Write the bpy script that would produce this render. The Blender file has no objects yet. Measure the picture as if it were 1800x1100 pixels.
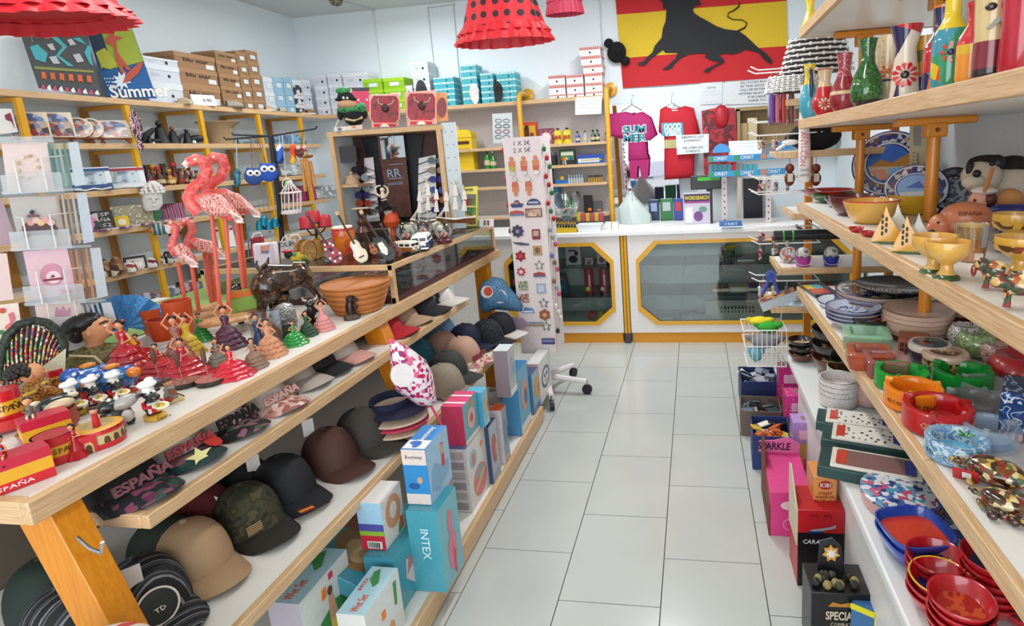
import bpy,math,random
from mathutils import Vector,Matrix,Euler,Quaternion
random.seed(7)
PI=math.pi
from math import cos,sin,sqrt
RU=random.uniform
def AN(n):return[2*PI*i/n for i in range(n)]
SC=bpy.context.scene
COL=SC.collection
FPX,PPX,PPY,HC=983.88,1067.53,457.65,1.5
YAW,PIT,ROL=-0.160756,0.194528,-0.056606
_cy,_sy,_cp,_sp=cos(YAW),sin(YAW),cos(PIT),sin(PIT)
CF=Vector((_sy*_cp,_cy*_cp,-_sp));_r0=Vector((_cy,-_sy,0));_u0=_r0.cross(CF)
CR=_r0*cos(ROL)+_u0*sin(ROL);CU=-_r0*sin(ROL)+_u0*cos(ROL)
CP=Vector((0,0,HC))
cam=bpy.data.cameras.new('camera');camo=bpy.data.objects.new('camera',cam);COL.objects.link(camo)
cam.sensor_fit='HORIZONTAL';cam.sensor_width=36;cam.lens=FPX/1800*36
cam.shift_x=-(PPX-900)/1800;cam.shift_y=(PPY-550)/1800;cam.clip_start=.02
camo.matrix_world=Matrix(((CR.x,CU.x,-CF.x,CP.x),(CR.y,CU.y,-CF.y,CP.y),(CR.z,CU.z,-CF.z,CP.z),(0,0,0,1)))
SC.camera=camo
vs=SC.view_settings;vs.view_transform='Standard';vs.look='None';vs.gamma=1;vs.use_curve_mapping=False
SC.display_settings.display_device='sRGB'
vs.exposure=-0.34
SC.cycles.max_bounces=8;SC.cycles.transparent_max_bounces=16;SC.cycles.use_denoising=True
SC.cycles.sample_clamp_indirect=6
W=bpy.data.worlds.new('daylight');SC.world=W;W.use_nodes=True
W.node_tree.nodes['Background'].inputs[0].default_value=(.78,.86,1,1);W.node_tree.nodes['Background'].inputs[1].default_value=1.3
def area(name,loc,rot,sx,sy,power,colr):
 l=bpy.data.lights.new(name,'AREA');l.shape='RECTANGLE';l.size=sx;l.size_y=sy;l.energy=power;l.color=colr
 o=bpy.data.objects.new(name,l);COL.objects.link(o);o.location=loc;o.rotation_euler=rot;return o
area('shopfront_daylight',(-.4,-1.75,1.5),(math.radians(90),0,0),3.6,2.3,130,(.93,.97,1))
for _i,(_x,_y)in enumerate(((-.3,1.5),(-2.3,1.9),(-.3,3.5),(-2.4,3.9))):
 area('tube_light',(_x,_y,2.80),(0,0,0),.16,1.2,(15,24,62,36)[_i],(1,.96,.9)if _i<2 else(.92,.97,1))
def at(px,py,z=None,x=None,y=None):
 d=CF*FPX+CR*(px-PPX)-CU*(py-PPY)
 t=(z-HC)/d.z if z is not None else(x/d.x if x is not None else y/d.y)
 return CP+d*t
def mpp(p):return(p-CP).dot(CF)/FPX
def lin(h):
 h=h.lstrip('#');o=[]
 for i in(0,2,4):
  c=int(h[i:i+2],16)/255;o.append(c/12.92 if c<=.04045 else((c+.055)/1.055)**2.4)
 return(*o,1)
_mc={}
class NT:
 def __init__(s,name):
  s.m=bpy.data.materials.new(name);s.m.use_nodes=True;s.t=s.m.node_tree;s.b=s.t.nodes['Principled BSDF']
 def n(s,ty,**kw):
  x=s.t.nodes.new(ty)
  for k,v in kw.items():
   if k in x.inputs:x.inputs[k].default_value=v
   else:setattr(x,k,v)
  return x
 def l(s,a,b):s.t.links.new(a,b)
def _base(key,r,metal=0,coat=0,trans=0,alpha=1):
 q=NT(key);b=q.b
 b.inputs['Roughness'].default_value=r;b.inputs['Metallic'].default_value=metal
 b.inputs['Coat Weight'].default_value=coat;b.inputs['Coat Roughness'].default_value=.06
 return q
def M(h,r=.5,metal=0,coat=0,bump=0,bs=60,var=.035):
 key=f'{h}_{r}_{metal}_{coat}_{bump}_{bs}'
 if key in _mc:return _mc[key]
 q=_base('paint_'+h.strip('#'),r,metal,coat);c=lin(h)
 tc=q.n('ShaderNodeTexCoord');nz=q.n('ShaderNodeTexNoise',Scale=bs,Detail=3.0);q.l(tc.outputs['Object'],nz.inputs['Vector'])
 rp=q.n('ShaderNodeValToRGB');e=rp.color_ramp.elements
 e[0].color=tuple(x*(1-var)for x in c[:3])+(1,);e[1].color=tuple(min(1,x*(1+var))for x in c[:3])+(1,)
 e[0].position=.3;e[1].position=.7
 q.l(nz.outputs[0],rp.inputs[0]);q.l(rp.outputs[0],q.b.inputs['Base Color'])
 if bump:
  bp=q.n('ShaderNodeBump',Strength=bump,Distance=.002);q.l(nz.outputs[0],bp.inputs['Height']);q.l(bp.outputs[0],q.b.inputs['Normal'])
 _mc[key]=q.m;return q.m
def N(h):return M(h,.4)
def PM(kind,cols,scale=40,r=.4,coat=0,stretch=(1,1,1),th=None):
 """patterned print: patch (voronoi cells), cloud (noise bands), dots (regular), speck (random specks), stripe, scribble"""
 key=f'{kind}{cols}{scale}{r}{coat}{stretch}{th}'
 if key in _mc:return _mc[key]
 q=_base('print_'+kind,r,0,coat)
 tc=q.n('ShaderNodeTexCoord');mp=q.n('ShaderNodeMapping');mp.inputs['Scale'].default_value=stretch
 q.l(tc.outputs['Object'],mp.inputs[0]);v=mp.outputs[0]
 rp=q.n('ShaderNodeValToRGB');rp.color_ramp.interpolation='CONSTANT';el=rp.color_ramp.elements
 n=len(cols)
 if kind=='patch':
  t=q.n('ShaderNodeTexVoronoi',Scale=scale);q.l(v,t.inputs['Vector']);s=q.n('ShaderNodeSeparateColor');q.l(t.outputs['Color'],s.inputs[0]);f=s.outputs[0]
  pos=[i/n for i in range(n)]
 elif kind in('dots','speck'):
  t=q.n('ShaderNodeTexVoronoi',Scale=scale,Randomness=0.0 if kind=='dots' else 1.0);q.l(v,t.inputs['Vector']);f=t.outputs['Distance']
  pos=[0,th or .25,.45][:n]
 elif kind=='stripe':
  t=q.n('ShaderNodeTexWave',Scale=scale,Distortion=0.0);q.l(v,t.inputs['Vector']);f=t.outputs['Color'];pos=[i/n for i in range(n)]
 elif kind=='ring':
  t=q.n('ShaderNodeTexWave',Scale=scale,Distortion=0.0);t.wave_type='RINGS';t.rings_direction='Z';q.l(v,t.inputs['Vector']);f=t.outputs['Color'];pos=[i/n for i in range(n)]
 elif kind=='scribble':
  t=q.n('ShaderNodeTexWave',Scale=scale,Distortion=14.0,Detail=3.0);t.inputs['Detail Scale'].default_value=1.6;q.l(v,t.inputs['Vector']);f=t.outputs['Color'];pos=[i/n for i in range(n)]
 else:
  t=q.n('ShaderNodeTexNoise',Scale=scale,Detail=2.0);q.l(v,t.inputs['Vector']);f=t.outputs[0]
  pos=[0]+[.5+(i-(n)/2)*.24/n*1.6 for i in range(1,n)]
 while len(el)<n:el.new(.5)
 for i in range(n):
  el[i].position=pos[i]
 for i in range(n):el[i].color=lin(cols[i])
 q.l(f,rp.inputs[0]);q.l(rp.outputs[0],q.b.inputs['Base Color'])
 _mc[key]=q.m;return q.m
def GLASS(tint='ffffff',gl=.12,r=.02):
 key=f'glass{tint}{gl}{r}'
 if key in _mc:return _mc[key]
 q=NT('clear_glass');q.t.nodes.remove(q.b)
 tr=q.n('ShaderNodeBsdfTransparent');tr.inputs[0].default_value=lin(tint)
 g=q.n('ShaderNodeBsdfGlossy');g.inputs['Roughness'].default_value=r
 lw=q.n('ShaderNodeFresnel',IOR=1.45);ad=q.n('ShaderNodeMath',operation='MULTIPLY_ADD');ad.inputs[1].default_value=.7;ad.inputs[2].default_value=gl*.35
 ad.use_clamp=True
 mx=q.n('ShaderNodeMixShader');q.l(lw.outputs[0],ad.inputs[0]);q.l(ad.outputs[0],mx.inputs[0]);q.l(tr.outputs[0],mx.inputs[1]);q.l(g.outputs[0],mx.inputs[2])
 q.l(mx.outputs[0],q.t.nodes['Material Output'].inputs[0]);_mc[key]=q.m;return q.m
def FILM(h,a=.5,r=.15):
 """translucent coloured plastic: part paint, part see-through"""
 key=f'film{h}{a}{r}'
 if key in _mc:return _mc[key]
 q=_base('clear_film',r);q.b.inputs['Base Color'].default_value=lin(h);q.b.inputs['Alpha'].default_value=a
 _mc[key]=q.m;return q.m
def WOODM(h1,h2,key,stretch=(1,1,1),scale=9,r=.4,coat=.15):
 if key in _mc:return _mc[key]
 q=_base(key,r,0,coat);tc=q.n('ShaderNodeTexCoord');mp=q.n('ShaderNodeMapping');mp.inputs['Scale'].default_value=stretch
 nz=q.n('ShaderNodeTexNoise',Scale=scale,Detail=6.0,Roughness=.6);q.l(tc.outputs['Object'],mp.inputs[0]);q.l(mp.outputs[0],nz.inputs['Vector'])
 rp=q.n('ShaderNodeValToRGB');e=rp.color_ramp.elements;e[0].color=lin(h1);e[1].color=lin(h2);e[0].position=.35;e[1].position=.65
 q.l(nz.outputs[0],rp.inputs[0]);q.l(rp.outputs[0],q.b.inputs['Base Color'])
 bp=q.n('ShaderNodeBump',Strength=.15,Distance=.001);q.l(nz.outputs[0],bp.inputs['Height']);q.l(bp.outputs[0],q.b.inputs['Normal'])
 _mc[key]=q.m;return q.m
PINE_Y=WOODM('bf966a','d9b78c','pine_edge',(30,1.2,30))
PINE_X=WOODM('bf966a','d9b78c','pine_edge_across',(1.2,30,30))
PINE_Z=WOODM('bf966a','d9b78c','pine_edge_upright',(30,30,1.2))
SHELFW=M('e2ddd5',.35,coat=.1,var=.015,bs=8)
ORANGE=WOODM('c9780f','d98a1c','orange_varnish',(18,18,1.5),7,.3,.3)
YEL=M('d9a01c',.35,coat=.2)
WHITE=M('ece9e4',.45);BLACK=M('15151a',.45);GREY=M('8b8d90');CHROME=M('c8cacc',.18,1)
RED=M('c01722',.3,coat=.3);GOLD=M('d8a520',.35);SKIN=M('d99a70');NAVY=M('171c36',.6);BROWN=M('5b3218',.45)
def C(h,**k):return M(h,**{**dict(r=.25,coat=.6),**k})
class MB:
 def __init__(s):s.v=[];s.f=[];s.mi=[];s.mats=[];s.m=Matrix()
 def mat(s,m):
  if m not in s.mats:s.mats.append(m)
  return s.mats.index(m)
 def add(s,vs,fs,m):
  b=len(s.v);k=s.mat(m);X=s.m
  s.v+=[X@Vector(v)for v in vs];s.f+=[[b+i for i in f]for f in fs];s.mi+=[k]*len(fs);return s
 def at(s,loc=(0,0,0),rot=(0,0,0),sc=1):
  s.m=Matrix.LocRotScale(Vector(loc),Euler(rot),Vector((sc,)*3)if not hasattr(sc,'__len__')else Vector(sc));return s
 def box(s,c,d,m,ms=None,tap=1):
  x,y,z=c;a,b,e=d[0]/2,d[1]/2,d[2]/2
  vs=[(x-a,y-b,z-e),(x+a,y-b,z-e),(x+a,y+b,z-e),(x-a,y+b,z-e)]+[(x+q*a*tap,y+w*b*tap,z+e)for q,w in((-1,-1),(1,-1),(1,1),(-1,1))]
  fs=[(3,2,1,0),(4,5,6,7),(0,1,5,4),(1,2,6,5),(2,3,7,6),(3,0,4,7)]
  if ms is None:return s.add(vs,fs,m)
  for i,f in enumerate(fs):s.add([vs[j]for j in f],[(0,1,2,3)],ms.get(i,m))
  return s
 def la(s,pr,m,n=20,c=(0,0,0),sx=1,sy=1,cap=True):
  vs=[];fs=[];k=len(pr)
  for r,z in pr:
   for i in range(n):
    a=2*PI*i/n;vs.append((c[0]+r*sx*cos(a),c[1]+r*sy*sin(a),c[2]+z))
  for j in range(k-1):
   for i in range(n):
    fs.append((j*n+i,j*n+(i+1)%n,(j+1)*n+(i+1)%n,(j+1)*n+i))
  if cap and pr[0][0]>1e-3:fs.append(tuple(range(n-1,-1,-1)))
  if cap and pr[-1][0]>1e-3:fs.append(tuple((k-1)*n+i for i in range(n)))
  return s.add(vs,fs,m)
 def ba(s,c,r,m,n=12,k=8,e=None):
  r=(r,r,r)if not hasattr(r,'__len__')else r
  R=Euler(e).to_matrix()if e else None
  pr=[];vs=[];fs=[]
  for j in range(k+1):
   t=-PI/2+PI*j/k
   for i in range(n):
    a=2*PI*i/n;p=Vector((r[0]*cos(t)*cos(a),r[1]*cos(t)*sin(a),r[2]*sin(t)))
    if R:p=R@p
    vs.append(p+Vector(c))
  for j in range(k):
   for i in range(n):fs.append((j*n+i,j*n+(i+1)%n,(j+1)*n+(i+1)%n,(j+1)*n+i))
  return s.add(vs,fs,m)
 def lo(s,rings,m,cap=True,close=True):
  n=len(rings[0]);vs=[p for r in rings for p in r];fs=[]
  for j in range(len(rings)-1):
   for i in range(n if close else n-1):fs.append((j*n+i,j*n+(i+1)%n,(j+1)*n+(i+1)%n,(j+1)*n+i))
  if cap:fs+=[tuple(range(n-1,-1,-1)),tuple((len(rings)-1)*n+i for i in range(n))]
  return s.add(vs,fs,m)
 def tu(s,pts,r,m,n=8,flat=1):
  pts=[Vector(p)for p in pts];k=len(pts);rr=r if hasattr(r,'__len__')else[r]*k
  rings=[];up=None
  for i in range(k):
   t=(pts[min(i+1,k-1)]-pts[max(i-1,0)]).normalized()
   if up is None:up=t.orthogonal().normalized()
   up=(up-t*up.dot(t));up=up.normalized()if up.length>1e-6 else t.orthogonal().normalized()
   w=t.cross(up)
   rings.append([pts[i]+(up*cos(2*PI*j/n)+w*sin(2*PI*j/n)*flat)*rr[i]for j in range(n)])
  return s.lo(rings,m)
 def pz(s,poly,h,m,side=None):
  n=len(poly);vs=[(x,y,0)for x,y in poly]+[(x,y,h)for x,y in poly]
  s.add(vs,[tuple(range(n-1,-1,-1)),tuple(range(n,2*n))],m)
  return s.add(vs,[(i,(i+1)%n,n+(i+1)%n,n+i)for i in range(n)],side or m)
 def sheet(s,fn,nu,nv,m):
  vs=[fn(i/nu,j/nv)for j in range(nv+1)for i in range(nu+1)]
  fs=[(j*(nu+1)+i,j*(nu+1)+i+1,(j+1)*(nu+1)+i+1,(j+1)*(nu+1)+i)for j in range(nv)for i in range(nu)]
  return s.add(vs,fs,m)
 def mesh(s,name,smooth=True,ang=40):
  me=bpy.data.meshes.new(name);me.from_pydata([tuple(v)for v in s.v],[],s.f)
  for m in s.mats:me.materials.append(m)
  me.polygons.foreach_set('material_index',s.mi);me.validate();me.update()
  if smooth:
   me.shade_smooth();me.set_sharp_from_angle(angle=math.radians(ang))
  return me
def ell(rx,ry,n=20,cx=0,cy=0,a0=0):return[(cx+rx*cos(a0+2*PI*i/n),cy+ry*sin(a0+2*PI*i/n))for i in range(n)]
def star(r1,r2,n,cx=0,cy=0):return[(cx+(r1 if i%2==0 else r2)*sin(PI*i/n),cy+(r1 if i%2==0 else r2)*cos(PI*i/n))for i in range(2*n)]
def link(name,data,parent=None):
 o=bpy.data.objects.new(name,data);COL.objects.link(o)
 if parent is not None:o.parent=parent
 return o
def tag(o,label=None,cat=None,group=None,kind=None):
 if label:o['label']=label
 if cat:o['category']=cat
 if group:o['group']=group
 if kind:o['kind']=kind
 return o
def TH(name,label,cat,loc=(0,0,0),rz=0,group=None,sc=1,rot=None):
 o=link(name,None);o.location=loc;o.rotation_euler=rot or(0,0,rz);o.scale=(sc,sc,sc);o.empty_display_size=.05
 return tag(o,label,cat,group)
def PT(p,name,mb,label=None,bev=0,**k):
 o=link(name,mb.mesh(name,**k)if isinstance(mb,MB)else mb,p)
 if bev:b=o.modifiers.new('b','BEVEL');b.width=bev;b.segments=2;b.limit_method='ANGLE'
 if label:o['label']=label
 return o
def solo(name,label,cat,mb,loc=(0,0,0),rz=0,group=None,sc=1,rot=None,bev=0,**k):
 o=PT(None,name,mb,bev=bev,**k);o.location=loc;o.rotation_euler=rot or(0,0,rz);o.scale=(sc,sc,sc)
 return tag(o,label,cat,group)
def struct(name,mb,parent=None,bev=0,**k):
 o=PT(parent,name,mb,bev=bev,**k)
 if parent is None:o['kind']='structure'
 return o
def copy_tree(o,parent=None):
 c=o.copy();COL.objects.link(c);c.parent=parent
 for ch in list(o.children):copy_tree(ch,c)
 return c
def again(o,loc,rz=0,label=None,sc=None,rot=None):
 c=copy_tree(o);c.location=loc;c.rotation_euler=rot or(0,0,rz)
 if sc:c.scale=(sc,sc,sc)
 if label:c['label']=label
 return c
def text(p,s,size,m,loc,rot=(0,0,0),name='lettering',ext=.0004,align='CENTER',w=None,bold=0,shear=0,ls=1.0):
 c=bpy.data.curves.new(name,'FONT');c.body=s;c.size=size;c.extrude=ext;c.align_x=align;c.align_y='CENTER';c.offset=bold;c.shear=shear
 c.space_line=ls;c.resolution_u=1 if size<.03 else 3
 tmp=bpy.data.objects.new(name,c);me=bpy.data.meshes.new_from_object(tmp);bpy.data.objects.remove(tmp);bpy.data.curves.remove(c)
 me.name=name;me.materials.clear();me.materials.append(m)
 o=link(name,me,p);o.location=loc;o.rotation_euler=rot
 if w and len(me.vertices):
  xs=[v.co.x for v in me.vertices];d=max(xs)-min(xs)
  if d>0:o.scale=(w/d,1,1)
 return o
UP=(PI/2,0,0)
def tovec(a,b):
 d=Vector(b)-Vector(a);return math.atan2(d.y,d.x)
# the room
WALLM=M('e4ecf0',.6,bump=.05,bs=90,var=.02);CEIL=M('cfd3d0',.7,var=.02)
XL,XR,YB,YF,ZC=-3.75,1.22,5.2,-1.85,2.9
b=MB().box(((XL+XR)/2,(YB+YF)/2,-.06),(XR-XL+.2,YB-YF+.2,.1),M('4a4642',.8));floor=struct('floor',b)
TILE=MB().box((0,0,-.006),(.3465,.4575,.012),M('b7b9b4',.2,coat=.3,bs=5,var=.02)).mesh('tile')
TX=[.204+.35*k for k in range(-11,3)]
for k,x in enumerate(TX):
 y0=-1.6+(.233 if(k%2)else 0)+(1.599-.233-2.765+1.6)
 for j in range(-1,16):
  y=y0+.461*j
  if y>YB-.1 or x+.175>XR+.2:continue
  PT(floor,'tile',TILE).location=(x+.175,y+.23,0)
struct('ceiling',MB().box(((XL+XR)/2,(YB+YF)/2,ZC+.05),(XR-XL+.2,YB-YF+.2,.1),CEIL))
struct('wall_back',MB().box(((XL+XR)/2,YB+.05,ZC/2),(XR-XL+.2,.1,ZC),WALLM))
struct('wall_left',MB().box((XL-.05,(YB+YF)/2,ZC/2),(.1,YB-YF,ZC),WALLM))
struct('wall_right',MB().box((XR+.05,(YB+YF)/2,ZC/2),(.1,YB-YF,ZC),WALLM))
b=MB()
for c,d in(((-3.0,ZC/2),(1.5,ZC)),((1.3,ZC/2),(-.1,ZC)),((-.55,2.72),(3.4,.36))):
 if d[0]>0:b.box((c[0],YF-.05,c[1]),(d[0],.1,d[1]),WALLM)
struct('wall_front',b)
for i,(p,q)in enumerate((((656,18),(670,138)),((1054,0),(1063,172)),((752,12),(765,135)),((752,14),(800,8)),((797,5),(809,155)))):
 a,c=at(*p,y=YB-.006),at(*q,y=YB-.006)
 if i in(0,1):c.x=a.x
 struct(f'trim_{i+1}',MB().tu([a,c],.008 if i<2 else .004,M('d4d9dc' if i<2 else'b9bcbc',.5),6))
s=at(600,1,z=ZC-.004);e=at(656,17,z=ZC-.004)
struct('trim_6',MB().tu([s,(e.x,YB-.01,e.z)],.008,M('b9bdbb'),6))
p=at(590,0,z=ZC)
t=TH('ceiling_lamp','small dark caged lamp fixed on the ceiling by the back left corner','lamp',(p.x,p.y,ZC))
PT(t,'base',MB().la([(.05,-.012),(.06,0)],M('4a4a44')))
PT(t,'cage',MB().la([(.001,-.05),(.03,-.045),(.048,-.03),(.05,-.012)],PM('patch',['5a5a50','8a8878','3a3a34'],90)))
for i,(x,y)in enumerate(((-.3,1.5),(-2.3,1.9),(-.3,3.5),(-2.4,3.9))):
 t=TH('ceiling_light',f'white fluorescent tube fitting on the ceiling {("above the aisle", "above the near left table", "over the far aisle", "over the far left table")[i]}','light',(x,y,ZC))
 PT(t,'housing',MB().box((0,0,-.035),(.14,1.25,.07),WHITE))
# shelf boards: white top, pine lipping
def board(name,x0,x1,y0,y1,z,th=.035,front='x1',parent=None,pm=None,lip=.022,faces=('x1',)):
 """a board whose upper face is at z; lippings on the listed faces"""
 a,c,d,f=x0,x1,y0,y1
 if'x1' in faces:c-=lip
 if'x0' in faces:a+=lip
 if'y0' in faces:d+=lip
 if'y1' in faces:f-=lip
 s=PT(parent,name,MB().box(((a+c)/2,(d+f)/2,z-th/2),(c-a,f-d,th-.002),SHELFW))
 for k in faces:
  if k[0]=='x':o=MB().box(((c+x1)/2 if k=='x1' else(x0+a)/2,(y0+y1)/2,z-th/2),(lip,y1-y0,th+.004),PINE_Y)
  else:o=MB().box(((a+c)/2,(d+y0)/2 if k=='y0' else(f+y1)/2,z-th/2),(c-a,lip,th+.004),PINE_X)
  PT(s,'edge_lipping',o,bev=.003)
 return s
ZT,ZM,ZK,ZP=.90,.765,.47,.085
IS=TH('display_island','long pine edged display island with a white top, stepped lower shelves and splayed orange legs','display table')
board('table_top',-2.46,-1.27,.775,3.47,ZT,.045,parent=IS,faces=('x1','x0','y0','y1'))
board('upper_shelf',-1.80,-1.207,.93,2.74,ZM,.03,parent=IS,faces=('x1','y0'))
board('cap_shelf',-1.80,-1.062,.70,2.96,ZK,.03,parent=IS,faces=('x1','y0'))
board('bottom_shelf',-1.80,-.885,.7,2.88,ZP,.075,parent=IS,faces=('x1','y0'))
PT(IS,'back_panel',MB().box((-1.82,2.08,.47),(.03,2.6,.76),M('6a5f52',.6)))
PT(IS,'raised_platform',MB().box((-2.18,1.47,.925),(.54,1.36,.05),M('d9d6cf',.4,var=.01)))
for x0,x1,y in((-1.27,-1.10,.845),(-1.27,-1.10,2.06),(-1.27,-1.27,3.30)):
 lo=.47 if 1<y<3 else .02
 xa=-1.335;xb=xa+(.19*(.86-lo)/.4*.62 if y<3 else 0)
 PT(IS,'leg',MB().lo([[(x-.045,y-.03,z),(x+.045,y-.03,z),(x+.045,y+.03,z),(x-.045,y+.03,z)]for x,z in((xb,lo),(xa,.855))],ORANGE),bev=.002)
h=MB().tu([(-1.235,.815,.80),(-1.19,.80,.79),(-1.15,.79,.79),(-1.142,.79,.815)],.0035,CHROME,6)
PT(IS,'hook',h)
LS=TH('wall_shelving','long pine edged shelving on yellow posts along the left wall','shelves')
LZ=(1.965,1.70,1.43,1.20,.935,.69)
for z in LZ:
 board('shelf',XL+.012,-3.4,1.2,YB-.012 if z==LZ[0]else 4.83,z,.03,parent=LS)
for y in(1.9,2.49,3.055,3.58,4.12,4.61):
 PT(LS,'post',MB().box((-3.415,y,.97),(.026,.03,1.92),YEL))
 PT(LS,'back_post',MB().box((-3.72,y,.97),(.03,.03,1.92),N('a8742c')))
 for z in LZ:PT(LS,'brace',MB().box((-3.57,y,z-.043),(.3,.022,.022),N('c98d28')))
BS=TH('back_shelving','grey backed shelving on yellow pipes against the back wall behind the counter','shelves')
board('shelf',-3.42,-.75,4.93,YB-.012,1.965,.03,parent=BS,faces=('y0',))
BZ=(1.575,1.39,1.225,.95)
for z in BZ:board('shelf',-3.35,-.76,4.90,YB-.03,z,.022,parent=BS,faces=('y0',))
PT(BS,'back_panel',MB().box((-2.05,YB-.02,1.2),(2.6,.016,1.5),M('c6bdba',.6)))
for x in(-1.49,-.72):
 PT(BS,'pipe',MB().tu([(x,4.88,.02),(x,4.88,1.93),(x,4.90,2.0),(x,4.96,2.03),(x,5.16,2.03)],.022,YEL,12))
 PT(BS,'flange',MB().at((x,5.188,2.03),(PI/2,0,0)).la([(.06,0),(.06,.02),(.025,.03)],YEL))
CY=4.17
def counter(name,label,x0,x1,wx0,wx1,cut):
 T=TH(name,label,'counter');wz0,wz1=.15,.81;fm=N('e4deda');y=CY
 if cut=='both':hole=[(wx0+.14,wz0),(wx1-.14,wz0),(wx1,wz0+.12),(wx1,wz1-.14),(wx1-.14,wz1),(wx0+.14,wz1),(wx0,wz1-.14),(wx0,wz0+.12)]
 outer=[(wx0+.14,.085),(wx1-.14,.085),(x1,.085),(x1,.858),(wx1-.14,.858),(wx0+.14,.858),(x0,.858),(x0,.085)]
 b=MB();n=8
 outer=[(hole[0][0],.085),(hole[1][0],.085),(x1,hole[2][1]),(x1,hole[3][1]),(hole[4][0],.858),(hole[5][0],.858),(x0,hole[6][1]),(x0,hole[7][1])]
 for yy in(y,y+.02):
  vs=[(q[0],yy,q[1])for q in outer]+[(q[0],yy,q[1])for q in hole]+[(x1,yy,.085),(x1,yy,.858),(x0,yy,.858),(x0,yy,.085)]
  fs=[(i,(i+1)%8,8+(i+1)%8,8+i)for i in range(8)]+[(1,16,2),(3,17,4),(5,18,6),(7,19,0)]
  b.add(vs,fs,fm)
 b.add([(q[0],yy,q[1])for yy in(y,y+.02)for q in hole],[(i,(i+1)%8,8+(i+1)%8,8+i)for i in range(8)],fm)
 PT(T,'front_board',b,smooth=False)
 cx=sum(q[0]for q in hole)/8;cz=(wz0+wz1)/2
 fr=MB();ci=[(q[0],y-.012,q[1])for q in hole];off=.026
 inn=[(q[0]+(cx-q[0])/abs(cx-q[0])*off,q[1]+(cz-q[1])/abs(cz-q[1])*off)for q in hole]
 prof=[[(q[0],y+.001,q[1])for q in hole],ci,[(q[0],y-.012,q[1])for q in inn],[(q[0],y+.006,q[1])for q in inn]]
 fr.lo(prof,YEL,cap=False)
 PT(T,'window_frame',fr,smooth=False)
 PT(T,'glass_pane',MB().at((0,y+.012,0),(PI/2,0,0)).pz(hole,.004,GLASS('eef4f2',.02 if x0<-1 else .14)))
 PT(T,'side_panel',MB().box((x0+.01,y+.25,.47),(.02,.46,.77),fm));PT(T,'side_panel',MB().box((x1-.01,y+.25,.47),(.02,.46,.77),fm))
 PT(T,'back_panel',MB().box(((x0+x1)/2,y+.475,.47),(x1-x0-.04,.012,.77),M('c4ccc8',.6)))
 PT(T,'floor_board',MB().box(((x0+x1)/2,y+.25,.12),(x1-x0-.04,.44,.02),M('b9c0bc')))
 for z in(.36,.60):PT(T,'glass_shelf',MB().box(((x0+x1)/2,y+.26,z),(x1-x0-.05,.38,.008),GLASS('a9c4bd',.2)))
 PT(T,'plinth',MB().box(((x0+x1)/2,y+.03,.042),(x1-x0-.02,.04,.084),N('d78f1c')))
 return T
CT1=counter('shop_counter','white counter unit with a yellow framed display window, holding bats and balls',-1.95,-.575,-1.5,-.63,'both')
CT2=counter('shop_counter','white counter unit with the widest yellow framed window, right of the double yellow post',-.515,1.19,-.455,1.12,'both')
ct=MB().box((-.38,CY+.23,.8745),(3.16,.52,.03),M('e9e8e6',.35,var=.01));solo('countertop','long white countertop laid over both yellow trimmed counter units','countertop',ct,bev=.003)
t=TH('counter_post','double yellow post between the two white counter units','post',(-.545,CY,0))
for dx in(-.012,.012):PT(t,'moulding',MB().at((dx,-.004,.085)).la([(.011,0),(.011,.77)],YEL,12))
PT(t,'socket',MB().box((0,.01,.042),(.045,.04,.08),M('4a3c34',.6)))
RS=TH('ceramic_shelving','pine edged ceramic shelving on orange posts along the right wall','shelves')
XE=.51;ZR=(.75,1.185,1.59,2.01);OR2=M('cf7f12',.35,coat=.3)
JO={.75:(1.284,2.10),1.185:(1.282,1.908),1.59:(1.433,2.27),2.01:(1.3,)}
for z in ZR:
 ys=[.2]+list(JO[z])+[2.94]
 for y0,y1 in zip(ys,ys[1:]):
  board('shelf',XE,XR-.01,y0,y1-.002,z,.04,parent=RS,faces=('x0','y1')if y1==2.94 else('x0','y0')if z<1.3 and y1<1.3 else('x0',))
for y,x in((1.05,.83),(2.15,.83),(2.85,.78)):
 for z0,z1 in((.05,.705),(.752,1.14),(1.187,1.545),(1.592,1.965)):
  PT(RS,'post',MB().at((x,y,z0)).la([(.021,0),(.021,z1-z0)],OR2,14))
 for z in ZR:
  PT(RS,'bracket',MB().box((x,y,z-.055),(.26,.05,.026),OR2).box((x,y,z-.085),(.07,.056,.05),OR2),bev=.006)
  PT(RS,'bolt',MB().at((x,y-.03,z-.085),(PI/2,0,0)).la([(.008,0),(.006,.006)],M('7a4a10',.4,.5),8))
base=TH('bench_cabinet','low white bench cabinet under the ceramic shelves','cabinet')
PT(base,'bench_top',MB().box(((.413+XR-.01)/2,1.4,.485),(XR-.423,2.42,.03),M('d2d3d0',.35,var=.01)),bev=.006)
for y0,y1 in((.2,1.3),(1.305,1.75),(1.755,2.2),(2.205,2.6)):
 PT(base,'front_panel',MB().box((.475,(y0+y1)/2,.235),(.02,y1-y0,.47),M('e3e0dc',.35)))
PT(base,'end_panel',MB().box((.85,2.59,.235),(.72,.02,.47),N('dcd8d2')))
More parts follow.
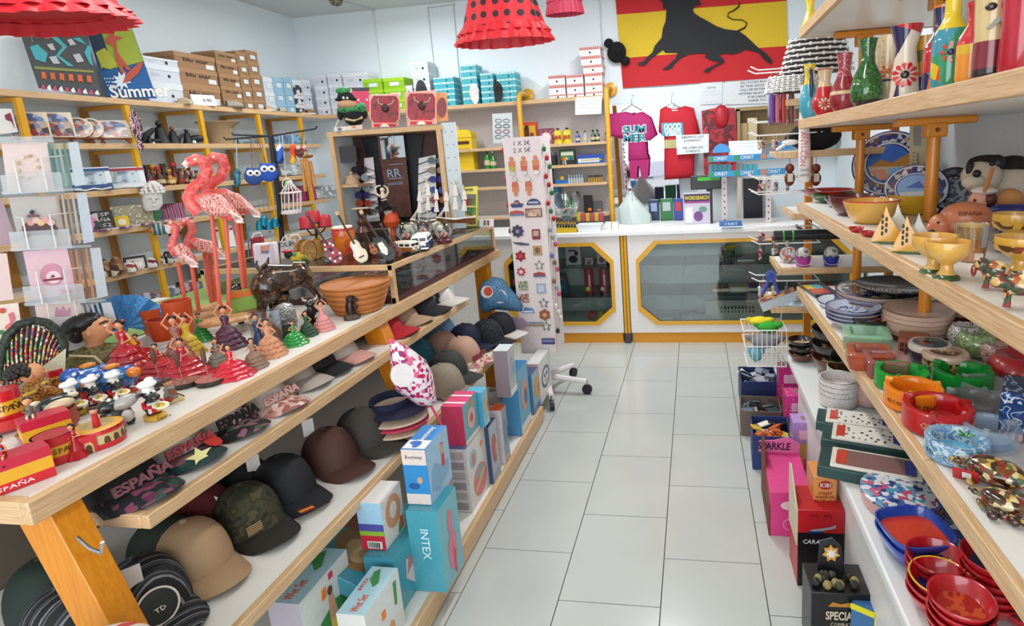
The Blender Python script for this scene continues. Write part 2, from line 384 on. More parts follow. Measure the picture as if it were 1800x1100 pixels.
# helpers for goods
class Fr:
 """upright frame at a base point, x to the viewer's right, y away, z up (metres)"""
 def __init__(s,base):
  s.b=Vector(base);d=Vector((base[0],base[1],0)).normalized();s.y=d;s.x=Vector((d.y,-d.x,0));s.rz=math.atan2(s.x.y,s.x.x);s.k=mpp(s.b)
 def __call__(s,px,py,off=0):
  d=CF*FPX+CR*(px-PPX)-CU*(py-PPY);t=((s.b+s.y*off-CP).dot(s.y))/d.dot(s.y);p=CP+d*t-s.b
  return Vector((p.dot(s.x),p.dot(s.y),p.z))
 def TH(s,name,label,cat,group=None):return TH(name,label,cat,s.b,s.rz,group)
def wav(r,z,n=26,k=9,a=.07,sx=1,sy=1,ph=0):return[(r*sx*(1+a*sin(k*2*PI*i/n+ph))*cos(2*PI*i/n),r*sy*(1+a*sin(k*2*PI*i/n+ph))*sin(2*PI*i/n),z)for i in range(n)]
HAIR=M('1d1412',.35);SKINF=N('d8976a')
def dancer(label,px,py,hpx,dress,top=None,z=ZT,rz=.8,pose=0,wide=.3,tiers=4,train=0,group='flamenco figurines on the island',hat=None,sc=None):
 p=at(px,py,z=z);h=(sc or hpx*mpp(p));T=TH('dancer_figurine',label,'figurine',p,rz,group,h)
 b=MB();rings=[]
 for t in range(tiers):
  z0=.46*t/tiers;z1=.46*(t+1)/tiers;r0=wide*(1-.62*t/tiers)+.03;r1=wide*(1-.62*(t+1)/tiers)
  sx=1+train*(1-t/tiers)
  rings+=[wav(r0,z0,sx=sx,ph=t),wav(r0*.97,z0+.03,sx=sx,ph=t),wav(r1,z1-.005,a=.03,sx=sx,ph=t)]
 rings+=[wav(.085,.5,a=0),wav(.06,.56,a=0),wav(.085,.66,a=0,sy=.7),wav(.09,.72,a=0,sy=.6),wav(.03,.755,a=0)]
 if tiers:b.lo(rings,dress)
 PT(T,'dress',b)
 b=MB().tu([(0,0,.74),(0,0,.8)],.025,SKINF,8).ba((0,-.005,.86),(.062,.066,.078),SKINF,12,8)
 b.ba((0,-.075,.855),(.01,.014,.012),SKINF,6,4)
 A={0:([(-.085,0,.70),(-.19,-.03,.80),(-.10,-.02,.97)],[(.085,0,.70),(.17,-.06,.60),(.07,-.13,.56)]),1:([(-.085,0,.70),(-.17,-.02,.84),(-.05,0,1.0)],[(.085,0,.70),(.17,-.02,.84),(.05,0,1.0)]),2:([(-.085,0,.70),(-.16,-.05,.60),(-.05,-.13,.6)],[(.085,0,.70),(.16,-.05,.60),(.05,-.13,.62)])}[pose]
 for a in A:b.tu(a,[.024,.02,.015],SKINF,7).ba(a[-1],.02,SKINF,6,5)
 PT(T,'body',b)
 b=MB().ba((0,.016,.892),(.076,.07,.074),HAIR,10,7).ba((0,.085,.87),.04,HAIR,8,6)
 PT(T,'hair',b)
 PT(T,'flower',MB().ba((.05,.03,.93),.026,N('d8202c'),7,5))if not hat else PT(T,'hat',MB().at((0,0,.93)).la([(.12,0),(.12,.012),(.07,.014),(.065,.06),(.001,.065)],hat))
 return T
def boxthing(name,label,cat,loc,rz,d,m,ms=None,group=None,rot=None,bev=.0015):
 """a carton: d = (width, depth, height); base at loc"""
 T=TH(name,label,cat,loc,rz,group,rot=rot)
 PT(T,'carton',MB().box((0,0,d[2]/2),d,m,ms),bev=bev)
 return T
def flat(p,name,polys,rot=(0,0,0),loc=(0,0,0),th=.0006):
 """flat print: list of (outline, material), stacked a hair apart"""
 b=MB();b.at(loc,rot)
 for i,(pl,m)in enumerate(polys):
  n=len(pl);zz=th*(1+.5*i)
  b.add([(x,y,0)for x,y in pl]+[(x,y,zz)for x,y in pl],[tuple(range(n,2*n))]+[(j,(j+1)%n,n+(j+1)%n,n+j)for j in range(n)],m)
 return PT(p,name,b,smooth=False)
FRONT=(PI/2,0,0)
def rect(x0,y0,x1,y1):return[(x0,y0),(x1,y0),(x1,y1),(x0,y1)]
def cap(label,px,py,z,rz,crown,brim=None,w=.2,tag_=None,front=None,group='caps on the island shelves',h=1,p=None,flat_=0,up=0,kind='cap'):
 p=p or at(px,py,z=z);T=TH('baseball_cap',label,'cap',p,rz,group,w/.2)
 brim=brim or crown;n=26;b=MB();rings=[]
 for k in range(8):
  t=k/7*PI/2;r=cos(t)**.72 if k<7 else .04
  rings.append([((.103*r)*cos(2*PI*i/n)*(1-.02*abs(sin(3*2*PI*i/n)))-.012*sin(t),.083*r*sin(2*PI*i/n)*(1-.02*abs(sin(3*2*PI*i/n))),.012+.122*h*sin(t)+(.012*h*cos(2*PI*i/n)*sin(2*t)))for i in range(n)])
 b.lo(rings,crown);PT(T,'crown',b,ang=50)
 PT(T,'button',MB().ba((-.012,0,.136*h),(.009,.009,.005),crown,8,5))
 b=MB();nu,nv=14,5;top=[];bot=[]
 for j in range(nv+1):
  for i in range(nu+1):
   a=(i/nu-.5)*2*1.25;v=j/nv
   x0,y0=.1*cos(a),.08*sin(a);L=.085*cos(a*.86)**.8
   x=x0+L*v*1.0;y=y0*(1+.06*v);zz=.014+.012*cos(a)*(1-flat_)-.9*(y*y)*(1+1.6*v)*(1-flat_)*1.6-.006*v*v+up*v*.05
   top.append((x,y,zz+.0035));bot.append((x,y,zz))
 f=lambda o,rev:[((o+j*(nu+1)+i),o+j*(nu+1)+i+1,o+(j+1)*(nu+1)+i+1,o+(j+1)*(nu+1)+i)[::-1 if rev else 1]for j in range(nv)for i in range(nu)]
 NN=len(top);ed=[nv*(nu+1)+i for i in range(nu+1)]
 b.add(top+bot,f(0,1)+f(NN,0)+[(e,e+1,NN+e+1,NN+e)for e in ed[:-1]],brim)
 PT(T,'brim',b)
 if front:front(T)
 if tag_:
  PT(T,'swing_tag',MB().at(tag_[:3],tag_[3]if len(tag_)>3 else(PI/2,0,1.2)).box((0,0,0),(.035,.058,.001),M('e8e2da')),'white swing tag')
 return T
def on_front(s,size,m,zc=.065):return lambda T:text(T,s,size,m,(.1015-.008,0,zc),(PI/2-.18,0,PI/2),ext=.002)
# figurines on the near island table
RY=[M('c8202b',.35),M('dca125',.35)];DRED=M('b31524',.22,coat=.6);TERRA=M('a5472c')
def seated_box(label,f,lbl2,w,d,h,man=False,word=True):
 T=TH('flag_box',label,'box',f.b,f.rz+.12);b=MB()
 for i,(z0,z1,m)in enumerate(((0,.3,RY[0]),(.3,.68,RY[1]),(.68,1,M('bf1f3a',.35)))):b.box((0,0,h*(z0+z1)/2),(w,d,h*(z1-z0)),m)
 PT(T,'striped_box',b)
 if word:text(T,'ESPAÑA',.012,WHITE,(-.012,-d/2-.0005,h*.15),UP,w=w*.6)
 return T
def sitter(label,base,rz,s,dress,man):
 T=TH('seated_figurine',label,'figurine',base,rz,None,s);b=MB()
 b.lo([wav(.1,0,14,a=0),wav(.11,.06,14,a=0),wav(.075,.17,14,a=0),wav(.085,.26,14,a=0,sy=.8),wav(.03,.31,14,a=0)],dress);PT(T,'dress',b)
 b=MB().ba((0,-.01,.42),(.095,.095,.1),SKINF,12,8).ba((0,-.105,.41),.014,SKINF,6,4).tu([(0,0,.3),(0,0,.36)],.03,SKINF)
 for q in(-1,1):
  b.tu([(q*.05,-.06,.05),(q*.06,-.22,.05),(q*.06,-.27,-.14)],.026,N('e9d9c0')if man else SKINF,7).tu([(q*.08,0,.26),(q*.13,-.07,.16),(q*.03,-.12,.18)],.022,dress if man else SKINF,7)
  b.ba((q*.06,-.3,-.15),(.03,.05,.025),BLACK,8,5)
 PT(T,'body',b);PT(T,'hair',MB().ba((0,.03,.46),(.102,.1,.085),HAIR,10,7));
 if not man:PT(T,'fan',MB().at((0,-.14,.2),(1.2,0,0)).pz([(0,0)]+ell(.08,.08,9,a0=.3)[:5],.006,N('4a78c8')))
 return T
f=Fr(at(34,850,z=ZT));w=88*f.k
seated_box('red and yellow striped box at the near corner of the island, dancer sitting on it',f,'',88*f.k,.055,58*f.k)
sitter('dancer in a red dress with a blue fan sitting on the front striped box',f.b+Vector((-.005,-.012,58*f.k)),.8,.085,DRED,False)
f2=Fr(at(62,795,z=ZT)+Vector((-.03,.05,0)))
seated_box('second red and yellow striped box, behind the corner one, bullfighter sitting on it',f2,'',62*f2.k,.055,50*f2.k,word=False)
sitter('bullfighter figurine in a grey jacket sitting on the rear striped box',f2.b+Vector((-.02,-.008,50*f2.k)),.9,.085,M('6a6458'),True)
f=Fr(at(104,808,z=ZT));T=f.TH('flag_mug','red and yellow mug lettered with a country name, dancer leaning on its side','mug');r=29*f.k;h=50*f.k
b=MB()
for z0,z1,m in((0,.3,RY[0]),(.3,.68,RY[1]),(.68,1,RY[0])):b.la([(r*(.9+.1*z0),h*z0),(r*(.9+.1*z1),h*z1)],m,26,cap=False)
b.la([(r,h),(r*.9,h),(r*.85,h*.15),(.0005,h*.12)],N('b21c28'),26);PT(T,'cup',b)
arc=lambda T,s,R,z,size,m,a0,da:[text(T,ch,size,m,(R*sin(a0+i*da),-R*cos(a0+i*da),z),(PI/2,0,a0+i*da))for i,ch in enumerate(s)]
arc(T,'ESPAÑA',r*.985,h*.49,h*.26,M('5a2a14'),-.35,.26)
dancer('dancer in a red dress leaning against the flag mug',137,803,66,DRED,wide=.22,tiers=2,rz=.6,pose=2)
f=Fr(at(178,778,z=ZT));T=f.TH('bullring_souvenir','round bullring souvenir with arches and a red gate beside the flag mug','souvenir');r=36*f.k;h=36*f.k
PT(T,'wall',MB().la([(r*.97,0),(r,h*.2),(r,h*.25)],RY[0],28,cap=False).la([(r*.97,h*.2),(r*.95,h*.72)],N('c9b27a'),28,cap=False).la([(r*.97,h*.7),(r*1.02,h*.74),(r*.98,h*.92)],RY[0],28,cap=False).la([(r*.98,h*.92),(r*.7,h*1.0),(r*.66,h*1.0)],RY[1],28,cap=False).la([(r*.66,h),(r*.5,h*.86),(.0005,h*.86)],N('b9a06a'),28,cap=False))
PT(T,'gate',MB().box((-r*.45,-r*.88,h*.42),(r*.62,r*.3,h*.84),RY[0]))
flat(T,'gate_arch',[([(-r*.17,0),(r*.17,0),(r*.17,h*.4),(r*.1,h*.55),(-r*.1,h*.55),(-r*.17,h*.4)],N('d2b26a')),([(-r*.11,0),(r*.11,0),(r*.11,h*.35),(0,h*.47),(-r*.11,h*.35)],M('4a2a18'))],FRONT,(-r*.45,-r*1.03,0))
for a in(.25,.65,1.05,1.45):PT(T,'arch',MB().at((r*.935*sin(a),-r*.935*cos(a),h*.25),(PI/2,0,a)).pz([(-.12*r,0),(.12*r,0),(.12*r,.18*h),(.06*r,.32*h),(-.06*r,.32*h),(-.12*r,.18*h)],.0015,M('5a3a22')))
arc(T,'ESPAÑA',r*.99,h*.83,h*.19,M('2a1a10'),.15,.16)
PT(T,'matador',MB().tu([(0,0,h*.86),(0,0,h*1.5)],[.16*r,.12*r],N('c8202b')).ba((0,0,h*1.68),.16*r,SKINF,8,6).ba((0,0,h*1.8),(.2*r,.14*r,.09*r),HAIR,8,5))
f=Fr(at(212,747,z=ZT));T=f.TH('bull_figurine','squat black bull figurine with a huge shiny pale muzzle behind the bullring','figurine');k=f.k;g=lambda x,y,z:(x*k,y*k,z*k)
BK=C('141416')
PT(T,'body',MB().ba(g(-2,0,22),g(22,20,18),BK,14,9).ba(g(-10,-2,38),g(17,15,14),BK,12,8).ba(g(14,-6,6),g(8,8,7),BK,8,6).ba(g(-14,-8,6),g(8,8,7),BK,8,6))
PT(T,'muzzle',MB().ba(g(12,-6,41),g(21,15,12),C('a8a29c'),14,9,(0,-.3,0)))
PT(T,'belly',MB().ba(g(10,-12,18),g(12,10,12),C('c9c2b8'),10,7))
for q in(-1,1):PT(T,'horn',MB().tu([g(-6+q*6,0,48),g(-6+q*10,-2,54),g(-4+q*8,-4,60)],[3*k,2.4*k,1*k],N('e0d8c8')))
for q in(-1,1):PT(T,'eye',MB().ba(g(-2+q*5,-8,52),3.4*k,M('e8e4da',.3),8,6))
def chef(label,px,py,hpx,src=[None]):
 p=at(px,py,z=ZT);s=hpx*mpp(p)
 if src[0]:return again(src[0],p,1.25,label,s)
 T=src[0]=TH('bull_chef_figurine',label,'figurine',p,1.25,'bull chefs holding paella pans',s)
 PT(T,'base',MB().at((0,-.06,0)).la([(.26,0),(.27,.08),(.24,.1)],M('d8a93a',.35),18,sx=.8,sy=1.15))
 text(T,'España',.11,M('4a2a14'),(.05,-.37,.05),UP)
 PT(T,'body',MB().lo([wav(.1,.1,14,a=0),wav(.17,.25,14,a=0),wav(.16,.4,14,a=0),wav(.07,.5,14,a=0)],BK).tu([(-.15,0,.42),(-.2,-.14,.34),(-.12,-.26,.36)],.045,N('c0202a')).tu([(.15,0,.42),(.2,-.14,.34),(.12,-.26,.36)],.045,N('c0202a')))
 for q in(-1,1):PT(T,'boot',MB().ba((q*.09,-.05,.14),(.07,.11,.06),BK,8,6))
 PT(T,'apron',MB().lo([[(x*.9,-.13-.06*(1-abs(x)*4),z)for x in(-.15,-.07,0,.07,.15)]+[(x*.9,-.11,z)for x in(.15,-.15)]for z in(.17,.42)],WHITE))
 PT(T,'apron_stripe',MB().box((-.05,-.2,.23),(.09,.02,.12),RY[0]).box((.05,-.2,.23),(.09,.02,.12),RY[1]))
 PT(T,'head',MB().ba((0,0,.6),(.14,.14,.13),BK,12,8).ba((0,-.2,.56),(.12,.17,.1),BK,12,8).ba((-.18,.02,.64),(.09,.04,.05),BK,8,5).ba((.18,.02,.64),(.09,.04,.05),BK,8,5))
 for q in(-1,1):PT(T,'eye',MB().ba((q*.06,-.13,.67),.035,M('f0ece2',.3),8,6))
 PT(T,'chef_hat',MB().la([(.12,.68),(.12,.8)],WHITE,16).ba((0,0,.86),(.2,.2,.09),WHITE,14,7).ba((.1,.1,.92),(.1,.1,.07),WHITE,10,6))
 PT(T,'paella_pan',MB().at((.02,-.4,.36),(.25,0,0)).la([(.12,-.03),(.17,.02),(.16,.02),(.001,.015)],N('e8e2d0'),18))
 PT(T,'paella',MB().at((.02,-.4,.375),(.25,0,0)).la([(.145,0),(.001,.02)],PM('patch',['d8b83a','c8a020','6a7a2a','e8d890'],22),18))
 return T
chef('bull chef figurine with paella pan, front one standing alone nearest the table edge',271,733,72)
chef('bull chef figurine with paella pan, leftmost in the row of chefs',133,727,64)
chef('bull chef figurine with paella pan, second from the left in the row of chefs',168,716,60)
chef('bull chef figurine with paella pan, behind the black bull with the pale muzzle',208,706,58)
f=Fr(at(66,715,z=ZT));T=f.TH('bullfighter_figurine','crouching bullfighter figurine with curly hair and a golden jacket','figurine');k=f.k;g=lambda x,y,z:(x*k,y*k,z*k)
GJ=PM('cloud',['6a2418','b98a2a','7a2c1c'],160)
PT(T,'jacket',MB().lo([[Vector(g(x*26*s+o,y*20*s,z))for x,y in ell(1,1,16)]for s,o,z in((1,-8,0),(1.1,-6,14),(1,2,28),(.75,8,42),(.35,10,50))],GJ).tu([g(6,-18,38),g(26,-22,26),g(36,-18,14)],[8*k,7*k,6*k],GJ).tu([g(-4,16,38),g(10,20,26),g(24,14,16)],[8*k,7*k,6*k],GJ))
PT(T,'braid',MB().tu([g(-12,-16,30),g(2,-22,34),g(16,-14,44),g(24,0,36)],3*k,N('d8b03a')))
PT(T,'head',MB().ba(g(4,0,62),g(17,15,17),SKINF,14,9).ba(g(21,-3,60),g(4,3,4),SKINF,7,5).ba(g(2,-15,60),g(3,3,5),SKINF,7,5))
b=MB()
for i in range(34):a=i*2.4;t=1-i/34*1.1;b.ba(g(-6+16*cos(a)*sqrt(max(0,1-t*t))-4,15*sin(a)*sqrt(max(0,1-t*t)),64+15*t),6*k,HAIR,6,5)
PT(T,'curls',b);PT(T,'hand',MB().ba(g(38,-18,13),6*k,SKINF,8,6))
f=Fr(at(98,757,z=ZT));T=f.TH('pot_souvenir','terracotta pot souvenir with a cartoon bull head peering out','souvenir');k=f.k;g=lambda x,y,z:(x*k,y*k,z*k)
PT(T,'pot',MB().at(g(4,0,0)).la([(22*k,0),(30*k,10*k),(29*k,34*k),(31*k,38*k),(28*k,38*k),(20*k,12*k),(.0005,10*k)],TERRA,24))
PT(T,'tray',MB().at(g(-22,-8,0)).la([(22*k,0),(27*k,14*k),(24*k,14*k),(18*k,4*k),(.0005,4*k)],PM('ring',['7a2c1c','5a2018','c8a878'],260),22))
PT(T,'bull_head',MB().ba(g(8,0,50),g(24,16,12),BK,14,8).ba(g(-6,2,44),g(12,10,8),N('44506e'),8,6));PT(T,'muzzle',MB().ba(g(12,-14,48),g(21,9,10),C('d8c09a'),14,8,(0,-.15,0)))
for q in(-1,1):PT(T,'ear',MB().ba(g(8+q*24,2,56),g(8,4,5),C('e0d0b0'),8,5))
def flaghat(label,px,py,w,h,word,tilt):
 f=Fr(at(px,py,z=ZT));T=f.TH('flag_hat',label,'hat','red and yellow ceramic hats');k=f.k;r=w*k/2
 PT(T,'brim',MB().la([(r*.7,0),(r,.012),(r*1.05,h*k*.35),(r*1.0,h*k*.35),(r*.66,.012),(.0005,.012)],C('c81a22'),26,sx=1.05,sy=.9))
 PT(T,'crown',MB().la([(r*.62,.012),(r*.6,h*k*.42)],C('c81a22'),24,cap=False).la([(r*.6,h*k*.42),(r*.56,h*k*.75)],C('dca125'),24,cap=False).la([(r*.56,h*k*.75),(r*.54,h*k),(.0005,h*k)],C('c81a22'),24,cap=False))
 arc(T,word,r*.585,h*k*.58,h*k*.22,M('4a2210'),-.55,.28);return T
flaghat('big red and yellow flag hat at the left edge, behind the seated bullfighter',18,752,84,72,'ESPAÑA',0)
flaghat('smaller red and yellow flag hat between the crouching bullfighter and the bull chefs',103,690,56,44,'ESPAÑA',0)
for lb,px,py,s,fl in(('blue glazed bird figurine with an orange beak, left one of the pair',163,690,1,1),('blue and turquoise glazed bird figurine with an orange ball beak, right one of the pair',205,694,1.05,0)):
 f=Fr(at(px,py,z=ZT));T=f.TH('bird_figurine',lb,'figurine','blue glazed birds');k=f.k*s;g=lambda x,y,z:(x*k,y*k,z*k);BL=PM('cloud',['1f4fa0','3c8fc0','2a62b0','6ab8c8'],45,.2,.6)
 PT(T,'body',MB().ba(g(0,0,26),g(32,24,22),BL,16,10).ba(g(-20,-4,38),g(17,14,15),C('2454a8'),10,7).ba(g(20,0,34),g(15,16,13),C('2454a8'),10,7))
 PT(T,'beak',MB().ba(g(-2 if fl else 27,-22,24 if fl else 38),g(11,9,9),C('e07a1c'),10,7));PT(T,'crest',MB().ba(g(2,0,50),g(12,8,5),PM('stripe',['c02020','e0b030'],90),10,5))
 for q in(-1,1):PT(T,'foot',MB().ba(g(q*16,-14,5),g(13,9,6),C('b8301c'),8,5))
 for q in(-1,1):PT(T,'eye',MB().ba(g(-12+q*5,-18,44),3.2*k,M('f0f0ea',.3),8,6))
f=Fr(at(172,652,z=ZT));T=f.TH('bust_figurine','painted bust of a dark haired man in an olive and blue jacket','bust');q_=f
sec=lambda z,w,d,o=0,n=18:[(f.k*(o+w*cos(2*PI*i/n)),f.k*d*sin(2*PI*i/n),f.k*z)for i in range(n)]
JK=PM('cloud',['5a5230','7a6c3a','48412a'],90)
PT(T,'jacket',MB().lo([sec(0,50,30),sec(14,52,32),sec(30,46,28),sec(40,34,20,2),sec(47,16,14,2)],JK))
PT(T,'sleeves',MB().ba((-46*f.k,0,14*f.k),tuple(f.k*c for c in(16,18,20)),C('2c5f9c'),12,8).ba((46*f.k,0,14*f.k),tuple(f.k*c for c in(14,18,20)),C('3a4a44'),12,8))
PT(T,'trim',MB().tu([(-30*f.k,-20*f.k,42*f.k),(0,-30*f.k,34*f.k),(14*f.k,-31*f.k,6*f.k)],2.2*f.k,N('d8c89a')).tu([(36*f.k,-18*f.k,40*f.k),(22*f.k,-30*f.k,30*f.k),(16*f.k,-31*f.k,6*f.k)],2.2*f.k,N('d8c89a')))
hd=MB().lo([sec(40,13,12,2),sec(50,12,12,4),sec(56,15,14,8),sec(62,20,16,9),sec(70,24,18,8),sec(80,26,19,6),sec(90,25,18,3),sec(98,18,14,0),sec(102,6,5,-2)],SKINF)
hd.ba((34*f.k,0,74*f.k),tuple(f.k*c for c in(6,4,5)),SKINF,8,6).ba((31*f.k,0,62*f.k),tuple(f.k*c for c in(4,6,3)),M('b8624a'),8,5).ba((0,-17*f.k,72*f.k),tuple(f.k*c for c in(4,3,7)),SKINF,8,6)
PT(T,'head',hd)
PT(T,'hair',MB().ba((-6*f.k,0,88*f.k),tuple(f.k*c for c in(29,21,17)),HAIR,16,9,(0,-.25,0)).ba((-16*f.k,0,74*f.k),tuple(f.k*c for c in(13,18,18)),HAIR,12,8))
PT(T,'eye',MB().ba((24*f.k,-13*f.k,80*f.k),tuple(f.k*c for c in(4.5,3,2.6)),M('efe8dc',.3),8,6).ba((26.5*f.k,-14.5*f.k,80*f.k),2*f.k,HAIR,6,5));PT(T,'eyebrow',MB().tu([(16*f.k,-17*f.k,85*f.k),(24*f.k,-15*f.k,88*f.k),(29*f.k,-11*f.k,86*f.k)],1.5*f.k,HAIR))
f=Fr(at(55,705,z=ZT));T=f.TH('bracelet_stand','dark arched stand strung with coloured beaded bracelets','jewellery stand')
outl=[(0,668),(2,620),(14,590),(34,570),(58,563),(82,567),(102,582),(112,605),(110,628)]
pts=[f(x,y,.03)for x,y in outl]
PT(T,'arch',MB().tu(pts,7.5*f.k,PM('cloud',['1c241c','2c3a28','14140f'],60,.6),10));PT(T,'crossbar',MB().tu([f(112,618,.03),f(60,655,.03),f(8,692,.03)],2*f.k,M('3a241a')))
BEAD=PM('patch',['c8322a','d8d0b0','6a2418','3a8a4a','c8a030','4a3a6a'],130,.35)
for i in range(17):
 t=i/16;a=outl[1:];j=min(int(t*7),6);u=t*7-j;xa=a[j][0]+(a[j+1][0]-a[j][0])*u;ya=a[j][1]+(a[j+1][1]-a[j][1])*u
 xb=8+(112-8)*t*1.0;yb=692-(692-618)*t
 PT(T,'bracelet',MB().tu([f(xa,ya+2,.028),f((xa+xb)/2-3,(ya+yb)/2,.022),f(xb,yb,.028)],1.7*f.k,BEAD,6))
PT(T,'back_panel',MB().lo([[f(x,y,.045)for x,y in((4,690),(4,625),(30,580),(58,570),(100,588),(108,620))],[f(x,y,.05)for x,y in((4,690),(4,625),(30,580),(58,570),(100,588),(108,620))]],PM('cloud',['6a2a20','3c2018','4a5068','7a3a2c'],50)))
PT(T,'pouch',MB().lo([[f(x,y,o)for x,y in((72,672),(114,668),(116,612),(70,648))]for o in(.0,.026)],PM('scribble',['d8cfae','bfb48e','e6dfc6'],60)),'cream woven pouch')
f=Fr(at(128,632,z=ZT));T=f.TH('wicker_pot','brown wicker pot crammed with rolled paper leaflets behind the bust','pot');k=f.k
PT(T,'pot',MB().la([(25*k,0),(33*k,50*k),(34*k,56*k),(30*k,56*k),(24*k,8*k),(.0005,8*k)],PM('ring',['8a4a28','6a3418','a5623a'],130),24));b=MB();random.seed(3)
for i in range(16):a=random.uniform(0,6.28);r=random.uniform(4,20)*k;b.tu([(r*cos(a),r*sin(a),40*k),(1.6*r*cos(a),1.6*r*sin(a),(66+RU(0,14))*k)],3*k,(M('cfc8b4',.6),M('2c4a78',.6),M('a89a78',.6))[i%3],6)
o=PT(T,'leaflets',b);o['kind']='stuff'
dancer('tall flamenco dancer in deep red with a yellow and red fan, behind the blue birds',228,652,98,DRED,wide=.36,pose=0,rz=.3)
b=MB();fb=Fr(at(222,648,z=ZT));b.tu([fb(200,566,-.03),fb(236,606,-.03)],3.6*fb.k,RY[0]).tu([fb(214,583,-.032),fb(237,606,-.032)],3.9*fb.k,RY[1])
o=solo('folding_fan','folded red and yellow fan held across the tall red dancer','fan',b,fb.b,fb.rz)
for lb,px,py,h,w,ps,tr in(('red glazed dancer crouching in wide ruffles, left of the pendulum with the blue base',248,640,58,.62,2,.2),('red glazed dancer with a flower in her hair behind the blue based pendulum',282,660,62,.62,2,.15),('red glazed dancer in tiered ruffles behind the middle pendulum',328,662,74,.5,0,.2),('crimson ruffled dancer at the table edge, right of the pendulums',410,661,62,.5,0,.1)):
 dancer(lb,px,py,h,DRED if'crim' not in lb else C('d01030'),wide=w,pose=ps,train=tr,rz=.5)
for lb,px,py,tp in(('pendulum picture clip on a round blue topped base',285,672,'4a6a92'),('pendulum picture clip on a round brown topped base, middle one',326,677,'8a5a4a'),('pendulum picture clip on a round red topped base, nearest the table edge',372,673,'b06058')):
 f=Fr(at(px,py,z=ZT));T=f.TH('picture_clip',lb,'picture clip','pendulum clips on the island');k=f.k
 PT(T,'base',MB().la([(22*k,0),(23*k,2*k),(23*k,9*k)],N('3a2c24'),24).la([(23*k,9*k),(.0005,9.6*k)],PM('speck',['d8c8b8',tp],160,.35),24))
 PT(T,'stem',MB().tu([(-2*k,0,9*k),(-4*k,0,42*k)],.8*k,M('b8a090',.3,.6),6));PT(T,'peg',MB().ba((-4*k,0,50*k),(4*k,3*k,16*k),M('5a3a28'),8,8))
for lb,px,py,h,m,w,ps in(('dancing figurine in a pale hat and yellow skirt, back left of the couples',335,622,74,M('d8b428',.35),.3,1),('dancing figurine in a floral brown dress behind the red dancers',318,636,88,PM('patch',['8a5a4a','c8a080','4a2c28','b83a3a'],120),.26,1),('small dancing figurine in green beside the yellow skirted one',356,598,52,M('2f9a48',.3,coat=.4),.3,0),('dancer in a dark red and black dress with arms raised, before the panther',404,610,78,PM('patch',['2a1420','7a1c30','4a3a58'],70),.34,1),('flamenco dancer in a black and white striped skirt, small',386,645,56,PM('ring',['20201e','d8cbb0','3a3428'],300),.36,2),('small flamenco dancer in a brown ruffled skirt with a cream shawl',449,645,56,PM('ring',['7a3a2a','e0d0b0','4a2418'],300),.36,2),('flamenco dancer in a spotted orange and cream tiered dress',477,624,70,PM('patch',['d05a3a','e8c89a','a83028','d8a878'],150),.36,0),('dancer in a glossy green ruffled dress at the table edge',519,604,44,C('1f9038'),.5,2),('small dancer in a black and green dress beside the green ruffled one',542,589,46,PM('ring',['16181a','2a8a44','1a1a1c'],200),.34,0),('small dancer in red with white trimmed ruffles, right end of the row',570,579,54,PM('ring',['c8182a','c01626','e8d0c8'],240),.32,1)):
 dancer(lb,px,py,h,m,wide=w,pose=ps,rz=.7)
f=Fr(at(302,706,z=ZT));T=f.TH('guitarist_figurine','small seated guitarist figurine on a cream base at the table edge','figurine');k=f.k;g=lambda x,y,z:(x*k,y*k,z*k)
PT(T,'base',MB().at(rot=(0,0,.3)).box(g(0,0,3),g(32,20,6),N('d8c48a')));PT(T,'body',MB().lo([[Vector(g(x*s,y*s*.8,z))for x,y in ell(9,9,12)]for s,z in((1.2,6),(1.1,14),(.8,20),(.95,26),(.3,31))],M('8a8a88')).ba(g(0,0,37),g(7,7,7.5),SKINF,10,7).tu([g(-6,-4,9),g(-2,-12,10),g(0,-14,6)],3.5*k,M('a82028')))
PT(T,'hair',MB().ba(g(-1,1,40),g(8,8,6),M('4a2c1c'),10,6));PT(T,'guitar',MB().at(g(4,-8,20),(PI/2,.7,0)).pz(ell(6*k,5*k,12),3*k,N('8a4a22')).box(g(11,0,1.5),g(16,2,2),BROWN))
f=Fr(at(473,606,z=ZT));T=f.TH('glass_block','clear glass block souvenir behind the dancing couple','souvenir');k=f.k
PT(T,'block',MB().box((0,0,31*k),(46*k,22*k,62*k),GLASS('dfe6ea',.5)));PT(T,'etching',MB().tu([(-4*k,0,6*k),(0,0,30*k),(6*k,0,44*k)],[9*k,5*k,3*k],FILM('c8b0b0',.5)))
dancer('man figurine in a navy suit dancing in front of the glass block',458,612,66,N('24305c'),wide=.17,tiers=1,pose=0,rz=.7)
for lb,px,py,h,m,cat in(('silver grey embossed souvenir pot behind the green dancer',507,582,52,PM('cloud',['8a8a86','b8b4ae','4a4846','d0ccc4'],140,.3),'pot'),('black embossed trinket pot in front of the silver one',500,594,36,PM('cloud',['1c1a1a','4a4440','2a2828'],140,.3),'pot')):
 f=Fr(at(px,py,z=ZT));k=f.k
 T=f.TH('trinket_pot',lb,cat);PT(T,'pot',MB().la([(13*k,0),(17*k,h*k*.3),(16*k,h*k*.75)],m,20));PT(T,'lid',MB().la([(17*k,h*k*.75),(12*k,h*k*.92),(.0005,h*k)],m,20))
f=Fr(at(553,577,z=ZT));T=f.TH('devil_figurine','black horned standing figurine between the small dancers','figurine');k=f.k;g=lambda x,y,z:(x*k,y*k,z*k)
PT(T,'body',MB().tu([g(-4,0,0),g(-4,0,18),g(0,0,30),g(0,0,40)],[4*k,5*k,9*k,6*k],BK).tu([g(6,0,0),g(5,0,18)],[4*k,5*k],BK).ba(g(0,-2,46),g(10,11,7),BK,10,7).tu([g(-8,0,34),g(-16,-4,26)],3*k,BK).tu([g(8,0,34),g(15,-4,28)],3*k,BK))
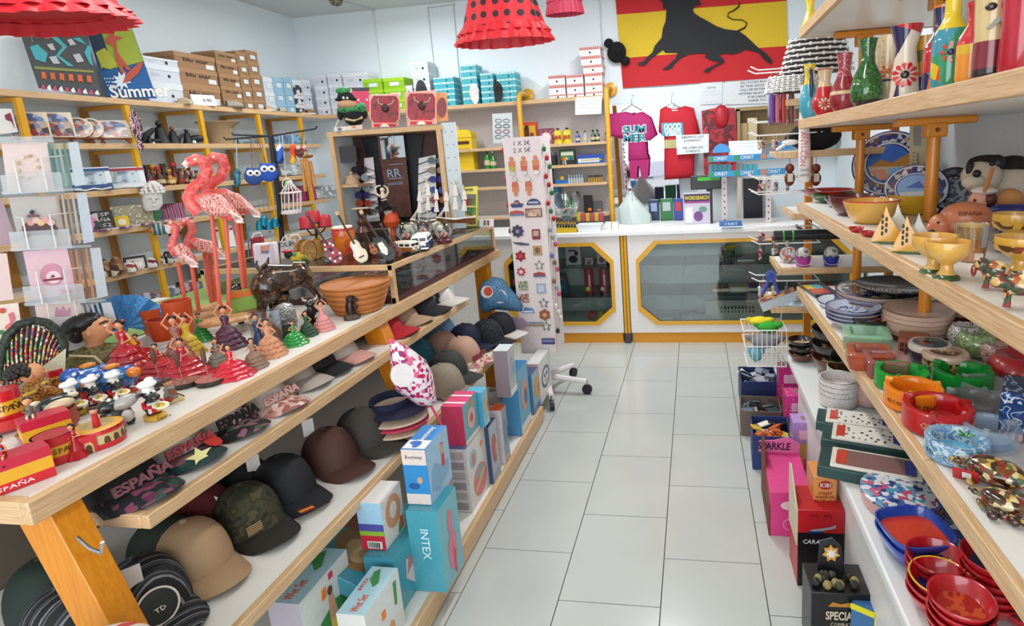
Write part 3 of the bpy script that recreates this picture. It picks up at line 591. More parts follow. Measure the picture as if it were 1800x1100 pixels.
for q in(-1,1):PT(T,'horn',MB().tu([g(q*5,0,50),g(q*11,0,54),g(q*11,0,59)],[2.5*k,2*k,.8*k],N('b8a890')))
f=Fr(at(619,560,z=ZT));T=f.TH('bear_figurine','small bronze bear figurine standing on a rock in front of the wicker bowl','figurine');k=f.k;g=lambda x,y,z:(x*k,y*k,z*k);BZ_=M('3a2a20',.3,.5)
PT(T,'rock',MB().la([(14*k,0),(14*k,4*k),(9*k,9*k)],M('4a3a2c'),9));PT(T,'body',MB().lo([[Vector(g(x*s+o,y*s,z))for x,y in ell(7,7,12)]for s,o,z in((1,0,6),(1.15,-1,16),(1.1,0,26),(.8,1,33))],BZ_).ba(g(2,-2,36),g(8,8,6.5),BZ_,10,7).ba(g(9,-5,34),g(5,4,3.5),BZ_,8,5).tu([g(6,-4,26),g(10,-8,18)],3*k,BZ_))
f=Fr(at(632,545,z=ZT));T=f.TH('wicker_bowl','wide orange wicker bowl standing in front of the glass case','bowl');k=f.k
WK=PM('ring',['a8602e','c98446','b8702f','8a4a20'],420,.5);b=MB()
for i in range(16):
 t=i/15;b.tu([((37+18*t**.8)*k*cos(a),(37+18*t**.8)*k*sin(a),(2+48*t)*k)for a in[2*PI*j/28 for j in range(29)]],2.1*k,(M('b8702f',.55),M('c98446',.55),M('a8602e',.55))[i%3],5)
PT(T,'coils',b);PT(T,'lining',MB().la([(.0005,2*k),(36*k,2*k),(54*k,50*k)],WK,28));PT(T,'paper_scrap',MB().at((16*k,8*k,18*k),(.3,.2,0)).box((0,0,0),(14*k,8*k,2*k),WHITE))
def beast(name,label,f,m,segs,legs,ex):
 T=f.TH(name,label,'figurine');b=MB()
 b.lo([[f(x,y)+Vector((0,0,0))+Vector((0,r*f.k*cos(2*PI*i/14)*.8,0))+Vector((nx*r*f.k*sin(2*PI*i/14),0,nz*r*f.k*sin(2*PI*i/14)))for i in range(14)]for x,y,r,nx,nz in segs],m)
 PT(T,'body',b)
 for nm,pts,rr in legs:PT(T,nm,MB().tu([f(x,y,o*f.k)for x,y,o in pts],[r*f.k for r in rr],m,9))
 for nm,bb in ex:PT(T,nm,bb)
 return T
f=Fr(at(490,575,z=ZT)+Vector((-.1,.03,0)));BRZ=PM('cloud',['2c1a12','40281a','1c120e','6e482c'],38,.2,.5)
beast('bull_statue','large glossy bronze bull statue lowering its shaggy head, by the glass case',f,BRZ,((450,498,6,.2,1),(458,495,22,.1,1),(474,494,32,0,1),(492,493,30,0,1),(510,488,24,.1,1),(528,484,22,.2,1),(543,490,16,.3,.9),(549,498,6,.3,.9)),(('leg',[(462,515,-9),(460,545,-9),(463,574,-9)],(11,7,6)),('leg',[(498,515,-9),(494,545,-9),(495,576,-9)],(12,8,6)),('leg',[(532,495,-8),(545,505,-8),(560,523,-8)],(12,7,5)),('leg',[(478,515,12),(482,545,12),(478,566,12)],(10,7,6)),('tail',[(546,482,0),(535,462,0),(516,462,0),(508,478,0)],(3.5,3,2.5,3)),('horn',[(462,470,-6),(470,462,-12),(472,452,-12)],(4,3,1.2)),('horn',[(458,476,6),(450,466,10),(452,458,10)],(4,3,1.2))),(('mane',MB().ba(f(470,505,-.012),tuple(c*f.k for c in(26,26,30)),BRZ,14,9)),))
f=Fr(at(424,572,z=ZT)+Vector((-.02,.02,0)))
beast('panther_statue','glossy black arching panther statue with gold eyes in front of the flamingo legs',f,BK,((404,548,8,1,.3),(410,533,13,.8,.5),(420,524,16,.3,1),(432,522,18,0,1),(444,530,16,-.5,.8),(452,545,13,-.9,.3),(456,562,9,-1,0)),(('leg',[(404,545,-6),(400,562,-6),(398,580,-6)],(8,6,5)),('leg',[(452,552,-6),(455,566,-6),(458,582,-6)],(10,7,6)),('leg',[(420,540,8),(424,560,8),(424,574,8)],(7,5,5))),(('head',MB().ba(f(413,510,-.012),tuple(c*f.k for c in(12,11,10)),BK,12,8).ba(f(408,500,-.01),3.5*f.k,BK,7,5).ba(f(420,500,-.01),3.5*f.k,BK,7,5)),('eye',MB().ba(f(409,510,-.024),2.4*f.k,GOLD,7,5).ba(f(417,510,-.024),2.4*f.k,GOLD,7,5))))
# goods on the raised platform
ZQ=.951
solo('felt_mat','green felt mat lying on the raised platform under the clay pots','mat',MB().box((0,0,0),(.42,1.2,.004),M('7d9a58',.8)),(-2.15,1.75,ZQ+.001))
for lb,px,py,w,h,col in(('orange clay cup pot, tallest of the three, beside the flamingos',321,588,44,62,'b8441c'),('orange clay cup pot with a rim, front one of the three',291,596,46,38,'ad401c'),('orange clay cup pot standing nearest the blue paper lantern',272,585,34,44,'c04c1e')):
 f=Fr(at(px,py,z=ZQ+.003));T=f.TH('clay_pot',lb,'pot','clay pots on the platform');k=f.k
 PT(T,'pot',MB().la([(w*.38*k,0),(w*.44*k,h*.3*k),(w*.5*k,h*.95*k),(w*.51*k,h*k),(w*.44*k,h*k),(w*.4*k,h*.2*k),(.0005,h*.2*k)],M(col,.4,coat=.2),26))
f=Fr(at(215,600,z=ZQ));T=f.TH('paper_fan_lantern','blue pleated woven paper fan standing behind the red dancer','fan');c0=f(222,575)
BLU=PM('scribble',['2f74b4','4a94cf','25609c','5aa6dc'],50,.5)
for i in range(15):
 a0=-.5+i*.27;pts=[c0,c0+Vector((cos(a0)*58*f.k,(-.008 if i%2 else .008),sin(a0)*58*f.k)),c0+Vector((cos(a0+.27)*58*f.k,(.008 if i%2 else-.008),sin(a0+.27)*58*f.k))]
 PT(T,'pleat',MB().lo([[p_+Vector((0,o,0))for p_ in pts]for o in(0,.002)],BLU))
PT(T,'stem',MB().tu([f(218,600),c0],.006,BLU))
PK=PM('cloud',['e25a55','e8736a','d94a48'],30,.4);PKL=PM('scribble',['eeb0a4','e89a90','f0c4b8','c0504a'],26,.45);LEGM=M('d9604a',.45)
def flamingo(label,feet,neck,nr,beak,body,tail,legs,wing,base):
 f=Fr(feet);T=f.TH('flamingo_figure',label,'figurine','pink flamingos on the platform');k=f.k;off=0
 PT(T,'neck',MB().tu([f(x,y)for x,y in neck],[r*k for r in nr],PK,12))
 PT(T,'beak',MB().tu([f(*beak[0]),f(*beak[1]),f(*beak[2])],[6*k,4.5*k,1.5*k],N('f0d8cc'),8));PT(T,'beak_tip',MB().ba(f(*beak[2]),3.2*k,N('2a1a18'),7,5))
 PT(T,'eye',MB().ba(f(neck[1][0]-1,neck[1][1],-nr[1]*k*.9),2.3*k,M('f2ead8',.3),7,5))
 b=MB();b.lo([[f(x,y)+Vector((0,r*k*.75*cos(2*PI*i/14),0))+Vector((nx,0,nz))*(r*k*sin(2*PI*i/14))for i in range(14)]for x,y,r,nx,nz in body],PK);PT(T,'body',b)
 for s in(-1,1):
  o=s*body[len(body)//2][2]*k*.72
  PT(T,'wing',MB().lo([[f(x,y,o)for x,y in wing],[f(wing[0][0]+(x-wing[0][0])*.8+3,wing[0][1]+(y-wing[0][1])*.8+1,o+s*.012)for x,y in wing]],PKL))
  for q in range(3):
   a=wing[len(wing)//2];PT(T,'feather',MB().lo([[f(x,y,o+s*.013)for x,y in((tail[0]-26+q*4,tail[1]-12+q*7-8),(tail[0]-8+q*3,tail[1]-8+q*5),(tail[0]+4,tail[1]+q*3),(tail[0]-14+q*2,tail[1]-2+q*4))],[f(x,y,o+s*.004)for x,y in((tail[0]-26+q*4,tail[1]-12+q*7-8),(tail[0]-8+q*3,tail[1]-8+q*5),(tail[0]+4,tail[1]+q*3),(tail[0]-14+q*2,tail[1]-2+q*4))]],M(('f3ddd2','efc8bc','f5e8de')[q],.5)))
 for i,lg in enumerate(legs):PT(T,'leg',MB().tu([f(x,y,(i-.5)*8*k)for x,y in lg],[3.2*k]*len(lg),LEGM,8))
 PT(T,'base',MB().at((0,0,0)).la([(base*k,0),(base*k*1.05,5*k),(base*k*.95,9*k)],WOODM('b9855a','d8a878','raw_wood',(3,8,8),12),16,sx=1.2,sy=.7))
 return T
zq=ZQ+.001
flamingo('large pink flamingo facing left, front one of the tall pair',at(398,566,z=zq),[(330,286),(344,280),(358,284),(364,300),(356,318),(338,331),(331,347),(338,362),(352,372)],(8,10,10,9.5,9,9,9.5,11,13),((332,284),(325,289),(331,297)),((338,352,5,-.6,1),(350,358,15,-.4,1),(370,358,22,-.2,1),(390,363,22,0,1),(405,374,14,.2,1),(424,384,5,.3,1)),(426,386),[[(372,378),(380,460),(388,552)],[(396,378),(402,460),(402,548)]],[(345,352),(360,342),(385,340),(405,356),(425,382),(405,378),(380,380),(358,372)],34)
flamingo('large pink flamingo facing left, rear one of the tall pair',at(432,548,z=zq),[(366,284),(376,276),(390,278),(395,294),(388,312),(370,322),(364,336),(372,350),(388,356)],(7,9.5,9.5,9,8.5,8.5,9,10,12),((366,284),(360,290),(366,297)),((372,342,5,-.6,1),(386,346,14,-.4,1),(404,350,19,-.2,1),(420,358,17,0,1),(436,366,10,.2,1),(452,374,4,.3,1)),(456,376),[[(412,372),(422,450),(430,530)],[(420,372),(428,450),(434,528)]],[(384,344),(400,336),(420,340),(438,356),(454,374),(434,370),(412,372),(396,362)],28)
flamingo('small pink flamingo with white wing tips, left one of the short pair',at(350,562,z=zq),[(296,400),(301,391),(309,398),(308,412),(304,424),(303,436),(312,446)],(5,6.5,6.5,6,6,7,9),((298,396),(296,405),(299,412)),((300,434,4,-.8,.8),(306,440,13,-.6,.9),(318,446,18,-.3,1),(332,452,17,.1,1),(342,460,9,.3,1),(348,466,3,.3,1)),(346,464),[[(313,462),(320,500),(326,534)],[(336,462),(343,505),(350,548)]],[(304,436),(318,426),(334,436),(346,462),(330,464),(314,456)],24)
flamingo('small pink flamingo with its head tucked left, right one of the short pair',at(372,545,z=zq),[(316,398),(324,388),(335,392),(338,406),(332,418),(329,428),(340,436)],(5,6.5,6.5,6,6,7,9),((317,396),(313,402),(315,409)),((328,428,4,-.6,1),(340,430,12,-.4,1),(354,432,15,-.2,1),(370,438,13,.1,1),(384,444,7,.3,1),(398,451,3,.3,1)),(396,450),[[(359,446),(366,490),(372,532)],[(368,446),(374,490),(378,530)]],[(336,428),(352,419),(372,424),(396,449),(376,446),(352,444)],22)
f=Fr(at(238,268,x=-3.37));T=f.TH('carved_fish','long black carved fish board with pink swirls hanging from a shelf post','wall ornament')
PT(T,'board',MB().lo([[f(x,y,o)for x,y in((232,192),(240,198),(249,215),(252,235),(248,244),(253,258),(249,269),(243,262),(239,246),(229,225),(227,205))]for o in(0,.02)],PM('scribble',['1a1418','1a1418','c87a90','241a20','e0c0c8'],17)))
f=Fr(at(268,372,x=-3.36));T=f.TH('buddha_mask','white plaster buddha head hanging from the second shelf post','wall ornament');k=f.k;PL=M('dcd8d4',.6,bump=.1)
b=MB().lo([[f(268,y)+Vector((r*k*cos(2*PI*i/16),r*k*.6*sin(2*PI*i/16),0))for i in range(16)]for y,r in((370,9),(364,13),(352,14),(343,14),(337,15))],PL);PT(T,'face',b)
b=MB()
for j,(y,r)in enumerate(((338,15),(333,14),(328,11),(324,7),(321,3))):
 for i in range(12-j):a=2*PI*i/(12-j);b.ba(f(268,y)+Vector((r*k*cos(a),r*k*.62*sin(a),0)),3.4*k,PL,6,5)
PT(T,'curls',b);PT(T,'nose',MB().ba(f(270,353,-.03),(2.4*k,3*k,5*k),PL,7,5));PT(T,'ears',MB().ba(f(253,354),(2.4*k,3*k,8*k),PL,7,5).ba(f(283,354),(2.4*k,3*k,8*k),PL,7,5));PT(T,'lips',MB().ba(f(270,361,-.03),(4*k,2*k,1.6*k),PL,7,5));PT(T,'eye',MB().ba(f(264,349,-.03),(4*k,2*k,1.4*k),M('b8b4b0',.6),7,5).ba(f(276,349,-.03),(4*k,2*k,1.4*k),M('b8b4b0',.6),7,5))
f=Fr(at(280,405,x=-3.36));T=f.TH('fish_ornament','blue and orange striped wooden fish fixed on a shelf post above the small flamingos','wall ornament');k=f.k
PT(T,'body',MB().ba(f(280,403),(13*k,6*k,11*k),PM('stripe',['2a5a9c','1c3a70','3a8aa8','c8b84a'],14,stretch=(1,.2,.2)),14,9));PT(T,'mouth',MB().ba(f(266,405),(5*k,4*k,4*k),N('c8552a'),8,6));PT(T,'tail',MB().lo([[f(x,y,o)for x,y in((290,403),(299,396),(296,403),(299,411))]for o in(-.006,.006)],N('3a7a50')));PT(T,'fin',MB().lo([[f(x,y,o)for x,y in((276,395),(284,391),(290,396))]for o in(-.005,.005)],N('c8b84a')).lo([[f(x,y,o)for x,y in((276,412),(282,416),(288,411))]for o in(-.005,.005)],N('c8b84a')))
# caps on the island shelves
ORG=M('e8e0d4',.6)
FLD=PM('patch',['16161c','1a1a22','5a2440','16161c','7a3a50','2a4a3a','16161c','1c1c28'],60,.7)
FLP=PM('patch',['d8b0a4','c88a80','e0c8bc','a05a58','d0a090','8a6a58'],70,.7)
CW=M('cfc6bd',.75,bump=.15,bs=300);CBL=M('17171b',.75,bump=.15,bs=300);CBR=M('4a2a22',.7,bump=.1,bs=300);CDG=M('3a342e',.75,bump=.15,bs=300)
CBE=M('a88866',.75,bump=.15,bs=300);CAM=PM('cloud',['1e1e14','3a3822','2a2c1a','4a4228'],22,.8);CRED=M('a81222',.7,bump=.1,bs=300);CNV=M('161b38',.75,bump=.1,bs=300)
TAN=M('a98a70',.75,bump=.15,bs=300);DEN=PM('scribble',['5a7a9c','4a6a90','7a98b4'],40,.8);TEAL=PM('scribble',['2a6a7c','3a8294','1f5462'],40,.8)
def stars(T):flat(T,'flag_patch',[(rect(-.02,-.012,.02,.012),M('b89a70',.6))]+[(rect(-.02,-.011+i*.006,.02,-.008+i*.006),M('5a3a28',.6))for i in range(4)],(PI/2-.2,0,PI/2),(.094,-.035,.05))
def esp(mc,big=.032):
 def fn(T):text(T,'ESPAÑA',big,mc,(.098,0,.043),(PI/2-.25,0,PI/2),ext=.003,w=.13,bold=.0012);text(T,'Original',.014,BLACK if mc!=BLACK else BLACK,(.108,.03,.022),(PI/2-.3,0,PI/2),ext=.002)
 return fn
def plum(T):
 PT(T,'flower_patch',MB().at((.15,-.02,.028),(.35,.5,0)).pz(star(.03,.013,5),.002,M('d8cf8a',.6)).at((.12,.04,.034),(0,.3,0)).pz(ell(.028,.018,10),.002,M('c0322c',.6)))
K=ZK+.001;Q=ZM+.001;MS='caps on the upper island shelf'
cap('black cap with a dark floral brim and pink lettering, nearest end of the upper shelf',205,862,Q,-.12,CBL,FLD,h=.6,front=esp(M('7a4a50',.6)),group=MS)
cap('white cap with red lettering and a plumeria flower brim on the upper shelf',292,802,Q,-.12,CW,PM('patch',['1f3a3a','27504a','6a3a44','1f3038','8a5a5a'],26,.7),h=.6,front=lambda T:(esp(M('b04a54',.6))(T),plum(T)),group=MS)
cap('white cap with black lettering and a black floral brim on the upper shelf',378,752,Q,-.12,CW,PM('patch',['1a1a1e','1a1a1e','4a5a44','8a5a66','1c1c20','2a2a2a'],70,.7),h=.6,front=esp(M('2a1c1c',.6),.04),group=MS)
cap('pale cap with a pink rose patterned brim on the upper shelf',455,712,Q,-.12,CW,FLP,h=.6,front=esp(M('c89a94',.6)),group=MS)
cap('plain greige cap with a black lined brim on the upper shelf',506,672,Q,-.15,M('b5aaa0',.75),h=.55,group=MS)
cap('plain black cap squeezed under the tabletop between two pale caps',545,650,Q,-.15,CBL,h=.6,group=MS)
cap('cream cap with a coral pink brim edge left of the second leg',588,630,Q,-.15,M('c4b4a6',.75),M('c9938a',.7),h=.55,group=MS)
cap('bright red cap just behind the second orange leg',668,586,Q,-.1,CRED,h=.6,group=MS,w=.21)
cap('khaki tan cap between the red and the black caps on the upper shelf',700,566,Q,-.1,TAN,h=.6,group=MS)
cap('black cap with a raised brim near the far end of the upper shelf',736,548,Q,-.1,CBL,h=.65,group=MS)
cap('white cap with a black skull printed crown, far end of the upper shelf',768,532,Q,-.1,PM('patch',['d0c8c0','2a2a2a','d8d0c8','3a3434','c8c0b8'],34,.7),M('cfc6bd',.7),h=.65,group=MS)
def badge(T):PT(T,'badge',MB().at((.096,-.012,.062),(0,1.15,0)).la([(.04,0),(.04,.003),(.0005,.003)],M('d8cfc0'),26).la([(.036,.003),(.028,.0045)],M('1c1c1c'),26).la([(.028,.004),(.0005,.0045)],M('d8cfc0'),26).la([(.023,.0045),(.0005,.005)],M('1c1c1c'),26));text(T,'KS\nTD',.016,M('d8cfc0'),(.1015,-.012,.064),(1.15-PI/2+.87,0,PI/2),ext=.001)
STR=PM('stripe',['161618','4a4a4e','1a1a1c','77777c','121214'],30,.8,stretch=(.2,1,.3))
cap('black and grey knitted cap with a round lettered badge, near end of the shelf',262,1075,K,-.35,STR,STR,w=.21,front=badge,tag_=(.055,-.03,.13))
PLD=PM('patch',['cfc0b0','cfc0b0','24221f','b83a34','d8cabb'],32,.7,stretch=(1,.25,.1))
p0=at(185,1128,z=K);cap('plain black cap under the plaid one at the foot of the near leg',0,0,K,.1,CBL,p=Vector((-1.115,.715,K)),h=.8);cap('beige and black plaid flat cap at the foot of the near orange leg',0,0,K,.1,PLD,CBL,p=Vector((-1.11,.725,K+.105)),h=.6)
cap('plain beige cap with eyelets and a white tag on the cap shelf',345,1000,K,-.32,CBE,tag_=(.02,-.086,.035,(PI/2,0,.3)),w=.205)
cap('green camouflage cap with a flag patch beside the beige one',440,928,K,-.32,CAM,M('241f17',.75),front=stars,tag_=(-.07,-.06,.09,(PI/2-.4,.3,.4)),w=.205)
def band(T):flat(T,'flag_tape',[(rect(-.045,-.012,.045,-.004),M('8a1a1c')),(rect(-.045,-.004,.045,.004),M('d89a28')),(rect(-.045,.004,.045,.012),M('8a1a1c'))],(.12,.2,PI/2),(.166,-.02,.022))
cap('black cap with a red and yellow flag tape on its brim',503,872,K,-.32,CBL,front=band,w=.205,tag_=(-.05,-.05,.125))
cap('plain dark brown cap, third cap from the visor stack',583,818,K,-.3,CBR,w=.205,tag_=(-.06,-.02,.14))
cap('dark olive grey cap with a big white tag hanging on its crown',640,780,K,-.25,CDG,w=.21,tag_=(.0,-.09,.075,(PI/2-.2,-.3,.2)))
for lb,x,y,m,d in(('dark green cap lying far back on the shelf behind the camouflage cap',-1.42,1.12,M('20281c',.8),.2),('black cap lying far back on the shelf behind the brown cap',-1.45,1.42,CBL,.2),('deep red cap lying far back on the shelf behind the flag tape cap',-1.45,1.27,M('5a1018',.8),.2),('dark green cap low at the near left corner of the shelf',-1.58,.96,M('1c2a22',.8),.3),('grey striped cap far back at the near end of the shelf',-1.42,.88,STR,.1)):
 cap(lb,0,0,K,-.3,m,p=Vector((x,y,K)))
p=at(700,762,z=K)
def visor(label,dz,m,rz,tilt=0):
 T=TH('sun_visor',label,'visor',p+Vector((.0,0,dz)),rz,'visors stacked by the second leg',rot=(tilt,0,rz));n=24;top=[]
 for j in range(5):
  for i in range(n+1):
   a=(i/n-.5)*2*1.75;r=.07+.09*cos(a*.62)*j/4;top.append((r*cos(a)-.02,(.07+.035*j/4*cos(a*.5))*sin(a)*1.15,.012-.25*(r*sin(a))**2*j/2))
 NN=len(top);g=lambda o,rv:[((o+j*(n+1)+i),o+j*(n+1)+i+1,o+(j+1)*(n+1)+i+1,o+(j+1)*(n+1)+i)[::-1 if rv else 1]for j in range(4)for i in range(n)]
 PT(T,'peak',MB().add(top+[(x,y,z-.006)for x,y,z in top],g(0,1)+g(NN,0)+[(4*(n+1)+i,4*(n+1)+i+1,NN+4*(n+1)+i+1,NN+4*(n+1)+i)for i in range(n)],m))
 PT(T,'band',MB().lo([[((.072+o)*cos(a)-.02,(.08+o)*sin(a),z)for a in AN(24)]for o,z in((0,.004),(.001,.036),(-.003,.036),(-.004,.004))],m,cap=False));return T
visor('tan beige sun visor at the bottom of the stack',.0,M('cfa786',.6),-.35);visor('cream sun visor, second in the stack, with a pink lining edge',.034,M('dcc0a6',.6),-.4)
visor('thin pink sun visor between the cream visors',.06,M('d0405e',.6),-.38);visor('cream sun visor under the navy one in the stack',.078,M('d9c0aa',.6),-.42);visor('navy blue sun visor, topmost of the stack',.11,CNV,-.45)
HEART=PM('patch',['ece4e6','ece4e6','c01858','e8dde2','8a2a70','ece4e6','e06a90'],75,.6)
f=Fr(Vector((p.x+.045,p.y-.02,K+.155)));T=f.TH('sun_hat','white childs sun hat covered in pink and purple hearts, propped on the visors','hat')
oc=[(684,600),(700,600),(722,612),(748,632),(760,655),(766,690),(768,705),(758,716),(742,718),(720,702),(700,690),(690,678),(686,640)]
cx,cy=722,660
PT(T,'crown',MB().lo([[f(cx+(x-cx)*s,cy+(y-cy)*s,o)for x,y in oc]for s,o in((.3,-.07),(.62,-.062),(.85,-.042),(.97,-.012),(1,.015),(.9,.04))],HEART),ang=80)
PT(T,'size_sticker',MB().lo([[f(707+21*cos(a)*s,659+21*sin(a)*s,o)for a in AN(22)]for s,o in((1,-.066),(1,-.073))],M('e9dfdc')),'round white sticker');PT(T,'bow',MB().ba(f(688,600),(.012,.01,.01),M('e0507a'),8,6))
PT(T,'strap',MB().tu([f(758,714,-.01),f(774,742,-.03),f(782,772,-.035),f(785,800,-.02),f(790,822,-.02)],.005,M('e0386a'),6),'long pink chin strap')
for lb,px,py,m,bm,w,fr,rz in(('plain grey beige cap in front of the charcoal one, right of the heart hat',782,690,M('8d8070',.75),None,.2,None,-.2),('plain charcoal cap behind the grey beige one',790,664,M('33322f',.75),None,.2,None,-.2),('teal denim cap half hidden behind the heart sun hat',735,640,TEAL,None,.2,None,-.1),('dusty pink cap with red flower lettering, set at the shelf edge',815,636,M('b9907c',.75),FLP,.2,esp(M('8a3a34',.6)),-.15),('second dusty pink cap half hidden behind the flower lettered one',780,626,M('b0897a',.75),None,.2,esp(M('8a3a34',.6)),-.2),('plain navy cap behind the dusty pink ones',820,610,CNV,None,.2,None,-.3),('pale blue denim cap at the back of the far cap row',775,598,DEN,None,.21,None,-.2),('navy cap dotted with small white stars near the far shelf end',858,602,PM('speck',['d8d8dc','14161e'],110,.8,th=.12),None,.2,None,-.25),('black cap with a white edged brim under the blue wool hat',880,588,CBL,M('cfc4bc',.6),.2,None,-.25)):
 cap(lb,px,py,K,rz,m,bm,w=w,front=fr)
f=Fr(at(880,580,z=K)+Vector((0,.02,.10)));T=f.TH('sun_hat','sky blue and navy mesh sun hat with two round stickers at the far shelf end','hat')
oc=[(842,512),(848,496),(868,486),(884,490),(896,505),(912,522),(921,538),(918,548),(896,546),(872,544),(850,550),(842,540)];cx,cy=880,522
PT(T,'crown',MB().lo([[f(cx+(x-cx)*s,cy+(y-cy)*s,o)for x,y in oc]for s,o in((.3,-.09),(.65,-.08),(.88,-.05),(1,0),(.9,.04))],PM('scribble',['7ab0d8','1c3a58','4a84b4','142c48'],60,.7)),ang=80)
for lb,x,y,r,m in(('red and yellow sticker on white',856,513,11,'d8d0cc'),('blank pinkish sticker',879,521,12,'dfc8c4')):
 PT(T,'sticker',MB().lo([[f(x+r*cos(a),y+r*sin(a),o)for a in AN(18)]for o in(-.07,-.088)],M(m)),lb)
PT(T,'sticker_print',MB().lo([[f(858+7.5*cos(a),512+8*sin(a),o)for a in AN(14)]for o in(-.08,-.0895)],M('c8401c')))
PT(T,'brim',MB().lo([[f(x,y,o)for x,y in((846,566),(875,552),(918,560),(930,572),(900,582),(860,580))]for o in(-.06,.06)],M('8a7088',.7)))
PT(T,'cord',MB().tu([f(915,548),f(935,558),f(946,575),f(942,592)],.004,M('2a2430',.6),6))
# boxed pool toys on the bottom shelf
GRP='boxed pool toys on the bottom island shelf'
def pbox(label,xl,yt,xr,h,thick,X,face,end,top,art=None,zb=ZP+.001,endart=None,topart=None,yb=None):
 """front face towards the aisle; (xl, yt) = its near upper corner in the picture, xr = its far edge"""
 a=at(xl,yt,z=zb+h)if X is None else at(xl,yt,x=X);X=a.x
 if h is None:h=a.z-zb
 lo,hi=a.y,a.y+1.2
 for _ in range(30):
  mid=(lo+hi)/2;P=Vector((X,mid,zb+h*.5));d=P-CP;pxm=PPX+FPX*d.dot(CR)/d.dot(CF)
  if pxm<xr:lo=mid
  else:hi=mid
 w=max(.05,lo-a.y);T=TH('toy_box',label,'box',(X-thick/2,a.y+w/2,zb),PI/2,GRP)
 PT(T,'carton',MB().box((0,0,h/2),(w,thick,h),face,{1:top,5:end,3:end}),bev=.0015)
 if art:art(T,w,h,thick)
 if endart:endart(T,w,h,thick)
 if topart:topart(T,w,h,thick)
 return T
def A(T,name,polys,d,z0=0):flat(T,name,polys,FRONT,(0,-d/2-.0008,z0))
sh=lambda w,h,pts:[(x*w,y*h)for x,y in pts]
GRN=N('3f8a4a');ORGS=N('e87a28');FLESH=M('d0a080')
croc=[(-.3,.33),(-.2,.46),(-.05,.5),(.1,.56),(.3,.5),(.42,.33),(.3,.3),(.1,.22),(.0,.14),(-.1,.2),(-.22,.24)]
def wet(T,w,h,d):
 A(T,'toy_picture',[(sh(w,h,croc),GRN),(sh(w,h,[(-.02,.1),(.12,.1),(.14,.38),(.1,.66),(0,.68),(-.02,.4)]),FLESH),(sh(w,h,[(-.03,.06),(.16,.06),(.14,.34),(-.01,.34)]),M('d8c84a')),([(w*.05+w*.05*cos(t*PI/7),h*.74+h*.06*sin(t*PI/7))for t in range(14)],M('6a4030')),(sh(w,h,[(-.42,.02),(-.3,.02),(-.31,.3),(-.36,.42),(-.42,.3)]),M('b08a98')),(sh(w,h,[(-.12,.72),(-.04,.72),(-.02,.85),(-.1,.85)]),ORGS),(sh(w,h,[(.06,.88),(.14,.88),(.14,.96),(.06,.96)]),M('c83a4a'))],d)
def wettop(T,w,h,d):
 text(T,'Wet Set',d*.42,N('d0522a'),(-w*.28,-d*.05,h+.0006),(0,0,0),w=w*.34);flat(T,'croc_print',[(sh(w,d,[(.05,-.1),(.2,.2),(.38,.25),(.45,.1),(.3,-.05),(.15,-.2)]),GRN)],loc=(0,0,h+.0003));text(T,'INTEX',d*.2,N('c83a3a'),(w*.1,d*.3,h+.0006),(0,0,0))
def side(s,size,m,dy=0):return lambda T,w,h,d:text(T,s,size,m,(-w/2-.0006,dy,h*.6),(PI/2,PI/2,-PI/2)if dy==0 else(PI/2,0,-PI/2))
PAPER=M('d8dcd8',.35,coat=.2);SKY=M('a8cad4',.35,coat=.2);TEALB=M('4a9cac',.3,coat=.3);TEAL2=M('3a8a9c',.3,coat=.3)
X0=-.935
pbox('pool toy box with a crocodile and a boy, nearest on the bottom shelf',525,1062,618,.235,.1,None,PAPER,N('b9b4c0'),SKY,wet,topart=wettop)
pbox('second wet set pool toy box, a little lower, behind the crocodile one',640,1082,706,.195,.085,None,PAPER,N('d8d8d4'),SKY,lambda T,w,h,d:A(T,'toy_picture',[(sh(w,h,[(-.38,.02),(-.22,.05),(-.2,.3),(-.3,.42),(-.4,.3)]),FLESH),(sh(w,h,[(.0,.02),(.22,.02),(.2,.3),(.12,.38),(.02,.3)]),M('cf9a70')),(sh(w,h,[(.28,.5),(.34,.5),(.38,.88),(.3,.88)]),GRN),(sh(w,h,[(-.1,.55),(0,.55),(0,.68),(-.1,.68)]),ORGS)],d),topart=wettop)
T=TH('toy_box','flat teal box with a brown otter ring picture, lying slanted behind the wet set boxes','box',at(620,1010,z=.20),0,GRP,rot=(0,.62,.2));PT(T,'carton',MB().box((0,0,0),(.27,.27,.05),TEAL2),bev=.002)
flat(T,'otter_picture',[(ell(.085,.09,20),M('8a6a44')),(ell(.045,.05,16,.0,-.01),M('b89a70')),(ell(.05,.045,14,-.06,.1),M('8a5a48')),(ell(.01,.01,8,-.08,.11),BLACK),(ell(.01,.01,8,-.045,.115),BLACK)],loc=(0,0,.0255))
T.location=Vector((-1.13,1.47,.24))
pbox('teal pool float box with a white pink maned unicorn picture',690,982,768,.205,.10,None,TEALB,TEAL2,TEAL2,lambda T,w,h,d:A(T,'toy_picture',[(sh(w,h,[(-.3,.42),(-.1,.1),(.2,.2),(.26,.5),(.3,.75),(.2,.55),(.1,.72),(.02,.52),(-.12,.6),(-.26,.72)]),M('d8c8c0')),(sh(w,h,[(-.28,.45),(-.2,.75),(-.1,.55)]),M('b87a80')),(sh(w,h,[(.02,.5),(.06,.8),(.14,.5)]),M('b07a90')),(ell(.012,.012,8,0,h*.82),ORGS)],d),endart=side('INTEX',.03,N('cfe4e8')))
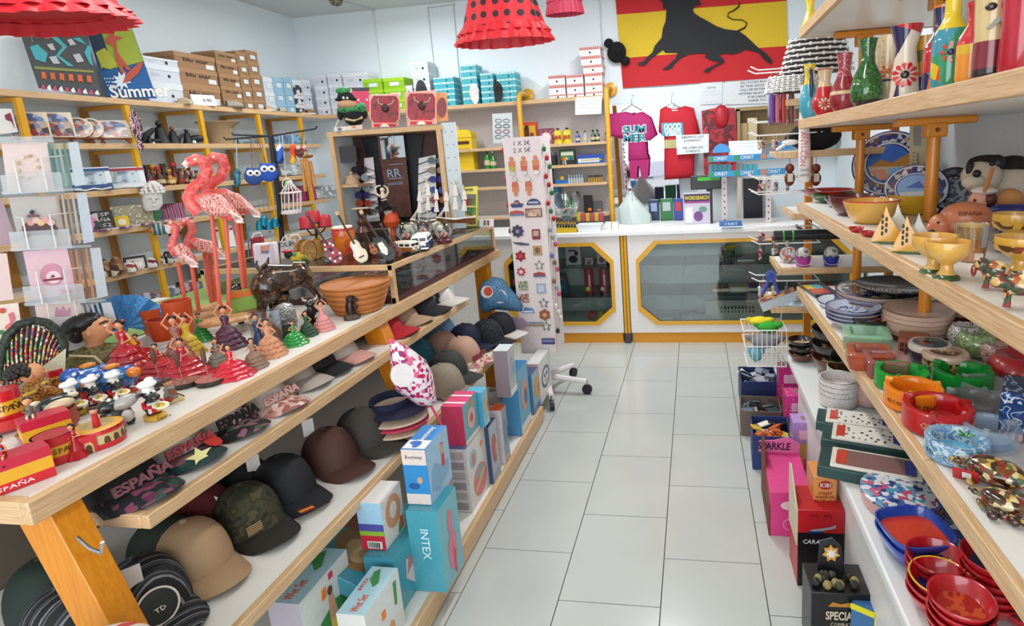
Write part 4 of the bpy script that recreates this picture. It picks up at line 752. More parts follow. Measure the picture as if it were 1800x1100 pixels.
pbox('tall teal pool float box with a pink flamingo picture, leaning out over its neighbour',768,900,808,.30,.11,None,M('6ab0bc',.3,coat=.3),TEALB,TEAL2,lambda T,w,h,d:A(T,'toy_picture',[(sh(w,h,[(-.2,.2),(0,.1),(.2,.25),(.24,.5),(.1,.6),(.16,.8),(.0,.86),(-.1,.7),(-.06,.55),(-.2,.45)]),M('d07a8a')),(sh(w,h,[(.0,.12),(.1,.02),(.14,.3),(.04,.4)]),M('c04a60'))],d),endart=side('INTEX',.04,N('d8ecf0')))
T=pbox('swim ring box with red, green and violet end bands standing on the teal unicorn box',668,885,708,.165,.085,None,M('dcd6cc',.35),M('9cc4dc',.35),M('d8d4d0',.35),lambda T,w,h,d:A(T,'ring_picture',[(ell(w*.36,h*.34,20,0,h*.6),M('c8906a')),(ell(w*.17,h*.17,18,0,h*.62),M('d0cabc')),(sh(w,h,[(.2,.05),(.4,.05),(.42,.3),(.24,.34)]),M('b86a4a')),(sh(w,h,[(.1,.04),(.24,.04),(.2,.24)]),GRN)],d),zb=ZP+.208)
flat(T,'end_bands',[(rect(-.042,.0,.042,.05),N('b81e36')),(rect(-.042,.05,.042,.066),N('8ab02c')),(rect(-.042,.066,.042,.09),N('4a4a9a')),(rect(-.02,.005,.03,.03),N('e0dcd8'))]+[(rect(-.016+i*.006,.008,-.013+i*.006,.027),BLACK)for i in range(7)],(PI/2,0,-PI/2),(min(v.co.x for v in T.children[0].data.vertices)-.0006,0,0))
def bway(T,w,h,d):
 A(T,'whale_picture',[(sh(w,h,[(-.4,.2),(-.1,.1),(.35,.2),(.4,.45),(.1,.42),(-.2,.62),(-.35,.5)]),N('7aa8c4')),(sh(w,h,[(.1,.4),(.22,.4),(.24,.8),(.14,.84)]),M('c83a44')),(sh(w,h,[(.1,.62),(.22,.62),(.22,.8),(.12,.8)]),FLESH)],d)
 flat(T,'end_print',[(rect(-d/2+.001,.002,d/2-.001,h*.2),N('dccfc8')),(rect(-d/2+.001,h*.2,d/2-.001,h*.72),M('2f8ac8',.35)),(rect(-d/2+.001,h*.72,d/2-.001,h-.002),N('e2d2ca')),(ell(.02,.012,12,-.01,h*.34),N('1f5a9c')),(ell(.01,.012,10,.012,h*.45),FLESH)],(PI/2,0,-PI/2),(-w/2-.0006,0,0))
 text(T,'Bestway',.018,BLACK,(-w/2-.002,0,h*.86),(PI/2,0,-PI/2));text(T,'Bestway',.03,WHITE,(w*.1,0,h+.0008),(0,0,0));flat(T,'whale_print',[(rect(-w*.48,-d*.46,-w*.15,d*.46),N('e6e2de')),(ell(.022,.014,12,-w*.32,0),N('2f6ab8')),(ell(.012,.02,10,-w*.26,.01),N('2f6ab8'))],loc=(0,0,h+.0004))
pbox('blue and white pool whale box with a lettered end, on the tall teal box',747,790,790,.2,.085,None,M('9cc0d8',.35),M('2f8ac8',.35),M('2f7fc0',.35),bway,zb=ZP+.302)
def flam(T,w,h,d):
 A(T,'ring_picture',[(ell(w*.34,h*.24,20,.05*w,h*.3),M('d07a78')),(ell(w*.2,h*.1,16,.05*w,h*.42),M('9a9a9a')),(sh(w,h,[(-.24,.22),(.3,.42),(.32,.38),(-.2,.18)]),M('c8c07a')),(ell(w*.16,h*.13,16,-w*.2,h*.74),M('9ab4c4')),(ell(w*.08,h*.1,12,-w*.2,h*.72),M('c07a74')),(star(.014,.007,5,w*.25,h*.8),ORGS)],d)
 flat(T,'end_print',[(rect(-d*.3,h*(.04+.16*i),d*.35,h*(.15+.16*i)),M(('9a8a8a','b0a0a0')[i%2],.5))for i in range(6)],(PI/2,0,-PI/2),(-w/2-.0006,0,0));flat(T,'top_print',[(rect(-w*.5,-d*.5,-w*.1,d*.5),N('4a6a94')),(rect(w*.15,-d*.5,w*.5,d*.5),N('d86a3a'))],loc=(0,0,h+.0003))
pbox('white box with a coral flamingo ring picture standing on the bottom shelf',818,790,856,.28,.085,None,M('d4d0ca',.35),N('cfc4c4'),N('8a8a5a'),flam)
pbox('pink armband box with white straps on top of the flamingo ring box',812,715,840,.17,.09,None,M('6aa0a8',.35),M('c03a5a',.35),M('d84a78',.35),lambda T,w,h,d:(A(T,'ring_picture',[(ell(w*.26,h*.26,18,0,h*.52),M('d8a8a0')),(ell(w*.12,h*.12,14,0,h*.52),M('b0605a')),(ell(.012,.014,10,w*.1,h*.86),ORGS),(rect(-w*.5,0,w*.5,h*.1),N('d8d0c8'))],d),flat(T,'strap_print',[(rect(-w*.3,-d*.5,-w*.22,d*.5),WHITE),(rect(w*.15,-d*.5,w*.23,d*.5),WHITE)],loc=(0,0,h+.0003))),zb=ZP+.282)
def gen(c1,c2,c3):return lambda T,w,h,d:A(T,'picture',[(ell(w*.3,h*.25,18,0,h*.55),M(c1)),(ell(w*.15,h*.13,14,.02,h*.5),M(c2)),(rect(-w*.48,h*.02,w*.48,h*.14),N(c3))],d)
pbox('pale turquoise swim ring box right of the pink armband box',846,690,858,.16,.07,None,M('8ab8c0',.35),M('4aa0c8',.35),M('5ab0d0',.35),gen('c0a890','a07a68','9ac0c8'),zb=ZP+.282)
for a in(('grey blue goggles box with rippled print behind the flamingo ring box',858,752,876,None,.08,'a0a8b0','3a4a6a','2f3c5a','b0605a','c89a8a','8a98a8'),('slim box with a striped rainbow end and red top band, middle of the shelf',880,722,893,None,.06,'8a98a0','d8ccd0','c8502a','7a8a9c','5a6a84','a8a4a8'),('tall sea blue box with swimming children, towards the far end',908,655,930,None,.09,'5aa0c0','4a8cb8','3a7aa8','c8907a','3a6ea8','d8d4d4'),('blue grey box with bathers leaning beside the tall sea blue one',934,660,953,None,.08,'8aa8b4','5a7a9c','4a5a7a','c8a040','b0806a','4a78a8')):
 pbox(a[0],a[1],a[2],a[3],a[4],a[5],-.905,M(a[6],.35),M(a[7],.35),M(a[8],.35),gen(*a[9:]))
pbox('tall silver grey box with white tree drawings at its end, near the far end',891,617,906,.23,.07,None,M('b0b0b4',.3),M('8a7a80',.35),M('c4ccd0',.35),gen('9aa8b0','8a98a4','d8d4d0'),zb=ZP+.30)
pbox('white box with a round panda badge, at the far end of the bottom shelf',946,640,968,None,.07,-.9,N('d4d2ce'),N('d8a8ac'),N('d8d6d2'),lambda T,w,h,d:A(T,'badge',[(ell(w*.34,h*.26,20,0,h*.5),N('3a4468')),(ell(w*.26,h*.2,18,0,h*.5),N('c8ccd0')),(ell(w*.06,h*.05,8,-w*.1,h*.55),BLACK),(ell(w*.06,h*.05,8,w*.1,h*.55),BLACK),(ell(w*.1,h*.05,8,0,h*.42),N('d08a90'))],d))
# glass case on the far half of the island
PX0,PX1,PY0,PY1,ZCB,ZCT=-2.22,-1.285,2.17,3.43,ZT+.001,1.07
CS=TH('glass_showcase','long low pine framed glass showcase full of jewellery on the far half of the island','showcase')
for x in(PX0,PX1):
 PT(CS,'rail',MB().box((x-.009*(1 if x==PX1 else-1),(PY0+PY1)/2,ZCT-.011),(.018,PY1-PY0,.022),PINE_Y));PT(CS,'rail',MB().box((x-.009*(1 if x==PX1 else-1),(PY0+PY1)/2,ZCB+.012),(.018,PY1-PY0,.024),N('4a1f24')))
 for y in(PY0+.011,2.85,PY1-.011):PT(CS,'corner_post' if y!=2.85 else'glass_joint',MB().box((x-.009*(1 if x==PX1 else-1),y,(ZCB+ZCT)/2),(.02,.022,ZCT-ZCB-.002)if y!=2.85 else(.012,.005,ZCT-ZCB),PINE_Z if y!=2.85 else N('2a2a2a')))
 PT(CS,'glass_pane',MB().box((x-.009*(1 if x==PX1 else-1),(PY0+PY1)/2,(ZCB+ZCT)/2),(.004,PY1-PY0-.05,ZCT-ZCB-.05),GLASS('eef4f2',.15)))
for y in(PY0,PY1):
 PT(CS,'rail',MB().box(((PX0+PX1)/2,y+.009*(1 if y==PY0 else-1),ZCT-.011),(PX1-PX0-.04,.018,.022),PINE_X));PT(CS,'rail',MB().box(((PX0+PX1)/2,y+.009*(1 if y==PY0 else-1),ZCB+.012),(PX1-PX0-.04,.018,.024),N('4a1f24')))
 PT(CS,'glass_pane',MB().box(((PX0+PX1)/2,y+.009*(1 if y==PY0 else-1),(ZCB+ZCT)/2),(PX1-PX0-.05,.004,ZCT-ZCB-.05),GLASS('eef4f2',.15)))
PT(CS,'glass_top',MB().box(((PX0+PX1)/2,(PY0+PY1)/2,ZCT-.003),(PX1-PX0-.04,PY1-PY0-.04,.006),GLASS('e6efec',.3)))
PT(CS,'lining_cloth',MB().box(((PX0+PX1)/2,(PY0+PY1)/2,ZCB+.027),(PX1-PX0-.04,PY1-PY0-.04,.006),M('a8707a',.8)))
PT(CS,'back_strip',MB().box((-1.75,2.75,ZCB+.05),(.02,1.2,.04),M('8a8a8c')))
random.seed(11);JM=[M('d8b060',.25,.8),M('c8cacc',.2,.9),M('8a3a5a',.3),M('5a8aa8',.3),M('d8d0e0',.3),M('4a8a6a',.3),M('c86a8a',.3)]
JB=MB()
for i in range(420):
 x=random.uniform(-1.70,-1.32);y=random.uniform(2.24,3.38);JB.ba((x,y,ZCB+.036),(.009,.009,RU(.006,.014)),random.choice(JM),5,4)
o=solo('trinkets','heaped sparkling earrings and trinkets on pink cloth inside the glass showcase','jewellery',JB);o['kind']='stuff'
for i,(y,cl,lb)in enumerate(((2.36,'d8b060','gold coloured jewellery card lying nearest the front corner of the showcase'),(2.62,'c8b8d0','lilac jewellery tray in the middle of the showcase'),(2.92,'b8a088','tan jewellery tray past the dark glass joint of the showcase'),(3.15,'6a8a9a','blue grey dish of rings at the far end of the showcase'))):
 T=TH('jewellery_tray',lb,'tray',(-1.45,y,ZCB+.032),0,'trays in the showcase');PT(T,'tray',MB().la([(.05,0),(.06,.012),(.052,.012),(.045,.004),(.0005,.004)],N(cl),18));b=MB()
 for j in range(14):a=j*2.4;b.la([(.008,0),(.010,.003),(.008,.006),(.006,.003)],JM[j%7],8,c=(.04*sqrt(j/14)*cos(a),.04*sqrt(j/14)*sin(a),.006),cap=False)
 PT(T,'rings',b)
ZG=ZCT+.001
def guitar(label,head,tail,c,ctop,zoff=.0,acoustic=True,k2=1.0,dots=None,wide=1):
 f=Fr(at(tail[0]-4,tail[1]+4,z=ZG));T=f.TH('miniature_guitar',label,'miniature guitar','miniature guitars on the glass case');H=f(*head);B=f(*tail);u=(H-B);L=u.length;u.normalize()
 v=Vector((u.z,0,-u.x)).normalized();w=Vector((0,1,0));lean=Vector((0,.22,0))
 q=lambda s,t,d=0:B+u*(s*L)+v*(t*L*wide)+w*(d+s*L*.35)
 n=26;out=[]
 for i in range(n):
  a=2*PI*i/n;s=.215-.215*cos(a);r=(.125 if s<.24 else .10)*abs(sin(a))**.75*(1-.24*math.exp(-((s-.26)/.06)**2))
  out.append((s,r if sin(a)>0 else-r))
 th=.02 if acoustic else .014
 PT(T,'body',MB().lo([[q(s,t,o)for s,t in out]for o in(-th/2,th/2)],c));PT(T,'top_plate',MB().lo([[q(.012+s*.96,t*.93,o)for s,t in out]for o in(-th/2-.0012,-th/2)],ctop))
 if acoustic:PT(T,'sound_hole',MB().lo([[q(.27+.035*cos(a),.035*sin(a),o)for a in AN(16)]for o in(-th/2-.0022,-th/2-.001)],BLACK))
 else:PT(T,'pick_guard',MB().lo([[q(s,t,o)for s,t in((.1,-.03),(.2,-.09),(.36,-.07),(.38,.02),(.2,.03))]for o in(-th/2-.0024,-th/2-.001)],M('e8dcd0',.3)))
 PT(T,'neck',MB().lo([[q(s,t,o)for t,o in((-.017,-th/2-.004),(.017,-th/2-.004),(.017,0),(-.017,0))]for s in(.36,.93)],N('2c1a14')));PT(T,'headstock',MB().lo([[q(s,t,o)for t,o in((-r,-th/2),(r,-th/2),(r,0),(-r,0))]for s,r in((.92,.02),(.95,.032),(1.0,.026))],c if acoustic else N('c8a070')))
 PT(T,'bridge',MB().lo([[q(.1+ds,t,o)for t,o in((-.05,-th/2-.004),(.05,-th/2-.004),(.05,-th/2),(-.05,-th/2))]for ds in(0,.02)],N('2c1a14')))
 for d in dots or():PT(T,'polka_dot',MB().lo([[q(d[0]+.02*cos(a),d[1]+.02*sin(a),o)for a in AN(12)]for o in(-th/2-.002,-th/2)],WHITE))
 PT(T,'stand',MB().tu([q(.06,-.1,.012),q(0,0,.004)+Vector((0,-.01,0)),q(.06,.1,.012)],.003,BROWN,6).tu([q(0,0,.01),q(0,0,.01)+Vector((0,.06,-.002))],.003,BROWN,6));return T
guitar('crimson miniature guitar with white polka dots, leftmost of the guitars',(536,376),(597,461),M('8a1830',.25,coat=.5),M('9a1c38',.25,coat=.5),dots=((.06,.05),(.06,-.05),(.14,.09),(.14,-.09),(.2,.0),(.31,.07),(.31,-.07),(.36,.045),(.38,-.03)))
guitar('cream and red miniature electric guitar, second from the left',(590,374),(641,460),M('d8c4a0',.25,coat=.5),M('e0d0b4',.25,coat=.5),acoustic=False)
guitar('small honey brown miniature guitar in the middle of the row',(640,405),(660,446),M('8a4a1c',.3,coat=.4),M('b8642a',.3,coat=.4),wide=1.2)
guitar('black miniature electric guitar with a pale headstock, tallest of the row',(632,372),(690,456),M('1a1618',.2,coat=.6),M('26201f',.2,coat=.6),acoustic=False)
guitar('dark red brown miniature guitar behind the black electric one',(668,394),(702,450),M('5a1c14',.3,coat=.4),M('7a2a1c',.3,coat=.4),wide=1.1)
def lathe_thing(name,label,cat,px,py,z,pr,m,group=None,ex=(),n=20,off=(0,0,0),pn='body'):
 f=Fr(at(px,py,z=z)+Vector(off));T=f.TH(name,label,cat,group);k=f.k
 PT(T,pn,MB().la([(r*k,h*k)for r,h in pr],m,n))
 for nm,pr2,m2 in ex:PT(T,nm,MB().la([(r*k,h*k)for r,h in pr2],m2,n))
 return T,f
lathe_thing('conga_drum','red and orange miniature conga drum behind the crimson guitar','drum',608,446,ZG,[(11,0),(17,18),(19,36),(17,44)],PM('cloud',['d8741c','c85a14','b8301c'],18,.25,.5),ex=(('rim',[(17.5,42),(17.5,46)],M('b8281c',.3)),('drum_skin',[(16.5,46),(16.5,49),(.01,49)],M('e8ddc8'))),pn='shell')
for lb,px,py,s in(('clear glass snow globe behind the copper camper van',716,424,1),('clear glass snow globe behind the navy camper van',746,416,1),('clear glass snow globe with a dark red base, right of the navy camper van',782,421,.95)):
 f=Fr(at(px,py+6,z=ZG));T=f.TH('snow_globe',lb,'snow globe','snow globes on the glass case');k=f.k*s
 PT(T,'base',MB().la([(13*k,0),(14*k,6*k),(11*k,10*k)],M('5a1c28',.35),18));PT(T,'globe',MB().ba((0,0,24*k),17*k,GLASS('f4f8f8',.12),18,12));PT(T,'inset',MB().ba((0,0,15*k),(9*k,9*k,7*k),PM('patch',['a84a3a','8a8a8a','c8b8a0'],90),10,7))
def van(label,px,py,c1,c2,rz,h):
 p=at(px,py,z=ZG);s=h*mpp(p);T=TH('toy_camper_van',label,'toy van',p,rz,'toy camper vans');g=lambda*a:tuple(x*s for x in a)
 low=[(-.5,-.95),(.5,-.95),(.5,.95),(-.5,.95)]
 PT(T,'lower_body',MB().lo([[Vector(g(x*a,y*b,z))for x,y in ell(1,1,4,a0=PI/4)]for a,b,z in((.68,1.28,.16),(.74,1.36,.3),(.74,1.36,.56))],c1));PT(T,'roof',MB().lo([[Vector(g(x*a,y*b,z))for x,y in ell(1,1,4,a0=PI/4)]for a,b,z in((.73,1.34,.56),(.62,1.22,.9),(.5,1.05,1.0))],c2))
 wm=M('20242a',.1)
 for y in(-.55,0,.55):
  for q in(-1,1):PT(T,'side_window',MB().box(g(q*.485,y,.72),g(.03,.4,.2),wm))
 for q in(-1,1):PT(T,'windscreen',MB().box(g(q*.22,-.915,.72),g(.36,.03,.22),wm));PT(T,'headlight',MB().ba(g(q*.32,-.965,.4),g(.09,.04,.09),M('e8e4d8',.15),10,6))
 PT(T,'front_vee',MB().lo([[Vector(g(x,-.965+o,z))for x,z in((-.46,.56),(.46,.56),(0,.24))]for o in(-.012,.01)],c2));PT(T,'emblem',MB().at(g(0,-.975,.47),(PI/2,0,0)).la([(.1*s,0),(.1*s,.012*s),(.08*s,.014*s)],CHROME,14));PT(T,'bumper',MB().box(g(0,-1.0,.2),g(1.06,.06,.09),CHROME))
 for x in(-.45,.45):
  for y in(-.6,.6):PT(T,'wheel',MB().at(g(x-.06,y,.17),(0,PI/2,0)).la([(.17*s,0),(.17*s,.12*s)],BLACK,14))
 return T
van('copper and cream toy camper van seen from its side, beside the small guitars',715,445,M('a8642c',.25,.3),M('e0d6c8',.3),1.35,22)
van('navy and white toy camper van facing forward with a blue roof patch',743,438,M('26386a',.25),M('eceae6',.3),.3,28)
f=Fr(at(684,408,z=ZG));T=f.TH('ballerina_figure','ballerina figure in a black feather tutu with arms arched overhead','figurine');k=f.k;PALE=M('e4d2c0',.45)
PT(T,'body',MB().tu([f(686,408),f(683,385),f(679,370)],[2.5*k,3.2*k,4.5*k],PALE).tu([f(692,408,.006),f(689,385,.006),f(684,370,.006)],[2.5*k,3.2*k,4.5*k],PALE).tu([f(675,352),f(673,342),f(672,337)],[5*k,4*k,2.5*k],PALE).ba(f(672,333),(4.2*k,4.2*k,5*k),PALE,10,8).tu([f(668,345),f(661,340),f(659,331),f(664,327),f(669,326)],[2*k,1.8*k,1.6*k,1.4*k,1.2*k],PALE).tu([f(678,345),f(682,338),f(681,330),f(674,326)],[2*k,1.8*k,1.6*k,1.2*k],PALE));PT(T,'bodice',MB().tu([f(678,366),f(676,357),f(674,348)],[4.6*k,4.2*k,5*k],BLACK))
b=MB();random.seed(5)
for i in range(60):a=random.uniform(0,6.28);r=random.uniform(10,19)*k;c=f(677,365);b.tu([c,c+Vector((r*.6*cos(a),r*.6*sin(a),2*k)),c+Vector((r*cos(a),r*sin(a),RU(-7,2)*k))],[2*k,1.8*k,.4*k],BLACK,5)
PT(T,'tutu',b);PT(T,'hair',MB().ba(f(672,331,.003),(4.4*k,4.4*k,4.2*k),HAIR,8,6))
lathe_thing('bauble','round orange red ball ornament on a short foot behind the ballerina','ornament',690,414,ZG,[(5,0),(4,12),(10,14),(14,24),(10,35),(.01,39)],M('c0481c',.3),off=(-.01,.03,0));lathe_thing('trinket_box','dark green trinket box with a red rose on top, right of the ballerina','box',699,402,ZG,[(10,0),(12,10),(12,18),(7,20)],N('1f3a30'),ex=(('rose',[(.01,18),(9,22),(7,30),(.01,32)],N('a81c28')),))
lathe_thing('african_figurine','dark brown carved seated woman figurine with a wide bowl, behind the black guitar','figurine',640,415,ZG,[(12,0),(14,8),(7,18),(9,26),(4,32),(6,38),(5,44),(.01,47)],M('4a2418',.35,coat=.3),ex=(('bowl',[(3,46),(14,49),(13,50),(.01,48)],M('c8b89a')),))
def ship(label,base,mast,w):
 f=Fr(at(*base,y=3.12));f.b.z=ZG;T=f.TH('model_ship',label,'model ship','model sailing ships');k=f.k;b=f(*base)
 PT(T,'hull',MB().lo([[f(base[0]+x,base[1]-y)+Vector((0,d*k,0))for y,d in((2,0),(10+abs(x)*.06,-w*.11*(1-(x/w)**2*.9)),(10+abs(x)*.06,w*.11*(1-(x/w)**2*.9)))]for x in(-w*.5,-w*.3,0,w*.3,w*.5)],WOODM('7a4a2a','8a5a34','ship_wood',(9,9,9))));PT(T,'hull_stripe',MB().tu([f(base[0]-w*.5,base[1]-11,-.012),f(base[0],base[1]-9,-.02),f(base[0]+w*.55,base[1]-13,-.012)],1.6*k,WHITE,6));PT(T,'stand',MB().box((0,0,1.4*k),(w*.5*k,12*k,2.8*k),BROWN))
 for dx,h in((-w*.24,.8),(0,1),(w*.24,.85)):
  PT(T,'mast',MB().tu([f(base[0]+dx,base[1]-8),f(base[0]+dx-h*2,base[1]-8-mast*h)],.9*k,M('d8c8a8'),6))
  for s,e in((.25,.55),(.58,.85)):PT(T,'sail',MB().lo([[f(base[0]+dx+x,base[1]-8-mast*h*yy,-.006+o)for x,yy in((-w*.07,s),(w*.08,s),(w*.03,e),(-w*.03,e))]for o in(0,.003)],M('e6ddd0',.7)))
 r=MB()
 for q in range(5):r.tu([f(base[0]-w*.5+q*2,base[1]-11),f(base[0]-2,base[1]-8-mast*(.55+.1*q))],.4*k,M('e8e0d4',.6),4).tu([f(base[0]+w*.5-q*2,base[1]-12),f(base[0]-1,base[1]-8-mast*(.55+.1*q))],.4*k,M('3a3030',.6),4)
 o=PT(T,'rigging',r);o['kind']='stuff';return T
ship('model sailing ship with brown hull behind the sea shells, left one',(752,397),78,62);ship('model sailing ship with white striped hull, right one beside the yellow lighter rack',(800,394),72,66)
for lb,px,py,m,m2 in(('white conch shell mounted on a brown oval plaque, left one',722,386,'d8ccb4','5a2a1c'),('pale sea shell on a brown oval plaque, right one',768,384,'c8b8a0','5a2a1c')):
 f=Fr(at(px,py+8,y=3.02));f.b.z=ZG;T=f.TH('shell_ornament',lb,'ornament','shell ornaments');k=f.k
 PT(T,'plaque',MB().la([(17*k,0),(18*k,4*k),(14*k,6*k)],M(m2,.35),20,sy=.6));PT(T,'shell',MB().ba((0,0,15*k),(10*k,8*k,10*k),N(m),12,8).ba((4*k,-6*k,13*k),(5*k,4*k,6*k),M('f0e6d4',.3),10,7).ba((-7*k,0,18*k),(6*k,5*k,5*k),N(m),8,6))
f=Fr(at(826,398,z=ZG)+Vector((0,-.03,0)));T=f.TH('lighter_rack','yellow three tier lighter rack at the far corner of the glass case','display rack');YL=M('e2d41c',.35,coat=.3)
fr=MB();q=[f(806,331),f(838,327),f(838,394),f(812,397)]
for a,c in((0,3),(1,2)):fr.tu([q[a],q[c]],.006,YL,6)
PT(T,'frame',fr);PT(T,'header',MB().lo([[f(x,y,o)for x,y in((799,330),(839,327),(838,341),(803,342))]for o in(-.012,-.004)],YL));text(T,'CLIPPER',.02,BLACK,f(820,334.5,-.0135),(PI/2,-.06,0),w=.085,bold=.0005)
for yy,cols in((362,('b81c28','c8202c','a81c24','3a7a4a','6a8a5a')),(378,('2a6aa8','3a8ab8','4aa83a','3a9a6a','5ab84a')),(395,('2a2418','3a3028','b89a2a','4a3a20','6a5a28'))):
 PT(T,'tier',MB().lo([[f(x,yy+o2,o)for x in(808,838)for o2 in((0,2)if x==808 else(2,0))]for o in(-.02,.03)],YL))
 for i,c in enumerate(cols):PT(T,'lighter',MB().tu([f(812+i*5.4,yy-1,.0),f(812+i*5.4,yy-13,.01)],.0075,M(c,.25,coat=.4),8))
f=Fr(at(852,398,z=ZG));T=f.TH('flag_card','white card with small striped flags behind the lighter rack corner','card');PT(T,'card',MB().lo([[f(x,y,o)for x,y in((842,385),(868,384),(868,398),(843,400))]for o in(0,.004)],WHITE))
PT(T,'flag_print',MB().lo([[f(x,y,o)for x,y in((850,387),(854,387),(854,396),(850,396))]for o in(-.002,0)],M('2a7a3a')).lo([[f(x,y,o)for x,y in((856,387),(860,387),(860,396),(856,396))]for o in(-.002,0)],M('a82028')))
YS=3.20;ZS0,ZS1=ZCT+.002,1.70
xl,xr=at(590,300,y=YS).x,at(778,300,y=YS).x
T=SG=TH('sunglasses_cabinet','pine framed sunglasses cabinet with black drapes and grey pegboard side on the showcase','cabinet')
D=.22;WP=M('c9d3d6',.5,var=.01)
PT(T,'side_frame',MB().box((xl,YS+.01,(ZS0+ZS1)/2),(.028,.022,ZS1-ZS0),PINE_Z));PT(T,'side_frame',MB().box((xr,YS+.01,(ZS0+ZS1)/2),(.028,.022,ZS1-ZS0),PINE_Z))
PT(T,'side_panel',MB().box((xl-.004,YS+.12,(ZS0+ZS1)/2),(.014,D,ZS1-ZS0-.004),WP));sp=PT(T,'side_panel',MB().box((xr+.006,YS+.12,(ZS0+ZS1)/2),(.014,D,ZS1-ZS0-.004),WP))
PT(T,'front_board',MB().box((xr+.06,YS+.02,(ZS0+ZS1)/2+.01),(.085,.012,ZS1-ZS0),WP));ph=MB()
for j in range(8):
 for i in range(2):ph.at((xr+.04+i*.04,YS+.0135,ZS0+.06+j*.075),(PI/2,0,0)).la([(.003,0),(.003,.002)],BLACK,6)
PT(T,'peg_hole',ph);PT(T,'shelf',MB().box((xl+.06,YS+.12,1.37),(.12,.2,.018),PINE_X))
PT(T,'top_board',MB().box(((xl+xr)/2,YS+.12,ZS1-.014),(xr-xl+.05,D+.02,.028),PINE_X));PT(T,'back_panel',MB().box(((xl+xr)/2,YS+.225,(ZS0+ZS1)/2),(xr-xl,.012,ZS1-ZS0-.004),M('4a2a28',.6)))
g=lambda px,py,o=0:at(px,py,y=YS+.17+o)
def slab(name,pts,m,o=0,th=.012,p=None,**k):return PT(p or T,name,MB().lo([[at(x,y,y=YS+.17+o+d)for x,y in pts]for d in(0,th)],m),**k)
slab('black_drape',[(634,243),(662,240),(674,330),(664,330)],BLACK,.03);slab('black_drape',[(708,236),(744,236),(736,310),(728,385),(712,385)],BLACK,.03)
slab('centre_panel',[(668,280),(714,278),(724,380),(684,384)],WOODM('4a2a22','5e362b','brown_panel',(4,4,4)),0,.02);slab('mirror_frame',[(662,238),(710,236),(716,280),(668,284)],N('6a3a2a'),.02,.02)
slab('mirror',[(667,240),(709,238),(713,276),(672,280)],M('c8ccce',.05,1),0,.01)
cx=g(692,305,-.002);text(T,'RR',.075,N('8aa8c8'),cx,(PI/2,-.06,0),w=.09);text(T,'NEVATICED',.024,N('8aa8c8'),g(695,323,-.002),(PI/2,-.06,0),w=.105);
for y0 in(289,314):slab('gold_line',[(684,y0),(708,y0-2),(708,y0-1),(684,y0+1)],N('8aa8c8'),-.002,.003)
for nm,rows,x0,x1,bx in(('left',((298,'l'),(312,'c'),(330,'c'),(343,'b'),(357,'r'),(372,'w')),628,656,0),('right',((285,'g'),(302,'t'),(318,'v'),(337,'u'),(354,'o'),(372,'v')),736,766,1)):
 R=TH('eyewear_stand',f'white eyewear stand with moulded tiers at the {"left" if not bx else "pegboard"} side of the sunglasses cabinet','display stand',g((x0+x1)/2,385),0);R.location.z=ZS0
 L=R.location.copy();pts=[(x0+12,278),(x1,276),(x1+12,388),(x0+16,390)]if not bx else[(x0,278),(x1,272),(x1+2,385),(x0-2,388)]
 PT(R,'panel',MB().lo([[at(x,y,y=YS+.19+d)-L for x,y in pts]for d in(0,.02)],M('dcd9da')))
 for yy,c in rows:PT(R,'tier',MB().lo([[at(x,y,y=YS+.19+d)-L for x,y in((x0+8+(yy-285)*.12*(1-bx),yy+8),(x1+(yy-285)*.12*(1-bx),yy+5),(x1+(yy-285)*.12*(1-bx),yy+9),(x0+8+(yy-285)*.12*(1-bx),yy+12))]for d in(-.03,0)],M('e6e2e2')))
 for yy,c in rows:
  cc={'l':'1a1420','c':'8a949a','b':'2a2a6a','r':'a83a1c','w':'3a2420','g':'5a646a','t':'8a7a60','v':'2a1c7a','u':'2a4a9c','o':'a84a14'}[c];nmz={'l':'black lensed','c':'clear grey','b':'blue lensed','r':'red orange lensed','w':'brown lensed','g':'smoke grey','t':'tan lensed','v':'violet lensed','u':'cobalt blue','o':'orange lensed'}[c]
  lx=(x0-6+(yy-285)*.14)if not bx else(x1-8+(yy-285)*.08)
  S=TH('sunglasses',f'{nmz} sunglasses on the white stand {"left" if not bx else "right"} of the brown panel, {["top", "second", "third", "fourth", "fifth", "bottom"][rows.index((yy, c))]} tier','sunglasses',at(lx+10,yy+6,y=YS+.155),0,'sunglasses on the white stands');L2=S.location.copy()
  for dx in(0,15):PT(S,'lens',MB().lo([[at(lx+dx+7*cos(a),yy+6*sin(a)-(3 if bx else 0)+(dx*.0),y=YS+.15+d)-L2 for a in AN(12)]for d in(0,.004)],M(cc,.1,coat=.6)))
  PT(S,'frame',MB().tu([at(lx+7,yy-3,y=YS+.149)-L2,at(lx+9,yy-3,y=YS+.149)-L2],.003,BLACK,6));PT(S,'temple',MB().tu([at(lx+21 if not bx else lx-6,yy-2,y=YS+.152)-L2,at(lx+42 if not bx else lx-25,yy+5,y=YS+.18)-L2],.0028,BLACK,6))
f=Fr(at(614,283,y=YS+.06));f.b.z=1.38;T=f.TH('doll_box','small flamenco doll on a black backed box on the cabinet shelf','doll');k=f.k
PT(T,'box',MB().lo([[f(x,y,o)for x,y in((595,258),(625,256),(628,284),(597,286))]for o in(.03,.06)],BLACK));PT(T,'dress',MB().la([(13*k,0),(9*k,10*k),(4*k,15*k),(.001,18*k)],M('b8987a',.6),14));PT(T,'body',MB().ba((0,0,19*k),3*k,SKINF,8,6).tu([(-9*k,0,12*k),(0,0,15*k),(9*k,0,12*k)],1.5*k,SKINF))
ZB_=ZS1+.001
